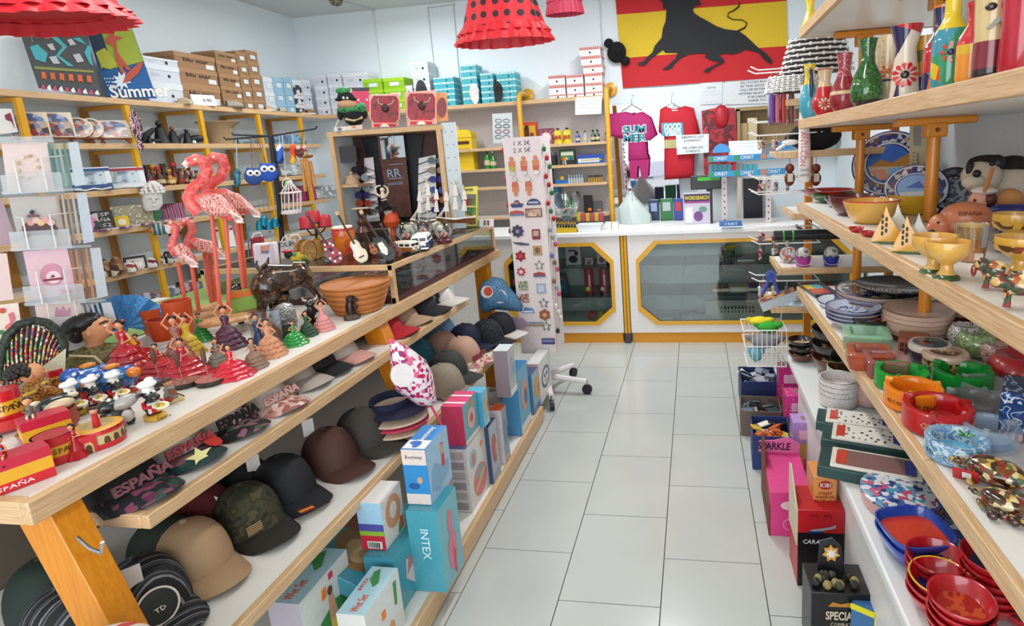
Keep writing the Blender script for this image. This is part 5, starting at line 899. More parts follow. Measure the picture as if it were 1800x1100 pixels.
f=Fr(at(624,222,y=YS+.1));f.b.z=ZB_;T=f.TH('plush_bull','plush black bull with a tan muzzle and green jacket in an open box','plush toy');k=f.k;PLB=M('17161a',.9,bump=.2,bs=400);PG=PM('cloud',['2f7a4a','3f9a5a','2a5a3a'],60,.8)
PT(T,'body',MB().ba(f(622,204),(17*k,14*k,18*k),PLB,14,9).ba(f(598,202),(5*k,5*k,9*k),PLB,8,6).ba(f(640,200),(6*k,6*k,9*k),PLB,8,6));PT(T,'jacket',MB().ba(f(618,192),(24*k,15*k,9*k),PG,14,8).ba(f(636,190),(8*k,9*k,10*k),PG,8,6));PT(T,'head',MB().ba(f(608,172),(14*k,12*k,11*k),PLB,12,8).ba(f(594,175),(5*k,4*k,3*k),PLB,8,5).ba(f(622,174),(5*k,4*k,3*k),PLB,8,5))
PT(T,'muzzle',MB().ba(f(610,184,-.02),(16*k,12*k,8*k),M('b8906a',.8),14,8));PT(T,'hat',MB().ba(f(603,160),(12*k,10*k,7*k),PG,12,7));PT(T,'horn',MB().tu([f(612,164),f(618,160),f(616,155)],[2.4*k,2*k,1*k],M('d8c8a0',.6)))
for x in(604,610):PT(T,'eye',MB().ba(f(x,172,-.034),2.6*k,M('f0eee8',.3),8,6))
PT(T,'belt',MB().tu([f(607,209,-.03),f(622,212,-.04),f(637,206,-.03)],2.2*k,M('c8b88a',.6)))
PT(T,'open_box',MB().lo([[f(x,y,o)for x,y in((587,224),(637,219),(637,227),(587,231))]for o in(-.075,-.068)],M('d8cfc4')).lo([[f(587,226,o),f(589,226,o),f(596,210,o),f(594,210,o)]for o in(-.07,.03)],M('c8bfa8')))
PT(T,'box_print',MB().lo([[f(597+4*cos(a),227+3*sin(a),o)for a in AN(12)]for o in(-.077,-.074)],M('5a6a8a')).lo([[f(622+4*cos(a),223+2*sin(a),o)for a in AN(12)]for o in(-.079,-.074)],M('d88a4a')))
for lb,q in(('pink framed window box with a dark red bull and dancer ornament, beside the plush bull',((648,168),(702,163),(701,220),(654,225))),('pink framed window box with a dark red bull head ornament, middle one of the three',((711,162),(767,158),(768,217),(716,222)))):
 f=Fr(at(q[3][0]+25,q[3][1]-2,y=YS+.06));f.b.z=ZB_;T=f.TH('window_box',lb,'box','window boxes on the cabinet');cx=sum(p_[0]for p_ in q)/4;cy=sum(p_[1]for p_ in q)/4
 PT(T,'carton',MB().lo([[f(x,y,o)for x,y in q]for o in(.004,.07)],M('dcae9c')))
 oc=[(-.36,-.46),(.36,-.46),(.46,-.3),(.46,.28),(.34,.40),(-.34,.40),(-.46,.26),(-.46,-.3)];w,h=54,56
 rimp=[f(cx+x*w*1.03,cy+y*h*1.02,.0)for x,y in oc];PT(T,'window_rim',MB().tu(rimp+[rimp[0],rimp[1]],.005,N('e89a90'),8));PT(T,'red_backing',MB().lo([[f(cx+x*w,cy+y*h,o)for x,y in oc]for o in(.0,.004)],PM('cloud',['8a1c28','9a2430','6a1620'],30,.4)))
 PT(T,'bull_ornament',MB().ba(f(cx+1,cy-4,-.006),(.022,.01,.026),M('3a1a18'),10,7).tu([f(cx-3,cy-9,-.006),f(cx-11,cy-13,-.006),f(cx-12,cy-20,-.006)],.004,M('b89a7a'),6).tu([f(cx+4,cy-9,-.006),f(cx+13,cy-12,-.006),f(cx+16,cy-19,-.006)],.004,M('b89a7a'),6))
 PT(T,'fan_print',MB().lo([[f(cx+20*cos(a),cy+29-11*sin(a),o)for a in[PI*i/10 for i in range(11)]]for o in(-.003,.002)],M('c01c2c')).lo([[f(cx+8*cos(a),cy+29-6*sin(a),o)for a in[PI*i/8 for i in range(9)]]for o in(-.004,.002)],M('ecd8c8')))
f=Fr(at(776,212,y=YS+.16));f.b.z=ZB_;T=f.TH('window_box','orange edged window box turned sideways, right end of the cabinet top','box','window boxes on the cabinet');PT(T,'carton',MB().lo([[f(x,y,o)for x,y in((766,163),(785,162),(788,212),(768,214))]for o in(0,.07)],M('d8945a')));PT(T,'red_backing',MB().lo([[f(777+8*cos(a),189+18*sin(a),o)for a in AN(14)]for o in(-.006,0)],M('7a1c24',.3)))
# goods on the left wall shelving
ORD=['top','second','third','fourth','fifth','sixth','seventh']
_src={}
def stack(desc,x0,x1,ys,z,m,lid,plane,depth,group,mark=None,lab='w',wordy=None):
 """a stack of shoe boxes standing on a shelf at z; ys = picture rows from the top; plane=('x',v) or ('y',v)"""
 n=len(ys)-1;kw={plane[0]:plane[1]}
 a=at(x0,ys[-1],**kw);b=at(x1,ys[-1],**kw);hs=[at((x0+x1)/2,y,**kw).z for y in ys];H=(hs[0]-z)
 w=abs(b.y-a.y)if plane[0]=='x' else abs(b.x-a.x);rz=PI/2 if plane[0]=='x' else 0
 for i in range(n):
  zt=z+H*(hs[i]-hs[-1])/(hs[0]-hs[-1]);zb=z+H*(hs[i+1]-hs[-1])/(hs[0]-hs[-1]);h=zt-zb-.001
  loc=(plane[1]-depth/2,(a.y+b.y)/2,zb+.0005)if plane[0]=='x' else((a.x+b.x)/2,plane[1]+depth/2,zb+.0005)
  pos='top box' if i==0 else'bottom box' if i==n-1 else ORD[i]+' box down'
  T=TH('shoe_box',f'{desc[0]} shoe box, {pos}, {desc[1]}' if n>1 else f'{desc[0]} shoe box {desc[1]}','box',loc,rz+RU(-.02,.02),group)
  PT(T,'body',MB().box((0,0,h*.36),(w*.97,depth*.97,h*.72),m));PT(T,'lid',MB().box((0,0,h*.84),(w*.99,depth,h*.32),lid))
  if mark:mark(T,w,h,depth,i)
 return z+H
def hole(T,w,h,d,i):flat(T,'finger_hole',[(ell(.011,.011,10,w*.18,h*.38),BLACK)],FRONT,(0,-d*.485-.0005,0));flat(T,'size_label',[(rect(-w*.3,h*.3,-w*.1,h*.5),M('b8bcc0'))],FRONT,(0,-d*.485-.0005,0))
def blu(T,w,h,d,i):text(T,'blu star',h*.34,M('2a2018'),(0,-d*.5-.0008,h*.55),UP,w=w*.6);flat(T,'size_label',[(rect(w*.24,h*.1,w*.44,h*.4),M('d8dcdc'))],FRONT,(0,-d*.485-.0005,0))
def lbl(T,w,h,d,i):flat(T,'size_label',[(rect(-w*.2,h*.25,w*.25,h*.6),M('d4dadc'))],FRONT,(0,-d*.5-.0005,0))
def chev(T,w,h,d,i):flat(T,'chevron_band',[([(x,h*.7),(x+w*.09,h*.7),(x+w*.16,h*.84),(x+w*.09,h*.98),(x,h*.98),(x+w*.07,h*.84)],M('dfe8ea'))for x in(-w*.45,-w*.25,-w*.05,w*.15,w*.33)],FRONT,(0,-d*.5-.0006,0));flat(T,'finger_hole',[(ell(.009,.009,9,w*.15,h*.34),M('2a4a54'))],FRONT,(0,-d*.485-.0005,0))
def redl(T,w,h,d,i):flat(T,'lid_print',[([(-w*.45+j*w*.1,h*.74),(-w*.38+j*w*.1,h*.74),(-w*.41+j*w*.1,h*.96)],M('b8504c'))for j in range(9)],FRONT,(0,-d*.5-.0006,0));flat(T,'finger_hole',[(ell(.009,.009,9,0,h*.36),M('3a1a1a'))],FRONT,(0,-d*.485-.0005,0))
KR=M('96714f',.7);KRL=M('a27b57',.7);WBX=M('c9cdd4',.6);WBL=M('d6dade',.6);LBL=M('8fb4cc');LIME=M('8ab81e',.45);TQ=M('3fa8b4',.45);TQL=M('8accd2',.45);RWH=M('e6e2e0');RWL=M('d8a09a')
ZS=LZ[0]+.001;G='shoe boxes on the top shelves'
stack(('white','the stack beside the surfing towel'),262,326,(104,115,143,178),ZS,WBX,WBL,('x',-3.46),.24,G,hole)
stack(('brown','front stack of lettered boxes'),322,392,(98,122,146,183),ZS,KR,KRL,('x',-3.47),.24,G,blu)
stack(('brown','middle stack of lettered boxes'),394,430,(95,110,130,150,168,186),ZS,KR,KRL,('x',-3.48),.2,G,blu)
stack(('brown','third stack of brown boxes'),431,448,(94,112,130,150,170,188),ZS,KR,KRL,('x',-3.48),.2,G,lbl)
stack(('brown blue-sided','beside the pale blue boxes'),449,468,(93,110,130,150,170,189),ZS,KR,KRL,('x',-3.48),.2,G,lbl)
stack(('white','between the brown and pale blue stacks'),470,487,(137,160,180,192),ZS,WBX,WBL,('x',-3.5),.2,G,lbl)
stack(('pale blue','the left pale blue stack'),488,505,(138,159,178,194),ZS,LBL,LBL,('x',-3.5),.2,G,lbl)
stack(('pale blue','the right pale blue stack'),506,521,(139,159,178,194),ZS,LBL,LBL,('x',-3.5),.2,G,lbl)
stack(('flower printed','the stack right of the pale blue boxes'),522,538,(142,166,180,195),ZS,PM('patch',['d4d8da','d4d8da','c8606a','d4d8da','3a3a40'],26,.6),WBL,('x',-3.5),.2,G)
stack(('white','corner stack of the left wall'),539,552,(142,160,178,196),ZS,WBX,WBL,('x',-3.5),.2,G,hole)
YP=('y',4.99)
stack(('white','leftmost stack on the back wall'),559,582,(131,150,168,185,200),ZS,WBX,WBL,YP,.17,G,hole)
stack(('white','second white stack on the back wall'),584,608,(129,147,165,183,199),ZS,WBX,WBL,YP,.17,G,hole)
stack(('white','the wide white stack behind the plush bull'),610,655,(127,148,168,196),ZS,WBX,WBL,YP,.17,G,hole)
stack(('lime green','the left lime green stack'),644,678,(138,156,174,192),ZS,LIME,M('9ac828',.45),('y',4.97),.18,G,lbl)
stack(('lime green','the right lime green stack'),679,716,(136,154,172,191),ZS,LIME,M('9ac828',.45),('y',4.97),.18,G,lbl)
z=stack(('white','tall stack left of the turquoise boxes'),731,760,(108,126,146,166,188),ZS,WBX,WBL,YP,.17,G,hole)
stack(('white','low stack behind the flip flop on the cabinet'),708,729,(150,168,189),ZS,WBX,WBL,YP,.17,G,hole)
for a in((766,802,(135,144,155,164,174,187),'the leftmost turquoise stack'),(815,843,(113,123,135,148,160,172,186),'tallest stack, behind the white sandal'),(848,871,(128,140,151,162,173,185),'stack left of the black flip flop'),(876,910,(126,139,151,162,173,184),'the rightmost turquoise stack')):
 stack(('turquoise',a[3]),a[0],a[1],a[2],ZS,TQ,TQL,YP,.16,G,chev)
for a in((966,995,(132,149,166,173),'the left red lidded stack'),(997,1027,(131,148,166,173),'the middle red lidded stack'),(1029,1060,(128,146,163,171),'right stack, under the tilted column')):
 z=stack(('white red-lidded',a[3]),a[0],a[1],a[2],ZS,RWH,RWL,YP,.16,G,redl)
for i,(x0,x1,y0,y1)in enumerate(((1025,1060,114,128),(1021,1058,98,114),(1018,1056,82,98))):
 z=stack(('white red-lidded',('tilted, directly above the tall stack','second from the top of the tall leaning column','topmost of the tall leaning column')[i]),x0,x1,(y0,y1),z+.0005,RWH,RWL,YP,.16,G,redl)
def sheet_thing(name,label,cat,q,o_plane,m,prints,thick=.02):
 f=Fr(o_plane);T=f.TH(name,label,cat);PT(T,'sleeve',MB().lo([[f(x,y,o+(.0 if y>100 else .1))for x,y in q]for o in(0,thick)],m))
 for nm,polys in prints:
  b=MB()
  for pl,mm in polys:b.lo([[f(x,y,o+(.1*(1-(y-30)/140.)if 0 else .1*max(0,min(1,(165-y)/130))))for x,y in pl]for o in(-.003,.0)],mm)
  PT(T,nm,b)
 return T
def quad(q,m,thick=.02):return[(q,m)]
o=at(120,165,x=-3.5);f=Fr(o);T=f.TH('beach_towel','folded grey beach towel with turquoise zigzags and coral tassel prints, leaning on the wall','towel');lean=lambda x,y,d=0:f(x,y,d+.13*max(0,min(1.2,(165-y)/130)))
def pol(T,name,polys,th=.004,d0=0,ln=None):
 b=MB()
 for i,(pl,mm)in enumerate(polys):b.lo([[(ln or lean)(x,y,d)for x,y in pl]for d in(d0-th-.0008*(i%7),d0)],mm)
 return PT(T,name,b,smooth=False)
PT(T,'cloth',MB().lo([[lean(x,y,d)for x,y in((36,60),(148,36),(178,165),(68,155))]for d in(0,.03)],M('4f5153',.8)),smooth=False)
TQZ=M('4aa8b0',.7);PKZ=M('c05078',.7)
pol(T,'zigzag',[([(88+dx,64+dy),(98+dx,62+dy),(118+dx,82+dy),(104+dx,98+dy),(130+dx,116+dy),(120+dx,116+dy),(98+dx,98+dy),(110+dx,82+dy)],TQZ)for dx,dy in((0,0),)]+[([(128,68),(140,66),(154,80),(148,92),(158,112),(164,116),(160,96),(160,82)],TQZ),([(52,82),(66,78),(84,94),(80,110),(62,104)],TQZ),([(82,78),(92,76),(98,88),(90,88)],M('b8bcbc',.7)),([(118,70),(126,68),(134,78),(124,80)],M('b8bcbc',.7)),([(86,100),(98,98),(106,112),(94,112)],M('b8bcbc',.7)),([(128,96),(140,94),(148,108),(136,110)],M('b8bcbc',.7))])
pol(T,'stripe_band',[([(60,116),(164,124),(165,128),(61,121)],M('8a8f4a',.7))]);pol(T,'woven_band',[([(52,56),(150,44),(152,58),(56,72)],PM('patch',['b05a5a','c8b8a0','4a4a4a','a07a5a'],40,.8))]);pol(T,'tassel_print',[([(72+i*16,126+i*1.3),(80+i*16,127+i*1.3),(82+i*16,140+i*1.3),(77+i*16,137+i*1.3),(74+i*16,139+i*1.3)],M('d8683a',.7))for i in range(6)]);pol(T,'petal_print',[([(72+i*10.5,152+i*1.2),(77+i*10.5,147+i*1.2),(81+i*10.5,158+i*1.0),(74+i*10.5,157+i*1.0)],(PKZ,WHITE)[i%2])for i in range(10)])
o=at(225,172,x=-3.47);f=Fr(o);T=f.TH('beach_towel','folded surfing beach towel in blue and lime lettered Summer, beside the zigzag one','towel');lean=lambda x,y,d=0:f(x,y,d+.13*max(0,min(1.2,(170-y)/130)))
PT(T,'cloth',MB().lo([[lean(x,y,d)for x,y in((148,42),(230,44),(276,173),(190,170))]for d in(0,.03)],M('2c5f98',.8)),smooth=False)
pol(T,'sky_print',[([(150,44),(230,46),(252,108),(212,118),(178,122),(170,100)],M('9aa83a',.7)),([(150,52),(176,50),(196,110),(182,124),(172,110)],M('2a3c54',.7)),([(168,92),(184,84),(206,112),(196,122),(178,118)],M('b0b440',.7))]);pol(T,'surfer_print',[([(186,66),(200,62),(217,66),(204,72),(206,90),(214,102),(230,122),(224,124),(212,108),(220,128),(214,130),(203,104),(200,82),(186,74)],M('b8543f',.7)),(ell(5,6,10,196,60),M('b8543f',.7)),([(216,146),(222,130),(244,110),(252,110),(244,128),(226,144)],M('b8543f',.7))],d0=-.004)
pol(T,'splash_print',[([(x_*1.0+214,y_+142)for x_,y_ in star(18,9,9)],M('d8e4ea',.7))],d0=-.002);pol(T,'dots_print',[(ell(1.5,1.5,6,184+i%5*5+i//5*3,138+i//5*6),M('d8e4ea',.7))for i in range(20)]);tx=lean(247,161,-.008);text(T,'Summer',.105,WHITE,tx,(PI/2-.2,-.06,-.0),bold=.002,w=.30)
def shoe(label,px,py,w,m,sole,rz=1.2,z=ZS,group='espadrilles and slippers on the top shelf',p=None):
 p=p or at(px,py,x=-3.43);p=Vector((p.x,p.y,z));s=w*mpp(p);T=TH('slipper',label,'shoe',p,rz,group,s)
 L=[(-.5,.16,.2),(-.35,.19,.26),(-.1,.16,.22),(.2,.2,.26),(.42,.17,.16),(.5,.06,.06)]
 PT(T,'sole',MB().lo([[(x,r*q,zz)for q,zz in((-1,.0),(1,.0),(1,.07),(-1,.07))]for x,r,h in L],sole));PT(T,'upper',MB().lo([[(x,r*cos(a),.06+h*sin(a))for a in[PI*i/8 for i in range(9)]]for x,r,h in L[2:]],m,cap=False,close=False));PT(T,'heel_strap',MB().lo([[(x,r*cos(a),.06+h*.7*sin(a))for a in(0,.7)]for x,r,h in L[:3]]+[],m,cap=False,close=False));return T
shoe('beige rolled slipper at the foot of the white box stack',318,176,36,M('b8a584',.8),M('c8b898',.8),.4);shoe('grey and tan slipper, leaning beside the brown boxes',403,182,44,M('9a8f7e',.8),M('6a5a48',.8),1.0);shoe('tan slipper with white lining at the end of the brown boxes',468,188,28,M('b09a7a',.8),M('d8d0c0',.8));shoe('beige grey slipper in front of the pale blue boxes',492,190,24,M('a8a090',.8),M('8a7a60',.8));shoe('brown and white espadrille at the corner of the shelves',541,196,28,M('8a6440',.8),M('d8d8d4',.8))
o=at(358,181,x=-3.42);T=TH('price_card','folded white price card on the top shelf in front of the brown boxes','card',(o.x,o.y,ZS),1.2);PT(T,'card',MB().lo([[(-.075,y,z)for y,z in((-.02,0),(.0,.075),(.02,0))],[(.075,y,z)for y,z in((-.02,0),(.0,.075),(.02,0))]],WHITE),smooth=False);text(T,'4,90',.035,BLACK,(.02,-.0135,.035),(1.32,0,0))
for lb,px,py,m,w in(('white flat sandal leaning on the turquoise boxes',836,184,M('e2e0dc'),36),('black flip flop leaning on the turquoise boxes',878,182,BLACK,42)):
 f=Fr(at(px,py,y=4.955));f.b.z=ZS;T=f.TH('sandal',lb,'shoe');k=f.k
 out=[(r*k*sin(a)*(1 if cos(a)<0 else .85)*8.5,(19-19*cos(a))*k*w/38)for a in AN(20)for r in(1,)]
 PT(T,'sole',MB().lo([[(x,o+.0+z_*.25-.01,z_+.001)for x,z_ in out]for o in(0,.014)],m));PT(T,'strap',MB().tu([(-7*k,-.008,20*k*w/38),(0,-.022,29*k*w/38),(7*k,-.008,20*k*w/38)],.005,m if m!=BLACK else M('2a2a30',.3),6))
f=Fr(at(741,160,y=4.96));f.b.z=ZS;T=f.TH('sandal','black flip flop propped behind the window boxes, in front of white boxes','shoe');k=f.k;PT(T,'sole',MB().lo([[(x_*k,o+z_*k*.05,z_*k+.002)for x_,z_ in ell(10,24,18,0,24)]for o in(0,.012)],BLACK));PT(T,'strap',MB().tu([(-8*k,-.006,30*k),(0,-.02,40*k),(8*k,-.006,30*k)],.004,M('2a2a30',.3),6))
f=Fr(at(634,190,y=4.93));f.b.z=ZS;T=f.TH('gift_box','bright pink box with small white prints and a navy lid behind the plush bull','box');k=f.k;PT(T,'carton',MB().box((0,.01,18*k),(34*k,.04,36*k),M('c02a50',.45)));PT(T,'lid',MB().box((0,.01,39*k),(36*k,.045,5*k),N('1c2030')));flat(T,'print',[(ell(2*k,2*k,8,(-9+i*7)*k,(10+(i*11)%22)*k),M('e8b0c0'))for i in range(4)],FRONT,(0,-.0115,0))
Z2=LZ[1]+.001
TILE_P=PM('patch',['7a8ab0','b0a090','8a2a28','4a3430','c8b8a4','5a6a94','a04038'],42,.35,.3)
def plaque(label,x0,y0,x1,y1,rnd=False,easel=True):
 base=at((x0+x1)/2+4,y1+4,x=-3.44);base.z=Z2;T=TH('souvenir_plaque',label,'plate',base,.95,'souvenir plaques on the second shelf');k=mpp(base);w=(x1-x0)*k*.95;h=(y1-y0)*k*.98
 rot=(-.32,0,0);b=MB().at((0,0,.03),(PI/2-.32,0,0))
 if rnd:b.pz(ell(w*.5,h*.5,28,0,h*.5),.012,M('d8ccb4',.35));PT(T,'plate',b);PT(T,'picture',MB().at((0,-.001,.03),(PI/2-.32,0,0)).pz(ell(w*.43,h*.43,26,0,h*.5),.014,TILE_P))
 else:b.pz(rect(-w/2,0,w/2,h),.012,M('d8ccb4',.35));PT(T,'plate',b,smooth=False);PT(T,'picture',MB().at((0,-.001,.03),(PI/2-.32,0,0)).pz(rect(-w*.45,h*.05,w*.45,h*.6),.014,TILE_P),smooth=False);PT(T,'arch_picture',MB().at((0,-.001,.03),(PI/2-.32,0,0)).pz([(w*.4*cos(a),h*.62+h*.32*sin(a))for a in[PI*i/12 for i in range(13)]],.0145,PM('patch',['6a86b8','9aaac8','b84038','4a5a84'],50,.35)),smooth=False)
 PT(T,'easel',MB().tu([(-w*.4,-.035,.001),(-w*.28,0,.03),(-w*.1,.09,h*.6)],.005,N('7a3c1c'),6).tu([(w*.4,-.035,.001),(w*.28,0,.03),(w*.1,.09,h*.6)],.005,N('7a3c1c'),6).tu([(-w*.45,-.02,.028),(w*.45,-.02,.028)],.005,N('7a3c1c'),6));return T
plaque('square souvenir plaque on an easel behind the nearest yellow post',24,184,78,231);plaque('square souvenir plaque on an easel right of the nearest yellow post',66,187,122,234);plaque('front round souvenir plate on the second shelf',117,198,158,236,True);plaque('round souvenir plate tucked behind the other round one',145,203,178,240,True);plaque('single square souvenir plaque right of the round plates',170,205,222,238)
f=Fr(at(16,232,x=-3.45));f.b.z=Z2;T=f.TH('gift_card','white card with a dark red flower drawing at the left end of the second shelf','card');PT(T,'card',MB().lo([[f(x,y,o)for x,y in((-6,191),(20,191),(32,232),(0,236))]for o in(0,.006)],WHITE));PT(T,'flower_print',MB().lo([[f(x,y,o)for x,y in((8,202),(18,198),(22,210),(26,226),(20,214),(10,210))]for o in(-.003,0)],M('8a2a44')))
for i,(lb,px,py,h)in enumerate((('small black bull figurine right of the carved fish',262,242,16),('black hooded standing figure on the second shelf',284,243,40),('dark slim flamenco couple figurine on the second shelf',305,244,30),('black bull and matador group beside the woven basket',330,245,26))):
 b0=at(px,py,x=-3.47);b0.z=Z2;T=TH('dark_figurine',lb,'figurine',b0,.9,'dark figurines on the second shelf',h*mpp(b0));bb=MB().lo([[(x_*s,y_*s*.8,z_)for x_,y_ in ell(.22,.22,10)]for s,z_ in((1.5,0),(1.2,.2),(.9,.5),(.8,.7),(.2,.78))],BLACK).ba((0,0,.88),.13,M('6a4434')if i==2 else BLACK,8,6);PT(T,'body',bb);PT(T,'cape',MB().tu([(-.2,-.1,.65),(-.5,-.2,.4),(-.6,-.1,.05)],[.08,.14,.2],M(('15151a','1a1a20','5a3a30','20202a')[i],.5),8));PT(T,'base',MB().la([(.42,0),(.42,.05)],M('2a2420'),14))
 if i in(0,3):PT(T,'bull_body',MB().ba((.5,0,.35),(.5,.2,.25),BLACK,12,8));PT(T,'ball_print',MB().ba((.3,-.25,.12),.12,WHITE,8,6))
f=Fr(at(388,245,x=-3.48));f.b.z=Z2;T=f.TH('straw_hat','upturned straw hat shaped basket with coloured star patches on the second shelf','basket');k=f.k
PT(T,'basket',MB().la([(17*k,0),(21*k,28*k),(34*k,38*k),(32*k,39*k),(20*k,30*k),(16*k,3*k),(.0005,3*k)],PM('ring',['a08462','b89a74','8f7452'],200,.8),26,sy=.7))
for x,y,c,n in((380,232,'4a3a8a',9),(391,238,'3a7a3a',7),(383,217,'c83a3a',6),(392,219,'5a8a3a',8)):PT(T,'star_patch',MB().lo([[f(x+px_*1.0,y+py_,-.026*k*28+o)for px_,py_ in star(6.5,4,n)]for o in(-.02,.0)],M(c,.6)))
Z3=LZ[2]+.001
for lb,x0,x1,y0,y1,c in(('white photo frame with a blue base and rope trim on the third shelf',133,186,283,324,'2a4a7a'),('white photo frame with a red top band and rope trim on the third shelf',189,246,285,322,'9a2a34')):
 b0=at((x0+x1)/2+3,y1,x=-3.44);b0.z=Z3;T=TH('photo_frame',lb,'photo frame',b0,.95,'photo frames on the third shelf');k=mpp(b0);w=(x1-x0)*k;h=(y1-y0)*k
 PT(T,'frame',MB().at(rot=(PI/2-.25,0,0)).pz(rect(-w/2,0,w/2,h),.02,M('d8dce0')).pz(rect(-w*.5,0,w*.5,h*.28),.023,M('2a4a7a')if c[0]=='2' else M('d0d4d8')),smooth=False);PT(T,'picture',MB().at((0,-.021,.005),(PI/2-.25,0,0)).pz(rect(-w*.36,h*.24,w*.36,h*.8),.003,PM('cloud',['6a7c88','9aaab4','c0ccd2','7f919c'],14,.3)),smooth=False);PT(T,'rope',MB().tu([(-w*.45,-.035,h*.12),(-w*.2,-.04,h*.06),(0,-.035,h*.12),(w*.2,-.04,h*.06),(w*.45,-.035,h*.12)],.004,WHITE,6));PT(T,'band',MB().at(rot=(PI/2-.25,0,0)).pz(rect(-w*.5,h*.82,w*.5,h*.95),.0215,M(c)),smooth=False)
random.seed(21);DK=['6a2a1c','2a1a18','8a4a20','3a1c14','1c1a1c','b8862a','7a1c1c','54301c']
for i in range(11):
 px=253+i*9.3;py=318-(i*.9);h=random.choice((22,28,34,38));b0=at(px,py,x=-3.46+.04*(i%2));b0.z=Z3;s=h*mpp(b0)
 T=TH('souvenir_bottle',f'dark brown and amber souvenir bottle figure on the third shelf, number {["one", "two", "three", "four", "five", "six", "seven", "eight", "nine", "ten", "eleven"][i]} from the post','bottle',b0,.9,'dark souvenir bottles on the third shelf',s)
 PT(T,'body',MB().la([(.2,0),(.24,.1),(.22,.45),(.1,.62),(.1,.85)],PM('patch',[DK[i%8],DK[(i+3)%8],DK[(i+5)%8]],9,.4),12));PT(T,'cap',MB().la([(.12,.85),(.12,1),(.001,1)],M(('b81c20','2a1a14','c8902a')[i%3],.4),10));PT(T,'label',MB().la([(.245,.14),(.235,.34)],M(('c8b08a','8a2a20','d8c080')[i%3],.5),12,cap=False))
Z4=LZ[3]+.001
def packet(name,label,cat,px,py,w,h,z,m,lean=.2,d=.02,X=-3.45,group='packets on the lower wall shelves',rz=.95,txt=None,pr=None):
 b0=at(px,py,x=X);b0.z=z;T=TH(name,label,cat,b0,rz,group);k=mpp(b0);w*=k;h*=k
 PT(T,'packet',MB().at(rot=(-lean,0,0)).box((0,0,h/2),(w,d,h),m),bev=.003)
 if txt:
  for i,t in enumerate(txt[0]):text(T,t,h*.26,txt[1],(0,-d/2-.0008-.0*i,h*(.8-.28*i)),(PI/2-lean,0,0),w=w*.7).location=(0,-d/2*cos(lean)-.001+sin(lean)*h*(.8-.28*i),h*(.8-.28*i)*cos(lean)+.001)
 if pr:o=flat(T,'print',pr(w,h),(PI/2-lean,0,0),(0,-d/2-.0012,0))
 return T
packet('souvenir_pack','black pack with white country lettering on the fourth shelf','packet',184,398,28,34,Z4,BLACK,txt=(('ESP','AÑA','ES2'),M('d8d4d0')));packet('souvenir_pack','black pack with a pink edge behind the lettered one','packet',160,400,24,32,Z4,PM('patch',['1a1a1c','c87a9a','2a2a2c','b8b0b0'],30,.4));packet('soap_box','small yellow box with a round label on the fourth shelf','box',215,392,20,20,Z4,N('d8b81c'),pr=lambda w,h:[(ell(w*.28,h*.28,12,0,h*.5),M('e8dcc0'))])
packet('beaded_bag','clear bag of gold and white beads behind the yellow box','bag',236,392,56,36,Z4,PM('speck',['d8d4b8','a89c70','8a8468'],70,.2,.6,th=.3),d=.05);packet('green_pouch','small green and purple pouch under the buddha head','pouch',281,390,16,22,Z4,PM('patch',['2a7a3a','6a2a6a','3a8a4a'],20,.5));packet('striped_pouch','pink and dark red striped pouch right of the buddha head','pouch',304,388,40,32,Z4,PM('stripe',['8a3a5a','3a1a2a','c890a8','5a1c34'],9,.6,stretch=(1,.1,.1)),lean=.5)
for i in range(5):packet('folded_scarf',f'folded printed scarf lying flat on the fourth shelf, {ORD[i] if i else "nearest"} along the edge','scarf',172+i*36,400-i*5.5,34,3,Z4,PM('patch',['c8b0c0','6a3a5a','d8d0d4','8a5a7a'],30+i*4,.7),lean=0,d=.1,X=-3.43,group='folded scarves')
Z5=LZ[4]+.001
for i,(lb,px,py,w,h,cs)in enumerate((('brown and cream cow pattern slipper pair, left on the fifth shelf',186,470,34,26,['5a3a24','c8b8a4','3a2418']),('tan fringed slipper pair with dark spots on the fifth shelf',190,452,36,34,['7a5234','3a2618','9a7650']),('white and red trimmed slipper pair at the shelf edge',214,470,42,18,['dcd6d0','d8d2cc','8a3a34']),('second white trimmed slipper pair at the shelf edge',252,464,42,18,['d8d2cc','dcd6d0','6a2a2a']),('black and white castanet pouch right of the slippers',288,456,26,22,['2a2628','c8c4c0','4a4446']))):
 b0=at(px,py,x=-3.44);b0.z=Z5;T=TH('soft_slippers',lb,'slippers',b0,1.1,'slippers on the fifth shelf');k=mpp(b0)
 for q in(-1,1):PT(T,'slipper',MB().lo([[(x_*r*w*k*.24+q*w*k*.25,y_*r*.07-.0,h*k*zz)for x_,y_ in ell(1,1,14)]for r,zz in((1,0),(1.05,.25),(.9,.6),(.5,.85),(.1,.9))],PM('patch',cs,28,.85)))
packet('music_box','dark box with a red print standing between the slippers on the fifth shelf','box',237,458,30,22,Z5,BLACK,d=.06,pr=lambda w,h:[(rect(-w*.4,h*.12,w*.4,h*.88),M('c8c0b8')),(ell(w*.26,h*.26,12,0,h*.48),M('8a1c20'))])
Z6=LZ[5]+.001
for i in range(9):
 px=215+i*17;py=543-i*4.6;packet('wrapped_souvenir',f'cellophane wrapped souvenir on the lowest visible shelf, {["first", "second", "third", "fourth", "fifth", "sixth", "seventh", "eighth", "ninth"][i]} from the blue fan','souvenir',px,py,18,16+(i*7)%14,Z6,PM('patch',[('3a3a4a','8a2a2a','4a5a6a')[i%3],'a8a4a8',('c84a4a','6a6a74','c8c4c8')[i%3]],30+i,.2,.5),lean=.3,d=.04,X=-3.44,group='wrapped souvenirs on the lowest visible shelf')
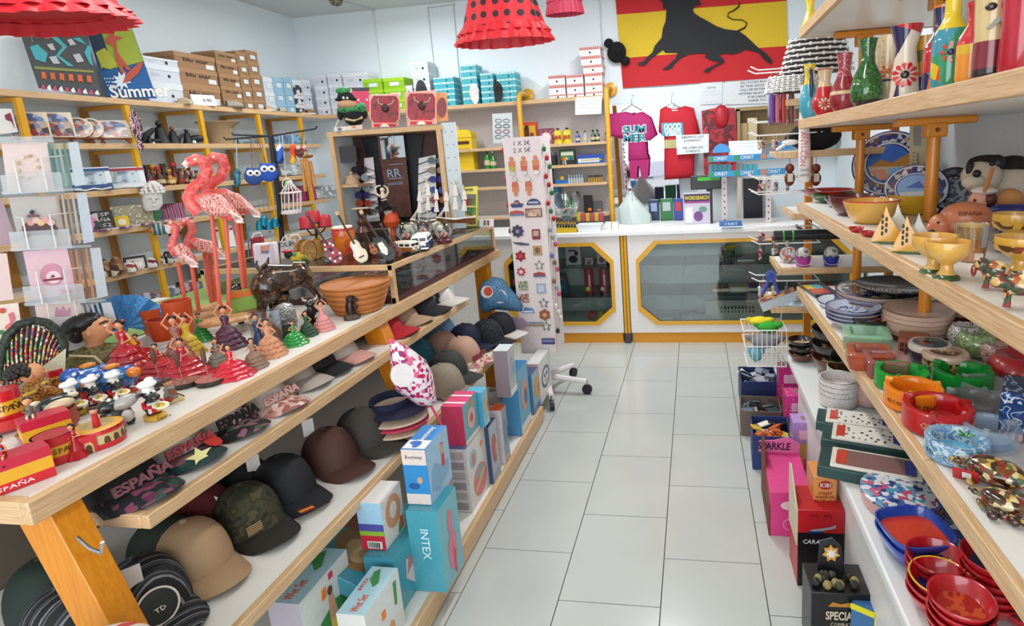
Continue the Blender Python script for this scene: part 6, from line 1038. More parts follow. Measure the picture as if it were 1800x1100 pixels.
for i,(lb,nm,px,py,w,h,z,cs)in enumerate((('blue netted bags heaped on the second shelf at the far end','net_bag',505,250,60,15,Z2,['3a6a8c','2a4a6a','5a8aa8']),('grey blue packets lying on the second shelf','flat_pack',448,250,52,12,Z2,['5a6a74','8a949a','44525c']),('green folded caps heaped on the third shelf','green_felt_hat',452,308,26,18,Z3,['3a7a2a','4a9a34','2a5a22']),('clear wrapped goods on the third shelf beside the maracas','clear_pack',520,302,50,18,Z3,['8a8e90','b0b4b6','6a6e70']),('pile of silvery cellophane wrapped lace on the fourth shelf','lace_pack',560,350,56,22,Z4,['9a9ea0','c0c4c6','7a7e80']),('magenta feather boa bundle on the fourth shelf','feather_boa',535,350,40,26,Z4,['8a1448','6a0e38','a8205c']),('white box with pink polka dots on the fifth shelf','dotted_box',398,430,26,38,Z5,None),('black and orange patterned tray on the lowest visible shelf','patterned_tray',345,545,40,20,Z6,['1c1a1a','d88a1c','2a2422','c8a83a']),('dark metal tray on the fifth shelf behind the flamingo legs','metal_tray',390,500,60,22,Z6+.001,['2a2c30','4a4e54','3a3c40']))):
 packet(nm,lb,nm.split('_')[1],px,py,w,h,z,PM('patch',cs,34,.45)if cs else PM('dots',['b81c5c','e8e4e6'],22,.5,th=.3),lean=.15,d=.06,X=-3.5,group=None)
# hanging stand and goods on the far half of the showcase
f=Fr(at(497,434,z=ZG));T=f.TH('hanging_stand','black metal stand with hooked arms hung with purses and chimes, behind the showcase goods','display stand');F=f
PT(T,'pole',MB().tu([f(497,434),f(488,330),f(476,238)],.013,BLACK,8));PT(T,'base',MB().la([(.13,0),(.13,.012),(.03,.02)],BLACK,20))
for a in(((476,239),(410,237),(407,233)),((476,239),(397,245),(393,241)),((476,239),(555,226),(557,222))):PT(T,'arm',MB().tu([f(*q)for q in a],.005,BLACK,6))
def hang(name,label,cat,top,group=None):g=Fr(F.b);return g.TH(name,label,cat,group),F
def owl(lb,x,y,r,c,top):
 T,g=hang('owl_purse',lb,'purse',top,'blue owl purses on the hanging stand');k=g.k
 PT(T,'purse',MB().ba(g(x,y,-.02),(r*k,4*k,r*1.05*k),M(c,.75),14,9).ba(g(x-r*.7,y-r*.85,-.02),(3*k,2*k,4*k),M(c,.75),6,5).ba(g(x+r*.7,y-r*.85,-.02),(3*k,2*k,4*k),M(c,.75),6,5));PT(T,'chain',MB().tu([g(top[0],top[1]),g(x-3,y-r)],.0025,N('5a5a5a'),5))
 for dx in(-.42,.42):PT(T,'eye',MB().ba(g(x+r*dx,y-r*.42,-.02-3.4*k),(r*.4*k,1.6*k,r*.38*k),WHITE,10,6).ba(g(x+r*dx,y-r*.42,-.02-4.8*k),(r*.16*k,1*k,r*.16*k),BLACK,6,5))
owl('big bright blue owl purse with round white eyes, right one on the stand',471,303,15,'1f4fb0',(452,240));owl('darker blue owl purse half turned, left one on the stand',446,310,14,'2c4a8c',(440,241))
for i,(lb,px,y0,y1,r,c,ty)in enumerate((('small teal pouch hanging at the left arm tip',417,296,328,5,['2a6a84','3a8aa4','1f4a60'],243),('blue and white koi carp streamer right of the stand pole',492,254,288,6,['2a5ab8','d8dce8','1f3f8a'],236),('orange and yellow cat mobile hanging beside the koi streamer',515,252,288,5,['d86a1c','e8b82a','c83a2a'],232))):
 T,g=hang('hanging_ornament',lb,'ornament',None,'ornaments on the hanging stand');k=g.k;PT(T,'cord',MB().tu([g(px-2,ty),g(px,y0)],.002,M('c8c4c0'),5));PT(T,'body',MB().lo([[g(px,y)+Vector((rr*r*k*cos(2*PI*j/10),rr*r*k*.7*sin(2*PI*j/10),0))for j in range(10)]for y,rr in((y1,.5),(y1-6,1.1),((y0+y1)/2,.8),(y0+7,1.1),(y0,.3))],PM('patch',c,30,.5)))
T,g=hang('dragon_chime','bamboo wind chime with a painted dragon head, right arm of the stand','wind chime',None);k=g.k
PT(T,'head',MB().ba(g(530,268),(10*k,8*k,10*k),PM('patch',['8a2a1c','3a3a34','c8b088','5a4a3a'],30,.4),10,8).ba(g(541,274),(9*k,6*k,4*k),N('8a5a34'),8,6));PT(T,'eye',MB().ba(g(524,260,-.03),3.6*k,M('d8b0a8',.3),8,6).ba(g(535,259,-.03),3.6*k,M('d8b0a8',.3),8,6));PT(T,'cord',MB().tu([g(533,229),g(530,258)],.002,BLACK,5))
for i in range(4):PT(T,'bamboo_tube',MB().tu([g(530+i*5,280+i),g(537+i*5.5,336-(i%2)*8)],.009,WOODM('a8703a','c8904a','bamboo',(9,9,3)),8))
T,g=hang('bird_cage','small white wire bird cage ornament with a bird on top, hung on the stand','bird cage',None);k=g.k;WM=M('e0d4d0')
PT(T,'base',MB().at(g(512,375)).la([(16*k,0),(16*k,5*k)],WM,18));PT(T,'ring',MB().at(g(511,340)).la([(17*k,0),(18*k,1.5*k),(17*k,3*k),(16*k,1.5*k)],WM,18,cap=False));PT(T,'hanging_loop',MB().tu([g(505+9*cos(a),323+9*sin(a))for a in[2*PI*i/16 for i in range(17)]],.003,WM,6));PT(T,'cord',MB().tu([g(496,237),g(503,314)],.002,WM,5));PT(T,'bird',MB().ba(g(506,322),(5*k,4*k,5*k),M('7ab87a'),8,6))
c=g(511,338);b0=g(512,372)
for i in range(14):a=2*PI*i/14;PT(T,'bar',MB().tu([b0+Vector((15.5*k*cos(a),15.5*k*sin(a),0)),c+Vector((16*k*cos(a),16*k*sin(a),0)),c+Vector((9*k*cos(a),9*k*sin(a),8*k)),c+Vector((2.5*k*cos(a),2.5*k*sin(a),20*k))],.0022,WM,5))
for i,(x,y)in enumerate(((458,396),(465,388),(474,395),(485,391))):
 T,g=hang('bell',f'metallic turquoise bell, {["left", "raised second", "third", "right"][i]} one of the four below the stand arm','bell',None,'turquoise bells');k=g.k;PT(T,'bell',MB().at(g(x,y+8,-.03)).la([(7*k,0),(6*k,4*k),(5.4*k,11*k),(3*k,16*k),(.0005,17*k)],M('1a7a94',.25,.7),14));PT(T,'cord',MB().tu([g(x-14,242,-.01),g(x,y-9,-.03)],.0018,M('8a6a3a'),5));PT(T,'clapper',MB().ba(g(x,y+12,-.03),1.8*k,N('a87a2a'),6,5))
T,g=hang('white_plaque','white house shaped hanging board with a blue edge behind the big flamingos','sign board',None);b=[(428,468),(437,456),(448,466),(447,494),(431,494)]
PT(T,'board',MB().lo([[g(x,y,o)for x,y in b]for o in(-.05,-.04)],WHITE));PT(T,'blue_edge',MB().tu([g(428,469,-.05),g(437,457,-.05),g(448,467,-.05)],.004,N('1f7aa8'),6));PT(T,'ribbon',MB().tu([g(436,396,-.03),g(437,430,-.04),g(437,457,-.05)],.004,N('1f7aa8'),6))
f=Fr(at(556,432,z=ZG));T=f.TH('candle_holder','black three armed candle holder behind the crimson guitar','candle holder');PT(T,'stem',MB().tu([f(556,432),f(556,400)],.006,BLACK,8));PT(T,'base',MB().la([(.05,0),(.05,.008),(.01,.012)],BLACK,16))
CAN=[(541,401,12),(552,391,11),(571,398,11)]
for x,y,r in CAN:PT(T,'arm',MB().tu([f(556,412),f((x+556)/2,y+12),f(x,y+4),f(x,y+1)],.004,BLACK,6));PT(T,'drip_plate',MB().at(f(x,y+1)).la([(r*1.1*f.k,0),(r*1.1*f.k,.004)],BLACK,14))
for i,(x,y,r)in enumerate(CAN):o=f.b+Matrix.Rotation(f.rz,3,'Z')@f(x,y-.5);T=TH('candle',f'thick red candle on the {["left", "middle", "right"][i]} arm of the black candle holder','candle',o,0,'red candles');PT(T,'wax',MB().la([(r*f.k,0),(r*f.k,17*f.k),(r*.8*f.k,20*f.k),(r*.4*f.k,19*f.k),(.0005,18*f.k)],M('b82430',.4,bump=.1),16));PT(T,'wick',MB().tu([(0,0,18*f.k),(0,0,22*f.k)],.0015,BLACK,5))
f=Fr(at(467,476,z=ZG));T=f.TH('cushion_card','white ruled cushion with a small picture, behind the bronze bull','cushion');PT(T,'cushion',MB().lo([[f(x,y,o)for x,y in((443,428),(488,424),(492,466),(449,476))]for o in(-.02,.02)],PM('stripe',['d8d0d8','c8bcc8','dcd4dc'],22,.7,stretch=(.1,.1,1))),bev=.01);PT(T,'picture',MB().lo([[f(x,y,o)for x,y in((458,432),(473,430),(472,445),(458,446))]for o in(-.024,-.02)],PM('cloud',['8a7090','c88a6a','6a6a8a'],40,.5)))
for i,(lb,q,m)in enumerate((('pale tote bag with dark lettering beside the ruled cushion',((492,424),(509,422),(512,450),(494,456)),M('d0c8c8',.7)),('white tote bag with sky blue print on the far end of the bags',((505,421),(531,419),(533,446),(510,452)),PM('patch',['dcd8d8','dcd8d8','3a8ab8','dcd8d8'],26,.7)),('red tote bag peeping behind the ruled cushion',((440,418),(464,415),(466,440),(442,470)),M('a81c2c',.7)))):
 f=Fr(at((q[2][0]+q[3][0])/2,q[2][1]+4,z=ZG)+Vector((0,.03+.02*i,0)));T=f.TH('tote_bag',lb,'bag','tote bags behind the bronze bull');PT(T,'bag',MB().lo([[f(x,y,o)for x,y in q]for o in(0,.015)],m));text(T,'OLÉ',.03,M('3a2a3a'),f(q[0][0]+10,q[0][1]+6,-.001),UP);PT(T,'handle',MB().tu([f(q[0][0]+3,q[0][1]+1),f(q[0][0]+6,q[0][1]-7),f(q[1][0]-6,q[1][1]-7),f(q[1][0]-3,q[1][1]+1)],.003,WHITE,6))
for i,(x,y)in enumerate(((534,440),(546,442),(558,438))):
 f=Fr(at(x,y+16,z=ZG));T=f.TH('tambourine',f'small tan wooden tambourine standing on edge, {["left", "middle", "right"][i]} of three beside the crimson guitar','tambourine','tambourines');k=f.k;PT(T,'hoop',MB().at((0,0,18*k),(PI/2,0,.9)).la([(17*k,-3*k),(18*k,-3*k),(18*k,3*k),(17*k,3*k)],WOODM('8a5a2a','b07a3c','hoop_wood',(5,5,5)),20,cap=False));PT(T,'drum_skin',MB().at((0,0,18*k),(PI/2,0,.9)).la([(17*k,2*k),(.001,2*k)],M('c89a58'),20))
f=Fr(at(519,463,z=ZG));T=f.TH('toy_bird','yellow and green feathered toy bird with a red cap beside the tambourines','toy');k=f.k;PT(T,'body',MB().ba((6*k,0,10*k),(14*k,8*k,10*k),PM('patch',['c8a82a','4a7a3a','d8b840','8a8a34'],60,.8),12,8));PT(T,'head',MB().ba((-8*k,0,17*k),(7*k,6*k,7*k),M('1f2026',.6),8,6));PT(T,'cap',MB().ba((-9*k,0,23*k),(9*k,7*k,3*k),M('b02030'),8,5))
f=Fr(at(432,560,z=ZQ));T=f.TH('flame_box','box with a green grass and orange flame print behind the panther','box');PT(T,'carton',MB().lo([[f(x,y,o)for x,y in((400,512),(450,505),(454,540),(402,552))]for o in(.06,.1)],N('8ab04a')));PT(T,'flame_print',MB().lo([[f(x,y,o)for x,y in((401,516),(406,510),(412,516),(420,508),(428,514),(436,507),(442,512),(450,506),(451,518),(402,526))]for o in(.056,.06)],N('d86a1c')))
# greeting card spinner at the near left
f=Fr(Vector((-1.95,1.36,ZQ)));T=f.TH('card_spinner','clear plastic and white wire spinner of greeting cards at the near left of the island','card rack');CL=FILM('dfe4e6',.28,.1);WW=N('dcd8d4')
PT(T,'core',MB().lo([[f(x,y,o)for x,y in((25,246),(92,243),(165,590),(75,600))]for o in(.03,.12)],FILM('c8ccd0',.35)));PT(T,'top_ledge',MB().lo([[f(x,y,o)for x,y in((-20,240),(92,240),(96,250),(-20,252))]for o in(-.02,.12)],CL));PT(T,'foot',MB().lo([[f(x,y,o)for x,y in((75,596),(165,588),(168,612),(78,620))]for o in(.0,.12)],WW))
rows=((248,334,-6),(338,434,9),(434,530,33),(530,585,52))
def gcard(lb,q,m,prints,o=0):
 S=f.TH('greeting_card',lb,'card','greeting cards on the spinner');PT(S,'card',MB().lo([[f(x,y,o+d)for x,y in q]for d in(0,.004)],M(m)))
 if prints:
  bb=MB()
  for i,(pl,mm)in enumerate(prints):bb.lo([[f(x,y,o-d)for x,y in pl]for d in(.0035+.0006*i,0)],mm)
  PT(S,'print',bb,smooth=False)
 return S
FL=[M(c,.6)for c in('d8c8a8','c8b08a','e0d4bc','b89a70')];random.seed(8)
gcard('pale pink card with a gold flower wreath, top of the spinner',((2,252),(84,250),(98,334),(14,338)),'dcc6c0',[(ell(3.5,3,8,48+18*cos(i*.7),294+20*sin(i*.7)),FL[i%4])for i in range(12)])
gcard('grey card with a pink flower filled car, second on the spinner',((14,347),(100,345),(118,424),(36,434)),'b4aca6',[([(38,398),(50,388),(90,386),(102,402),(100,411),(42,414)],M('5a3a3c')),(ell(6,5,10,47,414),BLACK),(ell(5,4,10,95,410),BLACK)]+[(ell(7,6,9,54+i*9,391-(i%2)*4),M(('d89a98','dcb4b0','d8b87a')[i%3],.6))for i in range(5)]+[(ell(4,4,8,56,373),BLACK),([(48,378),(68,377),(68,381),(48,382)],M('6a4a44'))])
gcard('pink card with a red gingham round motif, third on the spinner',((40,442),(118,436),(136,516),(58,526)),'d8b4bc',[(ell(20,20,20,90,483),M('c88a9a')),(ell(13,11,16,94,487),M('e4c8cc')),([(76,491),(110,487),(110,491),(76,495)],M('7a2a3a')),([(88,488),(93,482),(97,487)],M('5a1c2c')),([(106,508),(116,512),(128,507),(126,515),(116,514),(107,517)],M('d04a7a'))])
gcard('cream card with a faint pink crown, bottom of the spinner',((60,533),(140,526),(146,560),(68,575)),'e2c8c0',[([(96,556),(98,540),(104,548),(110,538),(115,548),(122,540),(122,555)],M('c890a0'))])
gcard('cream card with a pink flamingo print, low at the left edge of the spinner',((-20,538),(32,532),(40,590),(-10,600)),'e6d4c4',[([(14,552),(22,548),(26,560),(20,572),(30,584),(14,588),(8,574),(18,566)],M('d8707a')),(ell(6,5,8,4,546),M('c84a3a')),(ell(6,4,8,2,584),M('3a7a4a'))],o=-.02)
gcard('plain pale pink card at the left edge, third row of the spinner',((-20,446),(12,445),(24,526),(-10,530)),'dcc0ba',None,-.01);gcard('mauve card at the left edge, second row of the spinner',((-20,352),(4,350),(30,428),(0,430)),'a88a94',None,.02)
for r,(y0,y1,dx)in enumerate(rows):
 PT(T,'pocket',MB().lo([[f(x,y,o)for x,y in((6+dx,y1-26),(112+dx,y1-32),(118+dx,y1+2),(12+dx,y1+8))]for o in(-.014,-.012)],CL));PT(T,'wire',MB().tu([f(18+dx,y1-52,-.02),f(30+dx,y1-52,-.022),f(42+dx,y1+4,-.022)],.0022,WW,5).tu([f(128+dx,y1-62,.02),f(78+dx,y1-56,-.022),f(90+dx,y1+1,-.022)],.0022,WW,5));PT(T,'floor',MB().lo([[f(x,y,o)for x,y in((8+dx,y1+3),(150+dx*1.1,y1-4),(151+dx*1.1,y1),(10+dx,y1+8))]for o in(-.016,.1)],CL))
 for j in range(5):
  x0=97+dx+j*9;S=f.TH('greeting_card',f'thin {["green", "brown", "orange", "grey"][r]} backed card seen edge on, {["first", "second", "third", "fourth", "fifth"][j]} at the side of spinner row {["one", "two", "three", "four"][r]}','card','cards at the side of the spinner')
  PT(S,'card',MB().lo([[f(x,y,o)for x,y in((x0-8,y0+6-j),(x0-4+(14 if j==4 else 0),y0+5-j),(x0+10+(14 if j==4 else 0),y1-4-j*1.5),(x0+5,y1-2-j))]for o in(-.005+j*.004,.05+j*.006)],M((('4a7a70','6a9a90','88a89c','5a8478','b8c4c8'),('a8907a','b8a08a','9a8470','b0a090','b4bcc4'),('a8643a','b8744a','8a4e2c','b87a50','b8bcc0'),('b8b4b0','a8a4a4','c0bcb8','b0acac','c4c8cc'))[r][j],.5)))
# flag, notices, mirror and clothes on the back wall
FY=YB-.02
def wq(x,y,d=0):return at(x,y,y=FY-d)
def upright(name,label,cat,base,group=None):
 T=TH(name,label,cat,base,0,group);return T,(lambda x,y,d=0:at(x,y,y=base[1]-d)-Vector(base))
T,q=upright('flag','large red and yellow striped flag with a black bull, hung on the back wall','flag',(0.1,FY,2.4))
FR_,FYL,FB=M('c41e26',.75),M('dcb826',.75),M('17181c',.7)
L=lambda t:(1082+13*t,155*t);Rr=lambda t:(1382+4*t,-25+160*t)
bandy=lambda t:[L(t),Rr(t)]
for nm,t0,t1,m in(('red_band',-.9,.165,FR_),('yellow_band',.165,.66,FYL),('red_band',.66,1.0,FR_)):
 def fn(u,v,t0=t0,t1=t1):t=t0+(t1-t0)*v;a,b=L(t),Rr(t);return q(a[0]+(b[0]-a[0])*u,a[1]+(b[1]-a[1])*u)+Vector((0,.004*sin(u*14+v),0))
 PT(T,nm,MB().sheet(fn,24,4,m))
def fl(u,v):return(900+u/4,v/4)
bull=[(1035,0),(1060,20),(1062,60),(1086,66),(1080,150),(1060,200),(1052,265),(1005,320),(985,370),(945,405),(925,430),(885,445),(890,461),(938,458),(975,412),(1020,382),(1060,352),(1080,372),(1165,372),(1150,410),(1118,440),(1090,465),(1055,488),(1090,492),(1130,476),(1142,450),(1180,415),(1235,385),(1300,376),(1370,376),(1355,402),(1400,425),(1462,436),(1425,458),(1368,482),(1345,503),(1380,510),(1402,486),(1450,460),(1496,436),(1478,406),(1450,386),(1500,376),(1550,384),(1600,370),(1640,350),(1700,362),(1742,378),(1765,410),(1800,440),(1822,452),(1830,425),(1790,380),(1745,345),(1715,320),(1680,285),(1640,248),(1590,216),(1500,205),(1440,185),(1380,150),(1320,118),(1285,95),(1270,70),(1290,40),(1332,34),(1318,5),(1350,-60),(1270,-90),(1100,-90),(1050,-50),(1000,-80),(1015,-30)]
PT(T,'bull_print',MB().lo([[q(*fl(u,v),d)for u,v in bull]for d in(.0125,.006)],FB),smooth=False)
PT(T,'tail_print',MB().tu([q(*fl(u,v),.009)for u,v in((1580,222),(1635,195),(1652,165),(1620,142),(1550,138),(1515,118),(1520,92),(1560,74),(1590,50),(1605,15))],[.012,.011,.011,.011,.011,.012,.013,.02,.03,.006],FB,8,flat=.25))
T,q=upright('bullfighter_hat','furry black bullfighter hat hooked on the wall beside the flag','hat',tuple(at(1084,92,y=YB-.05)));FUR=M('141114',.95,bump=.8,bs=500)
PT(T,'crown',MB().ba(q(1084,92),(.085,.05,.09),FUR,14,9));[PT(T,'tuft',MB().ba(q(x,y),(.043,.045,.04),FUR,10,7))for x,y in((1070,76),(1099,107))];PT(T,'top',MB().ba(q(1086,90,.05),(.035,.02,.035),M('0c0a0c',.9),10,6))
def notice(lb,q4,lines,y,size,gap=.27,cat='notice'):
 P0=[at(a,b,y=y)for a,b in q4];c=sum(P0,Vector())/4;T=TH('paper_notice',lb,cat,c,0,'paper notices by the counter');PT(T,'sheet',MB().lo([[p-c+Vector((0,d,0))for p in P0]for d in(0,.002)],M('dfe3e6',.6)),smooth=False)
 u=P0[1]-P0[0];tilt=math.atan2(u.z,u.x);h=(P0[0]-P0[3]).length;n=len(lines);w=u.length
 for i,s in enumerate(lines):
  if s:text(T,s,size*h,M('2a2c34',.6),(sin(-tilt)*-0,-.002,h*(.5-(i+.75)/(n+.5))),(PI/2,-tilt,0),w=min(w*.9,len(s)*size*h*.62))
notice('small typed paper notice under the lower edge of the flag',((1232,145),(1270,142),(1269,182),(1231,184)),('','NOTICE','- - - - - -','- - - - - - -','','- - - - -'),YB-.012,.1)
notice('large paper notice on exchanging goods under the flag',((1275,142),(1388,134),(1388,180),(1274,184)),('ALL GOODS BOUGHT','IN THIS SHOP CAN','ONLY BE EXCHANGED','WITHIN 48 HOURS OF','PURCHASE.','THANK YOU'),YB-.012,.14)
notice('handwritten paper notice hung on the top shelf edge by the yellow pipe',((1011,172),(1058,169),(1057,200),(1011,202)),('- - - - - - - -','- - - - - -','- - - - - - -','- - -  - - - -'),4.91,.14)
T,q=upright('wall_mirror','tall frameless wall mirror behind the hanging T-shirts','mirror',tuple(at(1125,270,y=YB-.02)));PT(T,'mirror_glass',MB().lo([[q(x,y,d+(.055 if y<200 else 0))for x,y in((1073,186),(1182,180),(1196,352),(1076,360))]for d in(0,.008)],M('e6e2e6',.03,1)),smooth=False)
def shirt(lb,pts,m,y,hook,pr):
 b=at(hook[0],hook[1]+60,y=y);T,q=upright('t_shirt',lb,'T-shirt',tuple(b));n=len(pts);cx=sum(p[0]for p in pts)/n;cy=sum(p[1]for p in pts)/n
 PT(T,'shirt',MB().lo([[q(cx+(x-cx)*s,cy+(yy-cy)*s,d)for x,yy in pts]for s,d in((.6,.05),(.9,.042),(1,.02),(1,.0))],m),ang=75);PT(T,'hanger',MB().tu([q(hook[0]-18,hook[1]+28),q(hook[0],hook[1]+16),q(hook[0]+18,hook[1]+26)],.005,CHROME,6).tu([q(hook[0],hook[1]+16),q(hook[0],hook[1]+6),q(hook[0]+4,hook[1]),q(hook[0]-3,hook[1]-2)],.003,CHROME,6));pr(T,q);return T
def pr1(T,q):
 [text(T,s_,.085,m_,q(1115,y_,d_),UP,bold=b_,w=w_)for s_,y_ in(('SUM',228),('MER',243))for m_,d_,b_,w_ in((WHITE,.054,.009,.215),(M('3a8a9a',.6),.056,.003,.205))];PT(T,'neck_label',MB().box(q(1113,199,.05),(.02,.004,.012),BLACK))
MG=M('b0246c',.75,bump=.05)
shirt('magenta T-shirt lettered SUMMER on a wire hanger',[(1098,196),(1112,200),(1128,196),(1144,206),(1155,238),(1142,248),(1136,236),(1138,272),(1142,282),(1104,284),(1104,240),(1092,244),(1063,236),(1072,200)],MG,5.08,(1110,168),pr1)
b=at(1123,300,y=5.09);T,q=upright('leg_reflection','magenta reflection of a pair of legs, built solid beneath the SUMMER T-shirt','reflection',tuple(b));PT(T,'cloth',MB().lo([[q(x,y,d)for x,y in((1105,282),(1141,280),(1139,312),(1128,315),(1124,292),(1121,292),(1119,316),(1108,313))]for d in(.04,0)],MG))  # legs reflected in the glass, built as a solid in the shirt's magenta
def pr2(T,q):
 PT(T,'print_patch',MB().lo([[q(x,y,d)for x,y in((1162,216),(1200,215),(1202,238),(1164,240))]for d in(.058,.05)],M('4a9ab8',.6)));text(T,'GOOD',.07,WHITE,q(1182,223,.0595),UP,bold=.003,w=.15);text(T,'VIBES',.07,WHITE,q(1183,234,.0595),UP,bold=.003,w=.15);PT(T,'pocket_print',MB().lo([[q(x,y,d)for x,y in((1168,246),(1196,245),(1196,260),(1168,261))]for d in(.056,.05)],M('b8b07a',.6)));PT(T,'neck_label',MB().box(q(1186,194,.045),(.05,.004,.008),WHITE))
shirt('long red T-shirt lettered GOOD VIBES on a wire hanger',[(1168,187),(1185,192),(1204,186),(1220,190),(1230,235),(1222,240),(1219,312),(1168,316),(1167,240),(1157,232),(1160,192)],M('c01a2c',.75,bump=.05),5.08,(1180,165),pr2)
notice('white paper notice on Sunday opening, pinned over the red T-shirt',((1188,238),(1246,235),(1246,268),(1190,272)),('ABRIMOS LOS','DOMINGOS','','WE OPEN ON','SUNDAYS'),4.98,.17)
b=at(1262,300,y=5.08);T,q=upright('wrapped_dress','red flamenco dress wrapped in clear plastic hanging right of the T-shirts','dress',tuple(b))
PT(T,'dress',MB().lo([[q(x,y,d)for x,y in((1233,195),(1265,188),(1292,190),(1296,250),(1292,310),(1262,316),(1238,306))]for d in(.06,.0)],PM('cloud',['7a0f1c','a81626','5a0a14','c02030'],9,.45)),ang=80);PT(T,'rosette',MB().ba(q(1268,205,.05),(.07,.04,.1),M('b01426'),10,7))
T,q=upright('wooden_locker','open tan wooden locker holding two small cartons, behind the counter at the right','cabinet',tuple(at(1330,250,y=5.0)));TN=M('9a8058',.6)
x0,x1,z0,z1=at(1296,250,y=5.0).x,1.18,at(1300,252,y=5.0).z,at(1300,192,y=5.0).z;bp=Vector(T.location)
for c,d in((((x0+x1)/2,5.08,z1),(x1-x0,.2,.03)),(((x0+x1)/2,5.08,z0),(x1-x0,.2,.03)),((x0+.012,5.08,(z0+z1)/2),(.024,.2,z1-z0)),(((x0+x1)/2,5.17,(z0+z1)/2),(x1-x0,.012,z1-z0))):PT(T,'board',MB().box(Vector(c)-bp,d,TN))
for lb,px,w,h in(('small brown carton inside the wooden locker',1307,.08,.15),('pale carton standing inside the wooden locker',1322,.08,.19)):solo('carton',lb,'box',MB().box((0,0,h/2),(w,.07,h),M('b09468' if w*h<.013 else'c8b890',.6)),(at(px,240,y=5.05).x,5.06,z0+.017),group='cartons in the locker',bev=.002)
T,q=upright('speaker_cabinet','tall matt black cabinet standing behind the counter at the right','cabinet',tuple(at(1322,392,y=4.95)));PT(T,'body',MB().lo([[q(x,y,d)for x,y in((1306,314),(1340,312))]+[Vector((q(x,400,d).x,q(x,400,d).y,.002-T.location.z))for x in(1342,1308)]for d in(.0,-.2)],BLACK));PT(T,'door_frame',MB().lo([[q(x,y,d)for x,y in((1296,312),(1304,312),(1302,420),(1294,420))]for d in(.01,-.05)],M('c8b8a8')))
# goods on the back shelving
def B(i):return BZ[i]+.001
BYF=4.96
def bgood(name,label,cat,px,py,zi,fn,y=BYF,group=None):b=at(px,py,y=y);b.z=B(zi);T=TH(name,label,cat,b,0,group);k=mpp(b);fn(T,k);return T
def bott(T,k,h,r,m,cap=None):PT(T,'body',MB().la([(r*k,0),(r*k,h*.55*k),(r*.4*k,h*.72*k),(r*.38*k,h*.92*k)],m,14));PT(T,'cap',MB().la([(r*.46*k,h*.9*k),(r*.46*k,h*k),(.0005,h*k)],cap or BLACK,10));PT(T,'label',MB().la([(r*1.02*k,h*.18*k),(r*1.02*k,h*.42*k)],M('c8b890'),14,cap=False))
def jb(T,k):PT(T,'can',MB().lo([[(x*k,y*k*.6,z*k)for x,y in ell(8,8,16)]for z in(0,21)]+[[(x*k*.3,y*k*.3,24*k)for x,y in ell(8,8,16)]],M('d8bc1c',.3,coat=.4)));PT(T,'cap',MB().at((0,0,23*k)).la([(2.6*k,0),(2.6*k,4*k),(.0005,4*k)],BLACK,10));text(T,'J&B',9*k,M('a81c1c'),(0,-8*k*.6-.001,11*k),UP,bold=.0015)
bgood('whisky_tin','yellow lettered drinks can, left of the pair on the back shelf','can',982,252,0,jb,group='yellow drinks cans');bgood('whisky_tin','yellow lettered drinks can, right of the pair on the back shelf','can',998,252,0,jb,group='yellow drinks cans')
def dbox(T,k):PT(T,'carton',MB().box((0,.02,20*k),(26*k,.06,40*k),N('c8401c')));flat(T,'window_print',[(rect(-10*k,3*k,11*k,34*k),N('d8a81c')),(rect(-9*k,4*k,0,30*k),N('5a2418')),(ell(4*k,4*k,10,-4*k,31*k),M('2a1a18')),(rect(1*k,4*k,8*k,22*k),N('7a3a24'))],FRONT,(0,-.0105,0))
bgood('doll_carton','orange and yellow window carton with two dark dolls on the back shelf','box',932,246,0,dbox)
def ck(T,k):PT(T,'card',MB().box((0,.02,14*k),(28*k,.02,28*k),PM('speck',['c88a94','7a3a48'],60,.5,th=.35)));PT(T,'clock_face',MB().at((0,.008,12*k),(PI/2,0,0)).la([(9*k,0),(9.5*k,.008),(8*k,.012),(.0005,.01)],N('e0d0d0'),20));PT(T,'clock_rim',MB().at((0,.008,12*k),(PI/2,0,0)).la([(9.5*k,.0),(10*k,.012),(8.5*k,.014)],N('b87a84'),20,cap=False))
bgood('wall_clock','round pink clock on a speckled pink card beside the yellow cans','clock',961,253,0,ck)
for lb,px,h,c in(('small cobalt blue bottle right of the yellow cans',1016,20,M('1f2a8a',.15,coat=.5)),('small clear glass bottle between the blue and the green ones',1029,20,FILM('b8c0c0',.5)),('small dark green bottle, left of the pair',1043,21,M('1a3a1c',.15,coat=.5)),('small dark green bottle, right of the pair by the pipe',1051,21,M('1a3a1c',.15,coat=.5))):bgood('miniature_bottle',lb,'bottle',px,248,0,lambda T,k:bott(T,k,h,4.2,c),group='miniature bottles on the back shelf')
for lb,px,py,h in(('tall green glass bottle left of the magnet column',856,276,36),('second green glass bottle half hidden by the magnet column',866,276,30)):bgood('glass_bottle',lb,'bottle',px,py,1,lambda T,k:bott(T,k,h,5.5,M('1f7a2c',.12,coat=.5),N('c8c8c0')))
def mail(T,k):YM=M('e0bc10',.4,coat=.2);PT(T,'body',MB().box((0,.05,28*k),(36*k,.12,56*k),YM));PT(T,'dome',MB().lo([[(x*k,.05+y,56*k)for x,y in((-19,-.065),(19,-.065),(19,.065),(-19,.065))],[(x*k,.05+y,64*k)for x,y in((-17,-.06),(17,-.06),(17,.06),(-17,.06))],[(x*k,.05+y,69*k)for x,y in((-9,-.03),(9,-.03),(9,.03),(-9,.03))]],YM));PT(T,'slot',MB().box((0,-.012,47*k),(26*k,.006,5*k),M('4a2a10')));text(T,'CORREOS',8*k,BLACK,(0,-.0108,34*k),UP,w=28*k);text(T,'- - - - -',6*k,BLACK,(0,-.0108,14*k),UP)
bgood('letter_box','yellow lettered letter box on the back shelf beside the grey pegboard','letter box',814,264,1,mail)
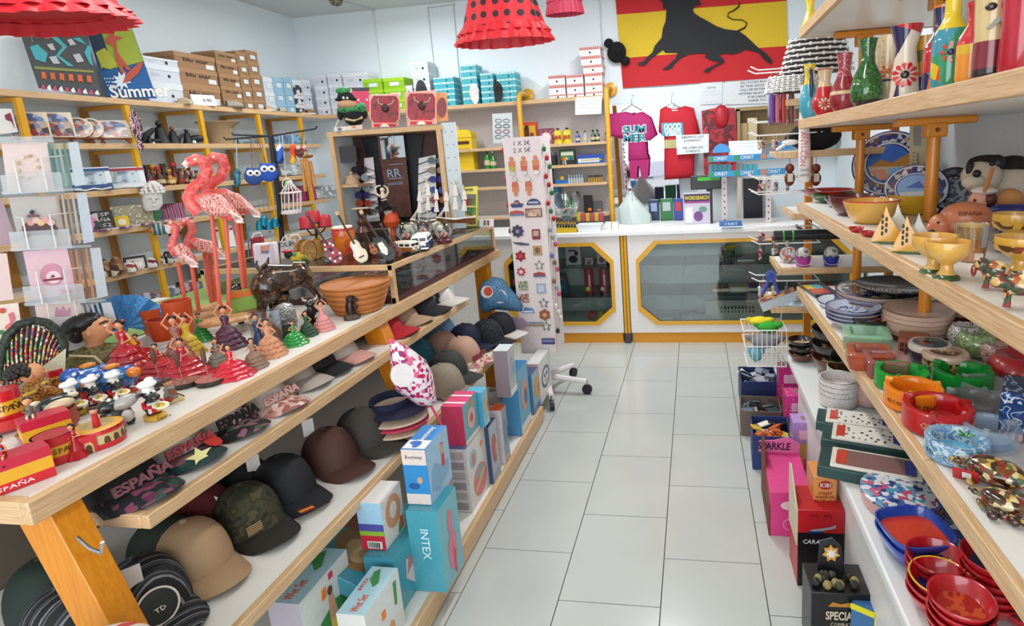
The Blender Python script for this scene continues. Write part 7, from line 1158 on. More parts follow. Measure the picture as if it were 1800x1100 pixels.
T,q=upright('glasses_poster','white display card printed with rows of reading glasses','display card',tuple(at(883,245,y=4.93)));T.location.z=B(0);q=(lambda base:lambda x,y,d=0:at(x,y,y=base.y-d)-base)(T.location.copy());PT(T,'card',MB().lo([[q(x,y,d)for x,y in((865,200),(900,198),(902,250),(867,252))]for d in(0,.006)],M('c8ced0')))
for i in range(4):
 for dx in(0,14):PT(T,'glasses_print',MB().tu([q(876+dx+5.5*cos(a),212+i*9.5+3.2*sin(a),.008)for a in[2*PI*j/10 for j in range(11)]],.0035,M(('7a8288','3a3c44','8a3a3a','5a5e66')[i],.4),5))
def cup(T,k):PT(T,'cup',MB().la([(8*k,0),(8*k,17*k),(7*k,17*k),(.0005,3*k)],BLACK,14));[PT(T,'pen',MB().tu([((i-2)*2*k,0,8*k),((i-2)*3.4*k,0,23*k)],.004,M(('3a4a8a','2a2a2e','8a8e94')[i%3],.4),6))for i in range(5)]
bgood('pen_cup','black cup of pens beside the pencil set','cup',973,293,1,cup);bgood('sauce_bottle','dark brown bottle left of the pen cup','bottle',960,294,1,lambda T,k:bott(T,k,24,4.5,M('2a140c',.2,coat=.4)))
def pset(T,k):PT(T,'carton',MB().box((0,.02,13*k),(27*k,.03,26*k),BLACK));flat(T,'pencil_print',[(rect(-12*k,8*k,12*k,24*k),N('3a7a3a'))]+[(rect((-11+i*4)*k,8*k,(-8+i*4)*k,13*k),M(('c8281c','d87a1c','d8c81c','2a7ac8','5a2a8a','2a8a3a')[i],.4))for i in range(6)]+[(rect(-11*k,16*k,11*k,22*k),N('d8dcc8'))],FRONT,(0,.0045,0));text(T,'12',8*k,WHITE,(-6*k,.003,4.2*k),UP,bold=.0008)
bgood('pencil_set','black box of twelve colour pencils on the back shelf','box',998,291,1,pset)
bgood('toothbrush_box','long blue and white box right of the pencil set','box',1038,288,1,lambda T,k:(PT(T,'carton',MB().box((0,.02,8*k),(46*k,.04,16*k),N('24449a'))),flat(T,'print',[(rect(-22*k,2*k,16*k,9*k),N('c0d0dc')),(rect(-16*k,5*k,20*k,7*k),N('c8a83a'))],FRONT,(0,-.0005,0))))
bgood('camera_box','black box left of the spray bottles','box',962,325,2,lambda T,k:(PT(T,'carton',MB().box((0,.03,14*k),(20*k,.05,28*k),BLACK)),PT(T,'blue_label',MB().box((0,.004,8*k),(12*k,.004,8*k),N('3a5a9a')))))
bgood('bottle_rack','bright blue rack base beside the little spray bottles','rack',989,326,2,lambda T,k:PT(T,'base',MB().box((0,.03,4*k),(22*k,.05,8*k),N('1f6ab8')).ba((0,.0,9*k),(4*k,3*k,4*k),N('c8a020'),8,6)))
for i in range(6):bgood('spray_bottle',f'little pale blue capped spray bottle, {["first", "second", "third", "fourth", "fifth", "sixth"][i]} from the left of the row','bottle',1001+i*4.6,322,2,lambda T,k:bott(T,k,14,2.1,M('9ab4c8',.3),N('d8e0e4')),group='spray bottles on the back shelf')
for i in range(6):bgood('lighter',f'gold capped lighter, {["first", "second", "third", "fourth", "fifth", "sixth"][i]} from the left by the yellow pipe','lighter',1036+i*4.4,319,2,lambda T,k:(PT(T,'body',MB().box((0,0,4*k),(3*k,3*k,8*k),M('b88a2a',.3,.6))),PT(T,'cap',MB().box((0,0,10*k),(3*k,3*k,4*k),N('2a1c14')))),group='lighters on the back shelf')
bgood('poster_box','blue lettered carton at the back of the lowest shelf','box',970,388,3,lambda T,k:(PT(T,'carton',MB().box((0,.08,26*k),(32*k,.05,52*k),N('1f5a8c'))),text(T,'CARTAS',9*k,N('8ab8d8'),(0,.0535,42*k),UP,w=24*k)))
for lb,px,w,h,c,y in(('bright green box on the lowest back shelf',1003,18,24,'1f8a3a',5.05),('black box with an orange tag on the lowest back shelf',1036,15,30,'17171a',5.0),('grey electric cable pack right of the black box',1052,16,18,'5a5c60',5.05)):bgood('small_carton',lb,'box',px,388,3,lambda T,k:(PT(T,'carton',MB().box((0,.0,h*k/2),(w*k,.05,h*k),N(c))),PT(T,'tag',MB().box((w*.2*k,-.027,h*k*.2),(w*.4*k,.004,h*.16*k),N('d87a2a')))),y=y)
# on the counter
ZC_=.8905
def cgood(name,label,cat,px,py,fn,group=None,off=0,z=ZC_):b=at(px,py,z=z)+Vector((0,off,0));T=TH(name,label,cat,b,0,group);fn(T,mpp(b));return T
cgood('glass_goblet','huge clear glass goblet bowl filled with sweets on the counter','glass bowl',995,404,lambda T,k:(PT(T,'foot',MB().la([(18*k,0),(16*k,2*k),(4*k,6*k),(4*k,16*k)],GLASS('e8f0f0',.5),20)),PT(T,'bowl',MB().la([(4*k,16*k),(18*k,26*k),(27*k,44*k),(27*k,58*k),(26*k,64*k)],GLASS('e8f0f0',.6),26,cap=False)),tag(PT(T,'sweets',MB().ba((0,0,30*k),(17*k,17*k,9*k),PM('patch',['3a6a4a','8a9aa0','2a4a6a','c8d0d0','b04a4a'],45,.3),14,8)),kind='stuff')),off=.05)
cgood('white_tray','shallow white plastic tray with small packs on the counter','tray',1038,405,lambda T,k:(PT(T,'tray',MB().lo([[(x*k,y*s/20,z*k)for x,y in((-s,-.06),(s,-.06),(s,.06),(-s,.06))]for s,z in((19,0),(22,12),(21,12),(18,2))],N('dce0e4')),smooth=False),))
for i in range(6):cgood('gum_pack',f'small {["yellow", "pink", "yellow", "pink", "yellow", "pink"][i]} pack stacked behind the white tray, {["first", "second", "third", "fourth", "fifth", "sixth"][i]} from the left','packet',1013+i*8,392,lambda T,k:PT(T,'pack',MB().box((0,0,7*k),(7.5*k,.04,14*k),M('c84a6a' if i%2 else'c8b83a',.4)),bev=.002),'packs behind the tray',.14)
def ltr(T,k):PT(T,'base',MB().box((0,0,4*k),(38*k,.06,8*k),N('c8a818')));
cgood('lighter_tray','yellow tray base of gas lighters on the counter beside the magnet column','tray',996,408,ltr)
for i in range(7):cgood('lighter',f'dark and gold gas lighter in the yellow counter tray, {["first", "second", "third", "fourth", "fifth", "sixth", "seventh"][i]} from the left','lighter',981+i*5,408,lambda T,k:(PT(T,'body',MB().box((0,-.0,11*k),(3.4*k,.012,6*k),N('2a2418'))),PT(T,'cap',MB().box((0,0,16*k),(3.4*k,.012,4*k),M('c8a030',.3,.6)))),'lighters on the counter')
for i in range(2):cgood('white_carton',f'small white carton on the counter, {["left", "right"][i]} one of the pair beside the plastic bag','box',1070+i*12,402,lambda T,k:PT(T,'carton',MB().box((0,0,6*k),(11*k,.05,12*k),M('d8d4d2')),bev=.001),'white cartons on the counter')
cgood('plastic_bag','crumpled white plastic bag slumped behind the counter edge','bag',1112,398,lambda T,k:PT(T,'bag',MB().lo([[(x*k*s+RU(-2,2)*k+o*k,y*s*.09+RU(-.008,.008),z*k)for x,y in ell(1,1,18)]for s,o,z in((26,0,0),(27,-2,16),(21,-5,32),(10,-6,44),(4,-6,52),(6,-6,57))]if 0 else[[Vector((x*s*k+RU(-2.5,2.5)*k+o*k,y*.09*s/27+RU(-.01,.01),z*k))for x,y in ell(1,1,18)]for s,o,z in((27,4,0),(27,0,14),(22,-4,28),(13,-6,40),(6,-6,50),(3,-5,55))],M('b8c4c0',.35)),ang=20),off=.2)
for lb,px,w,h,m,pr in(('navy blue folded bag standing on the counter behind the plastic bag',1148,18,36,'1c2748','8a9ac0'),('green box with a grey label standing behind the counter',1171,22,38,'1f6a34','a8b0b0'),('red and blue box standing right of the green one',1192,16,38,'2a3a8c','b82a30')):cgood('standing_box',lb,'box',px,392,lambda T,k:(PT(T,'carton',MB().box((0,0,h*k/2),(w*k,.05,h*k),N(m)),bev=.003),flat(T,'print',[(rect(-w*.3*k,h*.45*k,w*.3*k,h*.85*k),N(pr))],FRONT,(0,-.0255,0))),None,.18)
cgood('puzzle_book','word search puzzle magazine standing upright on the counter','book',1226,395,lambda T,k:(PT(T,'cover',MB().box((0,0,28*k),(45*k,.012,56*k),M('b8b4c0',.35))),flat(T,'cover_print',[(rect(-22*k,40*k,22*k,53*k),N('2a1c3a')),(rect(-22*k,37*k,22*k,40*k),N('a03a8a')),(ell(8*k,9*k,14,2*k,14*k),N('6a3a7a')),(rect(-20*k,3*k,-8*k,30*k),N('e0dcdc')),(ell(7*k,5*k,12,10*k,26*k),N('5a8a7a'))],FRONT,(0,-.0062,0)),text(T,'WORDSEARCH',9*k,N('e0c81c'),(0,-.0085,46*k),UP,w=41*k,bold=.0006)),off=.04)
cgood('till_display','black customer display with a green readout on a post behind the counter','till display',1249,396,lambda T,k:(PT(T,'post',MB().box((0,0,30*k),(10*k,.03,60*k),BLACK)),PT(T,'head',MB().box((-3*k,0,72*k),(58*k,.06,24*k),N('1c2024')),bev=.006),PT(T,'readout',MB().box((-1*k,-.032,78*k),(38*k,.004,6*k),N('3aa81c')))),off=.12)
for i in range(2):cgood('gum_carton',f'blue gum carton lying on the counter, {["lower", "upper"][i]} of the two','box',1284,396,lambda T,k:(PT(T,'carton',MB().box((0,0,3.6*k),(38*k-i*4*k,.08,7*k),N('2f6ab0'))),text(T,'ORBIT',6*k,WHITE,(0,-.041,3.6*k),UP,w=24*k)),'gum cartons on the counter',z=ZC_+i*.022)
def gum(T,k):
 for x in(-30,45):PT(T,'perforated_leg',MB().box((x*k,.03,42*k),(9*k,.012,84*k),N('d0c0c0')));o=MB();[o.at((x*k,.0235,(8+j*11)*k),(PI/2,0,0)).la([(1.4*k,0),(1.4*k,.001)],BLACK,6)for j in range(8)];PT(T,'slot',o)
 for z in(86,112):
  PT(T,'tier',MB().box((7*k,0,z*k),(128*k,.09,2*k),WHITE));PT(T,'front_strip',MB().box((7*k,-.046,(z+4)*k),(128*k,.004,10*k),N('2f8ac0')))
  for x in(-36,8,52):text(T,'ORBIT',8*k,WHITE,(x*k,-.0495,(z+4)*k),UP,w=22*k);PT(T,'leaf_print',MB().box((x*k-17*k,-.049,(z+4)*k),(9*k,.002,8*k),M('2a8a5a' if x<20 else'c87a4a',.4)))
 for x in(-34,72):PT(T,'blue_disc',MB().at((x*k,.02,126*k),(PI/2,0,0)).pz([(15*k*cos(a),15*k*sin(a))for a in[PI*i/12 for i in range(13)]],.006,N('3a8ac8')))
G_=cgood('gum_rack','two tier chewing gum rack on perforated legs at the right of the counter','display rack',1306,396,gum,off=.05)
for i in range(8):cgood('gum_pack',f'turquoise striped gum pack, {["first", "second", "third", "fourth", "fifth", "sixth", "seventh", "eighth"][i]} from the left on the gum rack','packet',1252+i*(8 if i<5 else 9)+(14 if i>4 else 0),396,lambda T,k:PT(T,'pack',MB().box((0,0,95.4*k),(7*k,.05,18*k),PM('stripe',['3a9aa8','c8dcdc','2f7a94'],25,.4,stretch=(.1,.1,1)))),'gum packs on the rack',.05)
notice('white paper notice clipped on top of the gum rack',((1281,248),(1340,246),(1338,283),(1281,285)),('- - - - - - - - - -','- - - - - - - -','- - - - - - -','','- - - - - - - -','- - - - - - -'),4.36,.09)
def ingood(name,label,cat,px,z,fn,y=CY+.2,group=None):x=at(px,480,y=y).x;b=Vector((x,y,z));T=TH(name,label,cat,b,0,group);fn(T,mpp(b));return T
z1_,z2_,z0_=.6045,.3645,.131
def pbx(w,h,c,pr,d=.07):return lambda T,k:(PT(T,'carton',MB().box((0,0,h*k/2),(w*k,d,h*k),N(c)),bev=.002),flat(T,'print',[(ell(w*.3*k,h*.2*k,12,0,h*.3*k),N(pr)),(rect(-w*.3*k,h*.7*k,w*.2*k,h*.78*k),N('3a3a40')),(ell(w*.14*k,h*.12*k,10,w*.22*k,h*.6*k),N(pr))],FRONT,(0,-d/2-.0005,0)))
ingood('gift_carton','white carton with dark purple print on the upper glass shelf of the left counter','box',1011,z1_,pbx(27,34,'c8c0c8','3a2438'));ingood('gift_carton','small pink patterned carton beside the purple printed one','box',1038,z1_,pbx(14,12,'d0a8b0','6a4a58'));ingood('gift_carton','tall pink printed carton at the right end of the upper glass shelf','box',1060,z1_,pbx(16,26,'c8a8b4','5a3a4a'))
for lb,px,c in(('red tube with a tennis ball print, left one in the counter',1035,'a81424'),('red tube with white lettering, right one in the counter',1061,'98182a')):ingood('ball_tube',lb,'tube',px,z2_,lambda T,k:(PT(T,'tube',MB().la([(8.5*k,0),(8.5*k,43*k),(7.5*k,44*k),(.0005,44*k)],M(c,.3,coat=.3),18)),PT(T,'ball_print',MB().ba((-2*k,-8*k,8*k),(4*k,1.5*k,4*k),M('c8d83a' if px<1050 else'd8d4d4',.5),8,6)),PT(T,'lettering_band',MB().box((2*k,-8.6*k,24*k),(2.5*k,.002,20*k),N('e0d4d4')))),group='red ball tubes')
ingood('paddle_set','blue teal paddle bat set with a round badge in the left counter window','paddle set',982,z2_,lambda T,k:(PT(T,'case',MB().lo([[(x*k,y,z*k)for x,z in((-16,0),(15,0),(17,8),(12,34),(-12,36),(-17,10))]for y in(-.03,.03)],N('1f4a6a')),bev=.004),flat(T,'badge',[(ell(10*k,8*k,16,-1*k,12*k),N('2a8a8a')),(ell(6*k,4.5*k,12,-1*k,12*k),N('c8d0c0')),(rect(-11*k,24*k,8*k,30*k),N('b84a4a'))],FRONT,(0,-.0305,0))))
for lb,px,c in(('red foam ball at the bottom of the left counter window',1036,'b02a34'),('yellow foam ball at the bottom of the left counter window',1053,'b8a828')):ingood('foam_ball',lb,'ball',px,z0_,lambda T,k:PT(T,'ball',MB().ba((0,0,8*k),8*k,M(c,.6),14,9)))
ingood('toy_net','crumpled dark green net on the upper glass shelf of the right counter','net',1277,z1_,lambda T,k:PT(T,'net',MB().ba((0,0,14*k),(15*k,.06,14*k),PM('scribble',['14401f','1f6a34','0e2c16'],50,.7),12,8).ba((8*k,0,20*k),(8*k,.04,8*k),M('1f5a2c',.7),8,6)))
for lb,px,w,h,c in(('red brown flat book in the right counter window',1266,30,8,'8a3a24'),('pile of thin cream books in the right counter window',1298,34,9,'c8b8a0'),('navy blue flat book in the right counter window',1334,40,9,'22387c'),('pale blue thin booklet on the upper glass shelf',1310,30,4,'4a7a94')):ingood('flat_book',lb,'book',px,z2_ if h>4 else z1_,lambda T,k:(PT(T,'cover',MB().box((0,0,h*k*.5),(w*k,.14,h*k),N(c))),PT(T,'pages',MB().box((0,-.002,h*k*.5),(w*k*.94,.14,h*k*.6),M('d8d0c0',.6)))))
ingood('vent_panel','beige plastic vent panel leaning at the bottom of the right counter window','panel',1290,z0_,lambda T,k:(PT(T,'panel',MB().box((0,0,17*k),(100*k,.03,34*k),M('b0aca0')),bev=.004),[PT(T,'slot',MB().box(((-22+i*6)*k,-.0155,(14+j*7)*k),(3*k,.003,5*k),BLACK))for i in range(10)for j in range(2)]))
T=ingood('bubble_wrap','crumpled bubble wrap along the bottom of the right counter window','packaging',1215,z0_,lambda T,k:PT(T,'wrap',MB().ba((0,0,5*k),(34*k,.08,7*k),PM('speck',['c8ccd0','8a9096'],90,.2),16,8)))
# magnet column on wheels
MX,MY,MZ0,MZ1=-1.0,3.28,.30,1.60
p0,p1=at(880,243,y=3.15),at(946,243,y=3.15);MX=(p0.x+p1.x)/2+.01;W2=(p1.x-p0.x)
T=TH('magnet_column','tall white revolving column covered with fridge magnets, standing on castors','display stand',(MX,3.15+W2/2,0));COLM=M('dccfcd');zt=p0.z
PT(T,'column',MB().box((0,0,(zt+.30)/2),(W2,W2,zt-.30),COLM));PT(T,'post',MB().tu([(0,0,.09),(0,0,.32)],.025,CHROME,10))
for a in(-1.2,-.1,1.1,2.3,3.6):e=(.27*cos(a),.27*sin(a));PT(T,'foot_arm',MB().tu([(0,0,.11),(e[0],e[1],.085)],[.022,.016],N('d8d0d0'),8));PT(T,'castor',MB().at((e[0],e[1],.032),(PI/2,0,a)).la([(.031,-.012),(.033,0),(.031,.012)],BLACK,14).at().tu([(e[0],e[1],.05),(e[0],e[1],.09)],.008,CHROME,6))
text(T,'1 X 3€',.036,M('3a3438'),(.0,-W2/2-.001,zt-.035),UP);text(T,'2 X 5€',.036,M('3a3438'),(.0,-W2/2-.001,zt-.075),UP)
MF=-W2/2-.001;MGI=[0];MGR='fridge magnets on the front of the column'
def magnet(lb,u,v,polys,name='fridge_magnet'):
 S=TH(name,lb,'magnet',T.location+Vector((u*W2,MF,v)),0,MGR);b=MB().at((0,0,0),(PI/2,0,0))
 for i,(pl,m)in enumerate(polys):b.pz(pl,.006+.002*i,m)
 PT(S,'magnet',b,smooth=False)
zz=lambda py:zt-(py-243)/(600-243)*(zt-.30)
SKN=N('c8784a')
def opener(lb,u,py,c,flip=1):magnet(lb,u,zz(py),[([(-.02,.02*flip),(.02,.02*flip),(.017,-.025*flip),(-.017,-.025*flip)][::flip],SKN),(ell(.012,.012,10,0,.034*flip),SKN),([(-.019,-.012*flip),(.019,-.012*flip),(.014,-.036*flip),(-.014,-.036*flip)][::flip],N(c)),(ell(.017,.014,12,0,-.05*flip),M('b8b0a8',.3,.6))],'bottle_opener')
for i,(u,c)in enumerate(((-.3,'a8a82a'),(.02,'c8502a'),(.34,'c8502a'))):opener(f'torso shaped bottle opener with {["olive", "orange", "orange"][i]} shorts, {["left", "middle", "right"][i]} in the top row',u,285,c)
opener('figure shaped bottle opener hanging upside down, left of the pair',-.26,322,'c8603a',-1);opener('figure shaped bottle opener hanging upside down, right of the pair',.1,322,'c8603a',-1)
BOAT=[(-.04,.0),(-.03,-.02),(.03,-.02),(.04,0),(.02,.004),(.01,.022),(-.01,.02),(-.02,.004)]
ms=[('blue boat',-.26,347,[(BOAT,N('2a3a6a')),(rect(-.014,.0,.014,.012),N('c86a3a'))]),('dark blue dome shaped',.2,345,[([(.042*cos(a),.036*sin(a)-.016)for a in[PI*i/10 for i in range(11)]],N('2a2c54')),(rect(-.03,-.008,.03,.004),N('a0a8c0'))]),('red and blue curved',-.28,362,[([(-.045,-.014),(.045,-.014),(.04,.01),(0,.018),(-.04,.01)],N('b04438')),(rect(-.04,-.014,.04,-.004),N('5a7aa0'))]),('large brown framed town',.18,362,[(rect(-.05,-.026,.05,.026),N('7a5240')),(rect(-.044,-.02,.044,.02),PM('patch',['b89a80','8a6a5a','c8b098'],60,.4))]),('dark violet flower shaped',-.3,391,[(star(.04,.03,8),N('34304c')),(ell(.012,.012,8),N('8a84a0'))]),('dark red square picture',.2,397,[(rect(-.024,-.03,.024,.03),N('7a2428')),(rect(-.016,-.01,.016,.022),N('b89a8a'))]),('long grey fish',-.24,411,[([(-.05,.012),(-.04,.0),(.0,-.012),(.05,-.012),(.05,-.004),(0,.006),(-.04,.008)],N('4a4e60'))]),('green and orange square',.2,423,[(rect(-.026,-.03,.026,.026),N('b08a5a')),(ell(.014,.018,8),N('3a6a3a')),(ell(.008,.01,8,.008,.004),N('a82a2a'))]),('red rose shaped',-.28,432,[(star(.036,.024,6),N('8c1c24')),(ell(.016,.014,10),N('b83438'))]),('grey white ship, first',.22,448,[(star(.034,.016,5),N('8a8680')),(ell(.012,.018,8),N('d0c8c0'))]),('red looped',-.3,458,[(star(.03,.02,7),N('a83a3a')),(ell(.013,.013,9),N('d8c0bc'))]),('red and blue arched',.2,464,[([(-.038,-.012),(.038,-.012),(.034,.01),(0,.018),(-.034,.01)],N('a04038')),(rect(-.036,-.012,.036,-.003),N('4a6a9a'))]),('speckled cream square, upper',-.28,482,[(rect(-.028,-.028,.028,.028),PM('speck',['8a4a3a','d8ccb8','6a7a5a'],90,.4))]),('pale blue tile',.22,487,[(rect(-.028,-.03,.028,.03),N('9aa4b4')),(rect(-.018,-.02,.018,.02),N('b8c4d0'))]),('speckled cream square, lower',-.28,503,[(rect(-.028,-.026,.028,.026),PM('speck',['7a5a3a','d4c8b4','8a3a3a'],90,.4))]),('grey white ship, second',.26,512,[(star(.034,.016,5),N('7a7670')),(ell(.012,.018,8),N('d0c8c0'))]),('blue and white harbour',-.2,524,[([(-.04,-.016),(.04,-.016),(.03,.012),(-.02,.02)],N('5a84b0')),(rect(-.03,-.012,.03,-.002),N('d8dce0'))]),('terracotta flower shaped',.26,532,[(star(.038,.03,6),N('94563c')),(ell(.014,.014,9),N('c89a80'))]),('long beach picture',0,548,[(rect(-.045,-.014,.045,.014),N('8a9098')),(rect(-.045,-.014,.045,-.002),N('a88a6a'))]),('grey white ship, third',.28,552,[(star(.034,.016,5),N('7a7670')),(ell(.012,.018,8),N('d0c8c0'))]),('violet blue sea picture',.3,578,[(rect(-.04,-.018,.04,.018),N('3a3a6a')),(rect(-.034,-.004,.034,.012),N('7a80a8'))])]
for lb,u,py,pl in ms:magnet(f'{lb} fridge magnet on the front of the white column',u,zz(py),pl)
NTH='first second third fourth fifth sixth seventh eighth ninth tenth eleventh twelfth thirteenth fourteenth fifteenth sixteenth seventeenth eighteenth nineteenth twentieth twenty-first twenty-second'.split();random.seed(31);SC_=['a81c28','c83a3a','2a6a3a','d0c8c4','8a8e90','3a2a24','7a5a3a','b04a6a','4a6a9a','1c1a1c']
for side in(-1,1):
 for j in range(22):
  if side<0 and j%3:continue
  cl=SC_[random.randrange(3)]if side>0 and j<9 else random.choice(SC_[3:]if side>0 else SC_);cn=dict(zip(SC_,('crimson','red','green','white','grey','dark brown','tan','pink','blue','black')))[cl]
  S=TH('keyring',f'{cn} keyring, {NTH[j]} down the {"counter" if side > 0 else "island"} side edge of the magnet column','keyring',T.location+Vector((side*(W2/2+.012),-W2/2+.03+.05*(j%3),zt-.06-j*.052)),0,'keyrings on the sides of the magnet column')
  PT(S,'fob',MB().ba((0,0,-.012),(.012,.014,.018),M(cl,.35),8,6));PT(S,'ring',MB().tu([(-.01*side,0,.01),(0,0,.016),(0,0,.004)],.002,CHROME,5))
# spotted dresses hung from the ceiling
def dress(lb,x0,x1,tiers,y,m,rm,px_hook,wz=None,tilt=0):
 c=at((x0+x1)/2,tiers[-1],y=y);T=TH('flamenco_dress',lb,'dress',(c.x,y,c.z),tilt,'spotted dresses hung from the ceiling');k=mpp(c);w=(x1-x0)*k/2
 zs=[at((x0+x1)/2,t,y=y).z-c.z for t in tiers];top=zs[0]
 PT(T,'skirt',MB().lo([wav(w*s,z,60,9,.05,1,.55)for s,z in((.9,zs[1]),(.72,(zs[0]+zs[1])/2),(.5,zs[0]),(.2,zs[0]+.12))],m))
 for i in range(1,len(zs)-1):PT(T,'ruffle',MB().lo([wav(w*s,z,90,22,a,1,.55,ph=i)for s,z,a in((.84+.05*i,zs[i]+.012,.01),(.92+.06*i,(zs[i]+zs[i+1])/2,.035),(.96+.06*i,zs[i+1],.06))],rm,cap=False))
 PT(T,'bodice',MB().lo([wav(w*s,z,30,5,.01,1,.6)for s,z in((.21,zs[0]+.1),(.26,zs[0]+.25))],m));hk=ZC-c.z
 PT(T,'hanger_wire',MB().tu([(0,0,zs[0]+.2),(0,0,hk)],.003,CHROME,5));return T
PR1=PM('dots',['2a0c12','cc1a2a'],21,.6,stretch=(1,0,1),th=.27);PR2=PM('dots',['ecd0d0','c81828'],24,.6,stretch=(1,0,1),th=.22);PR3=PM('dots',['ecc8d0','c83a5c'],24,.6,stretch=(1,0,1),th=.24)
dress('red flamenco dress with black spots and two frilled tiers, hung in the middle',806,968,(-60,50,60,76),2.3,PR1,M('cc1826'),0);dress('red flamenco dress with white spots hung at the left above the towels',-60,232,(-130,18,28,44),2.15,PR2,M('c01424'),0);dress('rose pink spotted dress hung right of the middle red one',962,1024,(-120,-6,4,26),2.6,PR3,M('c83a5a'),0)
# vases on the upper right shelf
PROF={'gourd':[(.6,0),(.95,.12),(1,.28),(.8,.46),(.45,.64),(.4,.78),(.5,.94),(.55,1),(.45,1),(.36,.8),(.0,.7)],'round':[(.6,0),(1,.18),(1,.35),(.6,.6),(.4,.75),(.55,.97),(.6,1),(.48,1),(.0,.8)],'straight':[(.82,0),(.95,.05),(.9,.5),(1,1),(.88,1),(.0,.7)],'bottle':[(.9,0),(1,.06),(1,.48),(.9,.58),(.42,.72),(.4,.92),(.5,.96),(.5,1),(.4,1),(.0,.85)],'flare':[(.8,0),(.9,.05),(.75,.4),(.6,.7),(.95,1),(.85,1),(.0,.6)]}
Z59=ZR[2]+.001;VG='painted vases on the upper right shelf'
def vase(lb,px,w,top,prof,m,X=.6,bd=(),sx=1,ex=None):
 p=at(px,150,x=X);p.z=Z59;h=at(px,top,x=X).z-Z59;f=Fr(p);T=f.TH('vase',lb,'vase',VG);r=w*f.k/2;pr=[(a*r,z*h)for a,z in PROF[prof]]
 PT(T,'body',MB().la(pr,m,26,sx=sx));pr=PROF[prof]
 def rad(z):
  for(a,z0),(b,z1)in zip(pr,pr[1:]):
   if z0<=z<=z1 and z1>z0:return a+(b-a)*(z-z0)/(z1-z0)
  return .5
 for nm,z0,z1,bm in bd:PT(T,nm,MB().la([((rad(z0+(z1-z0)*i/6)+.018)*r,(z0+(z1-z0)*i/6)*h)for i in range(7)],bm,26,sx=sx,cap=False))
 if ex:ex(T,r,h,rad)
 return T
def petals(c1,c2,n=9,z=.3,s=.8,dx=0):
 def fn(T,r,h,rad):
  for i in range(n):a=2*PI*i/n;PT(T,'petal',MB().lo([[(x,-sqrt(max(.0001,(rad(max(.02,min(.98,zz/h)))*r)**2-min(x*x,(rad(.3)*r)**2*.9)))-o,zz)for x,zz in((dx*r+r*s*.25*cos(a),z*h+r*s*.25*sin(a)),(dx*r+r*s*.62*cos(a+.22),z*h+r*s*.62*sin(a+.22)),(dx*r+r*s*.72*cos(a),z*h+r*s*.72*sin(a)),(dx*r+r*s*.62*cos(a-.22),z*h+r*s*.62*sin(a-.22)))]for o in(.004,-.004)],C(c1)))
  PT(T,'flower_centre',MB().ba((dx*r,-rad(z)*r*.98,z*h),(r*s*.24,.006,r*s*.24),C(c2),10,6))
 return fn
def beak(T,r,h,rad):PT(T,'beak',MB().tu([(-.1*r,-.6*r,.9*h),(.1*r,-.95*r,.86*h),(.2*r,-1.05*r,.6*h),(.15*r,-1.02*r,.38*h)],[.12*r,.2*r,.2*r,.08*r],C('14163c'),10));PT(T,'eye',MB().ba((-.3*r,-.4*r,.93*h),.1*r,WHITE,8,6))
vase('turquoise and yellow toucan vase with a navy beak, leftmost on the shelf',1423,34,112,'round',C('3f9ab0'),X=.54,bd=(('yellow_neck',.62,.99,C('d8b81c')),),ex=beak)
vase('small red daisy jug second from the left on the upper shelf',1450,42,122,'round',C('b81c24'),X=.555,bd=(('cream_neck',.62,.98,C('d0b08a')),),ex=petals('d8c8a8','c8281c',9,.25,.7))
vase('dark red vase with a speckled pink neck and cream swirls',1484,48,95,'gourd',C('8c1a26'),X=.565,bd=(('speckled_neck',.6,.99,PM('speck',['d8a0a0','9a3a44'],120,.2,.6,th=.3)),('cream_band',.3,.36,C('d0b48a'))))
vase('big dark green sponged gourd vase with a black foot',1524,56,70,'gourd',PM('cloud',['1f4a1c','2f6a2a','183a16','4a8a3a'],90,.12,.8),X=.57,bd=(('black_foot',.0,.1,C('15130f')),))
vase('cream speckled vase with big orange dots',1560,46,66,'straight',PM('speck',['5a4a34','d0b890'],90,.2,.6,th=.18),X=.66,bd=(('black_line',.36,.39,BLACK),),ex=petals('e0642a','e0642a',8,.5,.8))
vase('tall cream vase with a large red flower and purple patches',1590,54,48,'flare',PM('patch',['d8c8b4','d8c8b4','2a1c4a','d8c8b4','b81c24'],16,.2,.6),X=.60,ex=petals('c81c28','2a1a14',11,.34,1.1))
vase('yellow ochre and navy squared vase behind the red flower vase',1624,40,66,'straight',C('c8901c'),X=.66,bd=(('navy_base',.0,.36,C('1c2a6a')),('green_patch',.6,.78,C('6a6a24'))))
vase('navy blue necked bottle vase with orange and turquoise base',1650,54,14,'bottle',PM('patch',['1a1c54','2f8a94','d86a1c','b81c28','3a9ab0'],14,.15,.7),X=.64,bd=(('navy_neck',.55,.97,C('1c1c50')),))
vase('yellow, green and turquoise bottle vase painted with a parrot',1668,60,-12,'bottle',PM('patch',['d8b81c','2a8a5a','d0401c','3a8a9a','e0c83a'],13,.15,.7),X=.56,bd=(('yellow_neck',.6,.98,C('d8b818')),),ex=petals('c83a1c','1c2a5a',8,.36,.8))
vase('red necked bottle vase with an orange base',1706,50,8,'bottle',C('c81f24'),X=.56,bd=(('orange_base',.0,.36,C('e08a1c')),('yellow_side',.36,.48,C('d8a81c'))))
def olive(T,r,h,rad):PT(T,'olive',MB().ba((-.15*r,-rad(.75)*r,.78*h),(.3*r,.006,.22*r),C('2a241c'),10,6));PT(T,'leaf',MB().lo([[(x*r,-rad(.6)*r-o,z*h)for x,z in((-.3,.55),(.2,.66),(.5,.67),(.3,.6),(-.1,.54))]for o in(.005,-.02)],C('5a5634')))
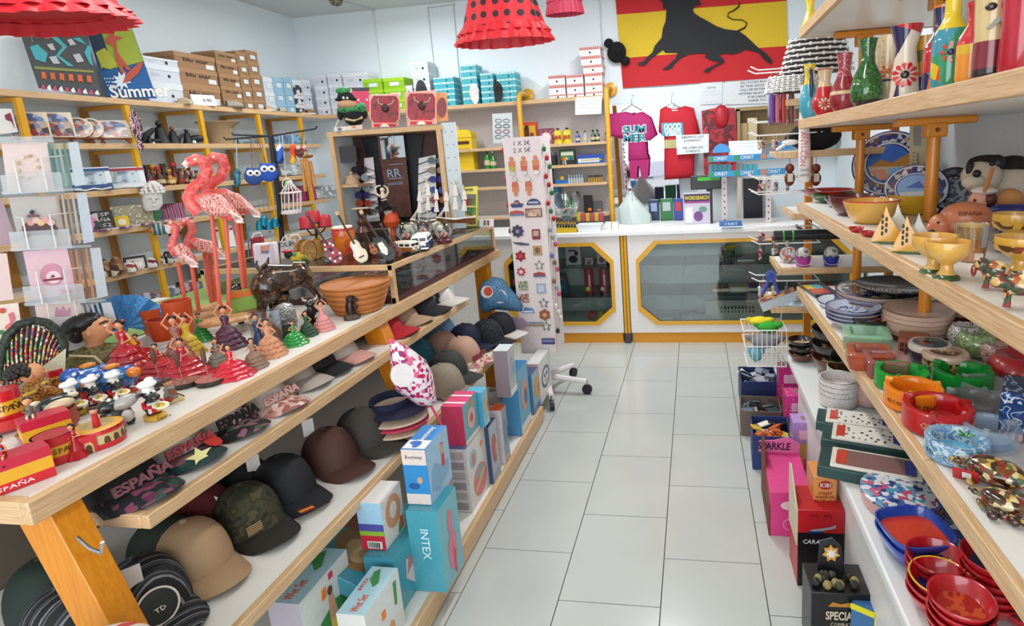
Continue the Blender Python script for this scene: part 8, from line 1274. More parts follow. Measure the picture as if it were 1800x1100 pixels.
vase('cream vase with an olive branch and a dark red swirl band',1738,60,-14,'straight',C('cdb27e'),X=.56,bd=(('red_band',.12,.42,C('7a1a24')),('dark_foot',.0,.12,C('2a1614'))),ex=olive)
vase('large plain crimson red vase at the right edge of the picture',1790,72,-40,'straight',C('b01a2c'),X=.58,bd=(('red_rim',.86,.99,C('8a1020')),))
p=at(1425,8,x=.62);p.z=ZR[3]+.001;T=Fr(p).TH('vase','bright yellow vase at the far end of the highest right shelf','vase',VG);PT(T,'body',MB().la([(a*.045,z*.2)for a,z in PROF['round']],C('d8b41c'),22));PT(T,'orange_base',MB().la([(.6*.047,0),(.047,.036),(.047,.06)],C('d87a1c'),22,cap=False))
# middle right shelf
Z18=ZR[1]+.001;Z75=ZR[0]+.001;Z50=.5015
def pot(name,lb,cat,px,py,z,w,h,pr,m,bd=(),group=None,n=24,sx=1,ex=None,off=(0,0,0)):
 f=Fr(at(px,py,z=z)+Vector(off));T=f.TH(name,lb,cat,group);r=w*f.k/2;h=h*f.k
 PT(T,'body',MB().la([(a*r,b*h)for a,b in pr],m,n,sx=sx))
 for nm,q,bm in bd:PT(T,nm,MB().la([(a*r,b*h)for a,b in q],bm,n,sx=sx,cap=False))
 if ex:ex(T,r,h,f.k)
 return T
BOWL=[(.55,0),(.8,.3),(1,.95),(1.0,1),(.94,1),(.75,.4),(.5,.14),(.0,.12)];PLATE=[(.6,0),(.75,.3),(1,.9),(1,1),(.72,.45),(.0,.35)];PL2=[(.86,0),(.97,.12),(1,.9),(1,1),(.9,.85),(.0,.75)];DRUM=[(.96,0),(1,.06),(1,.94),(.96,1),(.0,1)]
ASH=[(.92,0),(1,.08),(1,.95),(.96,1),(.8,1),(.76,.9),(.72,.35),(.0,.3)]
def inside(c,z=.2,s=.62):return(('painted_inside',[(s,z+.12),(s*.6,z),(.0,z-.02)],c),)
for i,(lb,px,py,w,h,c,c2)in enumerate((('red edged oval tray on top of the far tray stack',1455,345,90,9,'b81824','c83a2a'),('green and yellow spotted oval tray in the far stack',1470,352,90,9,'2a5a34','d8b02a'),('black and yellow oval dish below the spotted tray',1490,360,80,10,'1c1c24','b8a03a'),('dark maroon oval dish in front of the tray stack',1500,372,84,22,'5a1c1c','7a2a24'),('red and cream oval bowl in front of the maroon dish',1530,385,92,26,'c01c24','d8a85a'))):
 pot('oval_dish',lb,'dish',px,py+h*.2,Z18,w,h*1.5,BOWL,C(c)if i<4 else C('d8a44a'),bd=(('rim_band',[(.9,.7),(1.01,1.0),(.96,1.02),(.9,.8)],C(c)),('painted_inside',[(.7,.4),(.5,.16),(.0,.15)],C(c2))),group='oval dishes on the middle right shelf')
def disc(lb,cx,cy,rx,ry,X,ring,rim,white,pic):
 b=at(cx,cy+ry,x=X);k=mpp(b);b.z=Z18;T=TH('display_plate',lb,'plate',b,-.55,'plates on stands');R=ry*k;S=rx/ry*1.25
 D=lambda nm,a,c,z,m:PT(T,nm,MB().at((0,R*.24,R),(PI/2-.24,0,0)).la([(a*R,z),(a*R,z+.0012),(max(.0005,c*R),z+.0016)]if not c else[(a*R,z),(a*R,z+.0014),(c*R,z+.0014),(c*R,z)],m,36,sx=S,cap=False))
 PT(T,'plate',MB().at((0,R*.24,R),(PI/2-.24,0,0)).la([(.6*R,-.006),(R,.004),(R*.99,.008),(.97*R,.009),(.0005,.009)],rim,36,sx=S));D('pattern_band',.9,.66,.0095,ring)
 for a in(.95,.64):D('white_ring',a,a-.045,.0095,white)
 D('picture',.56,0,.0095,pic[0]);flat(T,'scene_print',[([(x*R*S,y*R)for x,y in pl],m)for pl,m in pic[1:]],(PI/2-.24,0,0),(0,R*.24-.0115,R+.003))
 PT(T,'stand',MB().tu([(-R*.4,-.05,0),(-R*.35,.0,.02),(-R*.3,.1,R*.7)],.006,BLACK,6).tu([(R*.4,-.05,0),(R*.35,.0,.02),(R*.3,.1,R*.7)],.006,BLACK,6));return T
HW=C('d8d4d4')
disc('large round plate with a seaside picture and a blue rim, behind the thermometer',1556,298,50,58,.95,PM('patch',['2a3a8a','c8c4c4','7a4a2a','1c2a6a','b8a080','5a4a8a'],55,.2,.5),C('22307c'),HW,(C('3a6ac0'),([(-.5,-.1),(-.2,.12),(.1,.02),(.5,.3),(.54,-.1)],C('b07a34')),([(-.52,-.1),(.54,-.1),(.4,-.38),(-.4,-.38)],C('c8b094')),([(-.46,-.24),(-.1,-.16),(.1,-.5),(-.2,-.5)],C('d08a6a')),([(.0,-.2),(.3,-.1),(.44,-.32),(.1,-.5)],C('7ab0d8'))))
disc('smaller round blue and white plate in front of the large seaside one',1606,322,42,42,.86,PM('patch',['2a3a8a','d0ccd0','6a3a4a','1c2a6a','b8b0a0'],60,.2,.5),C('2a3a8c'),HW,(C('8aa8d8'),([(-.5,-.2),(.5,-.1),(.3,-.46),(-.3,-.46)],HW),([(-.3,0),(.1,.3),(.3,0)],C('3a5ab0'))))
disc('dark oval grey patterned plate right of the orange post',1672,325,30,40,.98,PM('cloud',['3a4654','8a96a4','22303c','5a6a7c'],22,.25,.4),C('15171c'),C('15171c'),(PM('cloud',['3a4654','8a96a4','22303c','5a6a7c'],22,.25,.4),))
f=Fr(at(1617,356,z=Z18));T=f.TH('thermometer','long beige wooden thermometer plaque standing before the plates','thermometer');PT(T,'board',MB().lo([[f(x,y,o)for x,y in((1597,356),(1599,222),(1604,210),(1616,206),(1628,210),(1634,224),(1634,354))]for o in(0,.018)],M('c8b48c')));PT(T,'tube',MB().tu([f(1614,345,-.003),f(1613,268,-.003)],.003,M('8a8478',.3),6));PT(T,'house_print',MB().lo([[f(x,y,o)for x,y in((1605,224),(1612,216),(1620,224),(1619,256),(1606,256))]for o in(-.003,0)],M('8a8c88')))
for i in range(12):PT(T,'scale_mark',MB().lo([[f(x,268+i*6.4+d,o)for x in(1603,1609)for d in((0,1)if x==1603 else(1,0))]for o in(-.002,0)],M('5a4a34')))
text(T,'MALAGA',.018,M('4a3a28'),f(1625,300,-.002),(PI/2,PI/2,0))
def napkin(lb,px,py):
 f=Fr(at(px,py,z=Z18));T=f.TH('napkin_holder',lb,'napkin holder','yellow napkin holders');k=f.k;ou=[(-26,0),(-20,18),(-8,44),(-4,62),(2,44),(16,20),(30,8),(30,0)]
 PT(T,'base',MB().lo([[((x*.9)*k,y,z*k)for x,y in((-28,-.02),(32,-.02),(32,.05),(-28,.05))]for z in(0,6)],C('4a6a2a')))
 for nm,o,m in(('front_wing',-.018,C('dc9c1c')),('rear_wing',.045,C('c8c0b4'))):PT(T,nm,MB().lo([[((x+(18 if o>0 else 0))*k,o+d,(4+z)*k)for x,z in ou]for d in(-.004,.004)],m))
 for i in range(7):PT(T,'herb_leaf',MB().ba(((-9+(i%2)*6)*k,-.0235,(18+i*5)*k),(2.2*k,.002,4*k),M('3a3a1c'),7,5))
napkin('yellow double pointed napkin holder with a herb drawing, left one',1560,426);napkin('yellow double pointed napkin holder with a herb drawing, right one',1596,443)
for lb,px,py in(('yellow ochre pig shaped dish behind the napkin holders',1600,378),):pot('pig_dish',lb,'dish',px,py,Z18,84,34,BOWL,C('d8a818'),off=(.03,.05,0))
for i in range(2):pot('heart_dish',f'small red heart dish at the shelf edge, {["left", "right"][i]} one of the two','dish',1505+i*20,408+i*7,Z18,26,9,BOWL,C('b01c2a'),group='small red dishes')
f=Fr(at(1688,418,z=Z18));T=f.TH('piggy_bank','pink terracotta piggy bank lettered on its back, behind the orange glass','piggy bank');k=f.k;PG_=M('c8764e',.35,coat=.3);PT(T,'body',MB().ba((6*k,0,34*k),(42*k,30*k,30*k),PG_,18,11));PT(T,'head',MB().ba((-30*k,-8*k,24*k),(20*k,20*k,20*k),PG_,14,9).ba((-46*k,-14*k,18*k),(7*k,9*k,9*k),PG_,10,7));PT(T,'ear',MB().ba((-14*k,-20*k,42*k),(11*k,4*k,9*k),N('cf8460'),10,6,(0,.5,0)));PT(T,'eye',MB().ba((-34*k,-27*k,30*k),2.2*k,BLACK,6,5));text(T,'ESPAÑA',10*k,M('4a2a1c'),(12*k,-27.5*k,46*k),(PI/2-.5,0,.1),w=34*k)
for x in(-18,26):PT(T,'foot',MB().ba((x*k,-10*k,5*k),(8*k,10*k,7*k),PG_,8,6))
f=Fr(at(1735,400,z=Z18)+Vector((.05,.12,0)));T=f.TH('plush_dog','large plush white dog with black patches wrapped in clear film behind the figurines','plush toy');WF=M('c8b8a4',.85,bump=.4,bs=300);fb=lambda x,y,s,m,d=0,q=(1,1,1):MB().ba(f(x,y,d),tuple(s*f.k*c for c in q),m,14,9)
PT(T,'head',fb(1725,310,30,WF,0,(1.05,.9,1)));PT(T,'body',fb(1775,330,46,WF,.08));PT(T,'muzzle',fb(1712,320,17,WF,-.05,(1.1,.9,.8)));PT(T,'nose',fb(1717,305,6.5,BLACK,-.09));PT(T,'ear',fb(1705,296,9,BLACK,-.03,(.7,.8,1.7)).ba(f(1752,286,.0),tuple(f.k*c for c in(14,12,14)),BLACK,12,8));PT(T,'head_patch',fb(1735,284,24,M('1f1a18',.85),.01,(1.2,.8,.5)));PT(T,'back_patch',fb(1780,290,28,M('1f1a18',.85),.06,(1,.8,.6)))
for x in(1706,1744):PT(T,'eye',fb(x,291-(x-1706)*.1,4.5,BLACK,-.065))
PT(T,'foot',fb(1776,350,18,M('c88a50',.8),-.06))
f=Fr(at(1728,408,z=Z18)+Vector((.02,.06,0)));T=f.TH('chef_figurine','chef figurine with a white beret and auburn hair behind the orange glass','figurine');PT(T,'body',MB().lo([[f(1726,y)+Vector((r*f.k*cos(2*PI*i/14),r*f.k*sin(2*PI*i/14),0))for i in range(14)]for y,r in((406,20),(390,22),(375,15),(366,8))],M('c8a898')));PT(T,'head',MB().ba(f(1722,352),(17*f.k,17*f.k,17*f.k),M('d89a80',.45),14,9));PT(T,'hair',MB().ba(f(1738,350),(13*f.k,15*f.k,14*f.k),M('5a241c'),10,7));PT(T,'beret',MB().ba(f(1730,335),(20*f.k,18*f.k,8*f.k),M('d8c8b8',.6),14,7));PT(T,'eye',MB().ba(f(1713,352,-.03),2.4*f.k,BLACK,7,5));PT(T,'nose',MB().ba(f(1709,357,-.03),3*f.k,M('d89a80',.45),7,5));PT(T,'arm',MB().tu([f(1712,380,-.03),f(1705,388,-.045),f(1716,386,-.05)],5*f.k,M('d89a80',.45),7));PT(T,'ladle',MB().tu([f(1730,338,-.03),f(1745,295,.0)],3.5*f.k,M('b8743c'),7))
pot('candle_glass','clear tapered glass filled with orange and cream wax','candle',1704,456,Z18,52,62,[(.84,0),(.9,.3),(.95,.62)],PM('cloud',['d8801c','e0962a','cf7416'],30,.25,.6),bd=(('cream_wax',[(.95,.62),(.99,.97),(.9,1),(.0,.93)],C('d8b878')),('glass',[(.88,0),(1.0,1.0),(1.02,1.02),(.93,.4)],GLASS('f8f4f0',.3))),ex=lambda T,r,h,k:PT(T,'sticker',MB().box((.5*r,-.8*r,h*.14),(r*.5,.004,h*.22),M('d8ccc0'))))
EGG=[(.52,0),(.5,.06),(.3,.2),(.27,.36),(.6,.5),(.95,.72),(1,.86),(.96,1),(.88,.98),(.8,.8),(.0,.7)]
for lb,px,py in(('yellow footed egg cup with a leafy green foot, front one',1663,488),('yellow footed egg cup tucked behind the front one',1640,478)):pot('egg_cup',lb,'egg cup',px,py,Z18,72,66,EGG,C('d8a44a'),bd=(('green_foot',[(.62,-.0),(.58,.06),(.4,.12),(.3,.2)],C('2a4a1f')),),group='yellow egg cups',off=(0,0,0)if'front' in lb else(.02,.05,0))
for lb,px,py,w in(('yellow bowl with brown bird drawings beyond the egg cups',1778,440,66),('footed yellow bowl with bird drawings at the right edge',1792,480,84)):pot('bird_bowl',lb,'bowl',px,py,Z18,w,66,EGG,C('d8a440'),bd=(('green_foot',[(.62,-.0),(.58,.06),(.4,.12),(.3,.2)],C('2a4a1f')),('bird_band',[(.9,.62),(1.0,.74),(1.01,.8)],PM('patch',['d8a440','5a3a1c','d8a440','8a3a1c'],50,.3))),group='bird bowls')
for i in range(3):pot('blue_bowl',f'glossy cobalt blue bowl, {["lowest", "middle", "topmost"][i]} of the stack by the plush dog','bowl',1776,398-i*0,Z18+i*.016,76,26,BOWL,C('1c2a7a'),group='cobalt bowls',off=(.05,.1,0))
for lb,px,py,m in(('black and white penguin figurine behind the front egg cup',1628,452,BLACK),('black and navy bird figurine beyond the orange glass',1757,448,C('1c2444'))):pot('bird_figurine',lb,'figurine',px,py,Z18,26,42,[(.7,0),(1,.2),(.9,.5),(.5,.68),(.55,.82),(.3,.98),(.0,1)],m,bd=(('white_front',[(.4,.1),(.62,.3),(.4,.55)],C('d8d4cc')),),off=(.03,.05,0))
MOS=PM('patch',['8a2a1c','c8a05a','5a2418','d8c08a','3a4a30','a85a2c','2a1c14'],75,.18,.7)
def mosaic(name,lb,px,py,z,s,segs,legs,ex=()):
 f=Fr(at(px,py,z=z));T=f.TH(name,lb,'figurine','mosaic animals');k=f.k*s;b=MB()
 for c,r in segs:b.ba(tuple(x*k for x in c),tuple(x*k for x in r),MOS,14,9)
 PT(T,'body',b)
 for lg in legs:PT(T,'leg',MB().tu([tuple(x*k for x in q)for q in lg],[6*k,5*k,6*k],MOS,8))
 for nm,m_,c,r in ex:PT(T,nm,MB().ba(tuple(x*k for x in c),tuple(x*k for x in r),m_,8,6))
 return T
LG=[[(x,y,28),(x,y,14),(x,y,3)]for x in(-14,14)for y in(-8,8)]
mosaic('elephant_figurine','brown and cream mosaic elephant figurine standing on the near middle shelf',1748,508,Z18,.95,(((0,0,36),(24,16,18)),((-22,-4,46),(13,12,13)),((-34,-6,34),(5,5,12))),LG);mosaic('camel_figurine','brown and cream mosaic animal figurine at the right edge, nearest on the middle shelf',1788,542,Z18,1.1,(((0,0,38),(26,16,17)),((-26,-4,42),(14,11,11)),((6,0,54),(12,10,10))),LG)
# low right shelf
def piled(name,lb,cat,n,px,py,z,w,h,dz,pr,ms,group,bd=(),sx=1,off=(0,0,0)):
 for i in range(n):
  pos='topmost' if i==n-1 else'lowest' if i==0 else f'{["", "second", "third", "fourth", "fifth", "sixth", "seventh"][i]} from the bottom'
  T=pot(name,f'{lb}, {pos} of the pile',cat,px,py,z,w,h,pr,ms[i%len(ms)],bd if i==n-1 else bd[:1],group,sx=sx,off=off)
  T.location.z=z+i*dz;T.location.x+=random.uniform(-.003,.003);T.rotation_euler.z+=i
f=Fr(at(1436,512,z=Z75));T=TH('tile_tray','rectangular tray with yellow, turquoise and red blocks at the far end of the low shelf','tray',f.b,.15);PT(T,'tray',MB().lo([[(x,y,z)for x,y in((-a,-b),(a,-b),(a,b),(-a,b))]for a,b,z in((.045,.11,0),(.06,.13,.02),(.055,.12,.02),(.04,.1,.006))],C('1c1c24')));flat(T,'blocks',[(rect(-.045,.02,0,.11),C('d8b81c')),(rect(0,.02,.045,.11),C('3aa0b0')),(rect(-.045,-.06,.045,.02),C('c8482a')),(rect(-.045,-.1,.045,-.06),C('a83040'))],loc=(0,0,.008))
f=Fr(at(1462,536,z=Z75));T=f.TH('fish_dish','white fish shaped dish with a blue outline on the low shelf','dish');k=f.k;PT(T,'body',MB().at(sc=(1,1,1)).la([(18*k,0),(24*k,10*k),(22*k,10*k),(15*k,4*k),(.0005,4*k)],C('c8ccd4'),24,sx=1,sy=1.5));PT(T,'tail',MB().pz([(14*k,-22*k),(30*k,-30*k),(36*k,-20*k),(26*k,-8*k)],6*k,C('22305c')));PT(T,'blue_outline',MB().tu([(24*k*cos(a),36*k*sin(a),10*k)for a in[2*PI*i/24 for i in range(25)]],.003,C('1c2a5c'),6))
piled('fish_plate','cream and blue edged oval fish plate','plate',4,1500,572,Z75,92,16,.016,PLATE,[C('c8c4c8'),C('b8bcd0')],'blue edged plates',bd=(('blue_rim',[(.97,.9),(1.01,1),(.97,1.02)],C('2a2c6a')),('painted_inside',[(.6,.46),(.0,.42)],PM('cloud',['c8c8cc','6a7aa0','d0d0d4','4a5c8a'],30,.2,.5))))
piled('patterned_platter','long blue and tan patterned platter','platter',6,1550,556,Z75,140,8,.017,PL2,[C('a8907c'),C('8a8494'),C('b09a88')],'patterned platters at the back of the low shelf',bd=(('dark_rim',[(.95,.88),(1.01,1),(.96,1.03)],PM('patch',['1c2a6a','2a2420','3a4a8a'],40,.25)),('painted_inside',[(.86,.9),(.0,.82)],PM('patch',['2a3a8a','4a4a3a','c8b89a','1a1c24'],46,.2,.5))),off=(.0,.06,0))
pot('black_platter','black platter with white lettering lying across the patterned platters','platter',1570,512,Z75+.103,130,14,PLATE,C('141417'),group='dark platters',ex=lambda T,r,h,k:text(T,'ANDALUCIA',.03,M('c8c4c0'),(-r*.1,-r*.72,h*.85),(.5,0,-.1)))
pot('orange_dish','orange dish with a black eye motif between the fish plates and bowls','dish',1534,590,Z75,62,30,BOWL,C('1e1a18'),bd=(('orange_inside',[(.96,1),(.8,.6),(.0,.3)],C('c8481c')),('black_eye',[(.3,.52),(.0,.55)],BLACK)),off=(0,.03,0))
piled('terracotta_plate','pink beige wavy plate','plate',6,1610,588,Z75,112,9,.0165,PL2,[C('7a2a24'),C('d0ae98'),C('d8b8a2'),C('d2b09a'),C('dcbca6'),C('d6b6a0')],'pink beige plates',bd=(('dark_line',[(.99,.9),(1.008,.94),(.995,.97)],C('4a3028')),('inside',[(.8,.86),(.0,.8)],C('d8b8a2'))))
piled('orange_dish','brown and orange edged plate behind the orange post','plate',5,1672,582,Z75,90,9,.017,PL2,[C('6a2a20'),C('b08a76'),C('a88270')],'brown plates',bd=(('dark_line',[(.985,.86),(1.012,.93),(.99,.97)],C('3a241c')),('orange_inside',[(.8,.86),(.0,.8)],C('b8401c'))),off=(.03,.04,0))
SPK=lambda a,b,s=110,th=.3:PM('speck',[a,b],s,.18,.6,th=th)
for lb,px,py,w,h,m in(('white and black speckled round pot, at the back',1695,590,60,46,SPK('2a2628','c8bcb4')),('white and black speckled round pot, in front of the other',1690,622,56,44,SPK('1f1c1e','d0c8c4')),('dark brown marbled round pot',1726,598,74,48,PM('cloud',['2a1c16','4a3426','1c1410'],30,.15,.6)),('pale green sponged round pot',1712,634,70,44,PM('cloud',['9ab07a','7a9458','b0c08e'],60,.15,.6)),('olive green speckled round pot',1760,612,72,48,SPK('3a4a24','6a7c4a')),('small pink speckled round pot',1744,650,46,38,SPK('8a4a4a','d0a8a0')),('orange round pot with a brown mark',1784,640,74,50,C('cf6a1a')),('red round pot painted with a yellow sun',1780,678,84,46,C('b4181f'))):
 pot('round_pot',lb+' on the low shelf','pot',px,py,Z75,w,h,[(.5,0),(.85,.2),(1,.5),(.9,.8),(.72,.97),(.75,1),(.66,1),(.0,.75)],m,group='round glazed pots',off=(.03,.05,0),ex=petals('d8a81c','d8a81c',12,.55,.9)if 0 else None)
def sqash(lb,px,py,w,h,rz,c,a,inner):
 f=Fr(at(px,py,z=Z75));T=TH('square_ashtray',lb,'ashtray',f.b,f.rz+rz,'square glass ashtrays');s=w*f.k/2;h*=f.k
 sq=lambda r,z:[(x*r*s,y*r*s,z*h)for x,y in((-1,-.8),(-.8,-1),(.8,-1),(1,-.8),(1,.8),(.8,1),(-.8,1),(-1,.8))];PT(T,'block',MB().lo([sq(.96,0),sq(1,.1),sq(1,.95),sq(.95,1),sq(.7,1),sq(.58,.45),sq(.0,.4)],FILM(c,a,.05),cap=False));PT(T,'bottom_picture',MB().lo([sq(.95,.0),sq(.95,.06)],inner))
sqash('square green glass ashtray with a red bottom, far one at the shelf edge',1522,606,76,26,.1,'9ac8a4',.55,C('7a2a30'));sqash('square red brown glass ashtray in the middle of the three square ones',1528,640,72,28,.15,'b8583a',.6,C('a83a1c'));sqash('square rose tinted glass ashtray, nearest of the three square ones',1556,654,68,30,.2,'a86a68',.55,C('7a2428'))
pot('decorated_tin','round white lidded tin with a landscape lid and green leaves','tin',1633,637,Z75,68,36,DRUM,C('3a2c34'),bd=(('white_rim',[(1.01,.72),(1.04,.86),(.96,1.02),(.8,1.04)],C('d8ccbc')),('lid_picture',[(.8,1.03),(.3,1.05),(.28,1.0)],PM('patch',['3a4a5a','8a5a3a','4a6a8a','2a2a24'],40,.2,.5))),group='decorated tins')
pot('decorated_tin','round cream lidded tin with a mosaic wall and lettered rim','tin',1660,652,Z75,72,36,DRUM,PM('patch',['8a6a3a','3a4a2a','b89a5a','6a2a1c','c8b07a'],110,.25,.4),bd=(('cream_rim',[(1.01,.72),(1.04,.86),(.96,1.02),(.7,1.04)],C('d8b8a0')),('lid_picture',[(.7,1.03),(.3,1.05),(.28,1.0)],PM('patch',['6a3a24','8a5a3a','4a3a2a','b88a5a'],40,.2,.5))),group='decorated tins')
f=Fr(at(1595,621,z=Z75));T=f.TH('brick_souvenir','small terracotta brick with square holes beside the decorated tins','brick');k=f.k;PT(T,'block',MB().box((8*k,.04,13*k),(46*k,.1,26*k),M('a05a44',.7)),bev=.002);[PT(T,'hole',MB().box(((-9+i*8)*k,-.0105,(7+j*10)*k),(6*k,.003,7*k),M('4a2018',.8)))for i in range(2)for j in range(2)]
def ash(lb,px,py,w,h,m,ex=None,n=30):return pot('round_ashtray',lb,'ashtray',px,py,Z75,w,h,ASH,m,group='round ashtrays on the low shelf',n=n,ex=ex)
def grooves(c):
 def fn(T,r,h,k):
  for a in(.6,2.7,4.6):PT(T,'cigarette_rest',MB().at((r*.88*cos(a),r*.88*sin(a),h*.96),(0,PI/2,a)).la([(.12*r,-.14*r),(.12*r,.14*r)],c,10))
 return fn
def rimtext(s,c,z=.5,a0=-.7,da=.13,size=.34,ins=False):
 def fn(T,r,h,k):arc(T,s,r*1.002,h*z,h*size,c,a0,da)
 return fn
BKT=M('12240f')
ash('translucent green round ashtray with black lettering, left of the two green ones',1584,677,88,30,FILM('1f9a3a',.85,.08),lambda T,r,h,k:(grooves(FILM('1a8a34',.9))(T,r,h,k),PT(T,'picture',MB().la([(.7*r,h*.32),(.0005,h*.33)],N('8a7a5a'),22))))
ash('translucent green round ashtray, right of the two green ones',1690,680,94,34,FILM('1c9a3a',.85,.08),grooves(FILM('1a8a34',.9)))
ash('orange round ashtray with dark lettering round its side',1604,711,94,36,FILM('e8801a',.92,.08),lambda T,r,h,k:(grooves(C('e8922a'))(T,r,h,k),rimtext('RECUERDO DE MALAGA',M('6a2a10'),.45,-.9,.11,.26)(T,r,h,k)))
ash('red round ashtray with the gold words Costa del Sol on its side',1646,749,112,42,C('b01018'),lambda T,r,h,k:(rimtext('COSTA DEL SOL',N('d8b07a'),.5,-.35,.15,.38)(T,r,h,k),PT(T,'picture',MB().la([(.71*r,h*.32),(.0005,h*.33)],PM('patch',['2a1c5a','b88a2a','8a6a2a','1c1a4a'],34,.3),24)),grooves(C('a00e16'))(T,r,h,k)))
CLG=FILM('c8ccd0',.3,.03)
ash('clear glass round ashtray with a grooved rim, farthest of the clear ones',1734,700,84,30,CLG,grooves(CLG));ash('smoky glass round ashtray with a black base picture',1710,731,88,36,FILM('8a8484',.4,.04),lambda T,r,h,k:(PT(T,'picture',MB().la([(.74*r,h*.1),(.0005,h*.12)],N('2a2624'),22)),grooves(CLG)(T,r,h,k)));ash('pale blue glass round ashtray with a blue base, nearest of the glass ones',1738,778,90,38,FILM('b0c4d8',.38,.04),lambda T,r,h,k:(PT(T,'picture',MB().la([(.74*r,h*.1),(.0005,h*.12)],N('5a7ab0'),22)),grooves(CLG)(T,r,h,k)))
ash('blue and white beach ashtray with a green palm tree on its rim',1680,800,100,36,PM('cloud',['8aa8c0','6a98bc','b8c8d0','5a86a8'],40,.25,.4),lambda T,r,h,k:(PT(T,'water',MB().la([(.73*r,h*.34),(.0005,h*.36)],C('6ab8d8'),22)),[PT(T,'palm_leaf',MB().at((.25*r,.1*r,h*1.0),(0,-.4,a)).ba((.16*r,0,0),(.18*r,.05*r,.03*r),C('2a7a2a'),8,5))for a in(0,1.2,2.4,3.7,5)],rimtext('DEL SOL',M('1c2024'),.4,-1.0,.14,.3)(T,r,h,k)))
f=Fr(at(1800,772,z=Z75));T=f.TH('tile_box','square blue and white tiled box with a red trim at the right edge','box');k=f.k;PT(T,'box',MB().box((8*k,.04,44*k),(92*k,.12,88*k),PM('scribble',['1c3a6a','c8ccd4','2a5a9a','1f3460'],9,.2,.5)),bev=.003);PT(T,'red_trim',MB().box((8*k,-.021,8*k),(90*k,.003,12*k),PM('stripe',['a8402c','d8c8bc'],22,.4)))
TUR=PM('patch',['3a2414','c8a04a','5a6a4a','8a2c18','2a1a10','d8c898','6a4a28'],90,.15,.8)
def turtle(lb,px,py,w,tagd=False):
 f=Fr(at(px,py,z=Z75));T=f.TH('turtle_figurine',lb,'figurine','mosaic turtles');k=f.k*w/120;T.rotation_euler.z+=-.25
 PT(T,'shell',MB().ba((0,0,22*k),(50*k,34*k,22*k),TUR,18,10));PT(T,'head',MB().ba((-60*k,-4*k,20*k),(14*k,10*k,9*k),TUR,10,7));PT(T,'neck',MB().tu([(-38*k,0,16*k),(-56*k,-3*k,19*k)],8*k,TUR,8));PT(T,'belly',MB().ba((0,0,12*k),(46*k,30*k,10*k),M('8a2a14',.3),14,7))
 for x,y,a in((-34,-30,-.8),(34,-28,.6),(-30,30,.8),(34,28,-.6)):PT(T,'flipper',MB().ba((x*k,y*k,7*k),(20*k,9*k,5*k),TUR,10,6,(0,.2,a)))
 if tagd:PT(T,'price_tag',MB().at((-34*k,-38*k,14*k),(.5,0,.2)).box((0,0,0),(40*k,3*k,30*k),N('a8141c')).box((2*k,-2*k,2*k),(14*k,1*k,17*k),N('d8ccc8')),'red price tag')
turtle('large mosaic turtle figurine with a red price tag on the near low shelf',1748,846,118,True);turtle('smaller mosaic turtle figurine in front of the tagged one',1762,893,88)
f=Fr(at(1790,925,z=Z75));T=f.TH('snake_figurine','segmented brown and gold mosaic snake figurine, nearest on the low shelf','figurine','mosaic animals')
for i in range(6):PT(T,'segment',MB().ba(((-38+i*16)*f.k,(5 if i%2 else-3)*f.k,9*f.k),(10*f.k,9*f.k,9*f.k),TUR if i%2 else C('3a1c12'),10,7))
# bench top
for lb,px,py,w,h,n in(('black glazed terracotta bowl',1408,632,44,12,3),('large black glazed dish with a cream inside',1466,652,78,24,3)):piled('black_bowl',lb,'bowl',n,px,py,Z50,w,h*1.2,h*.0026,BOWL,[C('5a2418')if n==3 else C('1c1412'),C('1a1210'),C('1a1210')],'black glazed bowls',bd=inside(C('c8a878'),.3,.8)if w>50 else inside(C('a88a6a'),.3,.8))
piled('speckled_bowl','white speckled straight sided bowl','bowl',4,1473,708,Z50,64,22,.0195,[(.9,0),(1,.1),(1,1),(.93,1),(.9,.2),(.0,.15)],[SPK('5a5450','d0c8c4',170,.22)],'white speckled bowls',bd=(('dark_line',[(.99,.93),(1.012,.96),(1.0,1.0)],C('5a5450')),));piled('speckled_bowl','pink speckled straight sided bowl','bowl',3,1526,706,Z50,56,20,.019,[(.9,0),(1,.1),(1,1),(.93,1),(.9,.2),(.0,.15)],[SPK('8a4a44','d0a8a0',170,.22)],'pink speckled bowls');pot('speckled_bowl','green speckled straight sided bowl behind the white pile','bowl',1490,680,Z50,60,30,[(.9,0),(1,.1),(1,1),(.93,1),(.9,.2),(.0,.15)],SPK('3a4a2a','a8bc94',170,.22),off=(0,.05,0))
def tbox(lb,px,py,w,d,h,art,z=Z50,rz=.0):
 f=Fr(at(px,py,z=z));T=TH('tile_set',lb,'box',f.b,f.rz+rz,'boxed tiles on the bench');w*=f.k;PT(T,'box',MB().box((0,0,h/2),(w,d,h),M('123a38',.35)),bev=.003);PT(T,'tile',MB().box((w*.04,.002,h+.004),(w*.84,d*.88,.008),M('d0c8bc',.3,coat=.3)),bev=.002);PT(T,'painted_panel',MB().box((w*.04,.002,h+.0085),(w*.72,d*.7,.002),art));PT(T,'corner_print',MB().box((-w*.28,0,h+.0092),(w*.1,d*.6,.002),C('b8301c')).box((w*.36,0,h+.0092),(w*.1,d*.6,.002),C('22388a')));return T
OLV=PM('speck',['2a2824','d8d2c8'],55,.25,.4,th=.3)
tbox('boxed tile with black olives and a red corner, far one on the bench',1505,752,130,.115,.03,OLV);tbox('boxed tile with black olives and a green and red corner, second on the bench',1520,782,140,.125,.03,OLV);tbox('boxed tile with a red and grey lattice pattern on the bench',1530,835,170,.125,.035,PM('ring',['8a4a44','3a3034','9a9a98','6a3a38'],40,.25,.4))
FLW=PM('patch',['c8c8cc','3a5a9a','c8ccd0','b04a6a','4a8aa0','d0d0d0','22346c'],70,.25,.4)
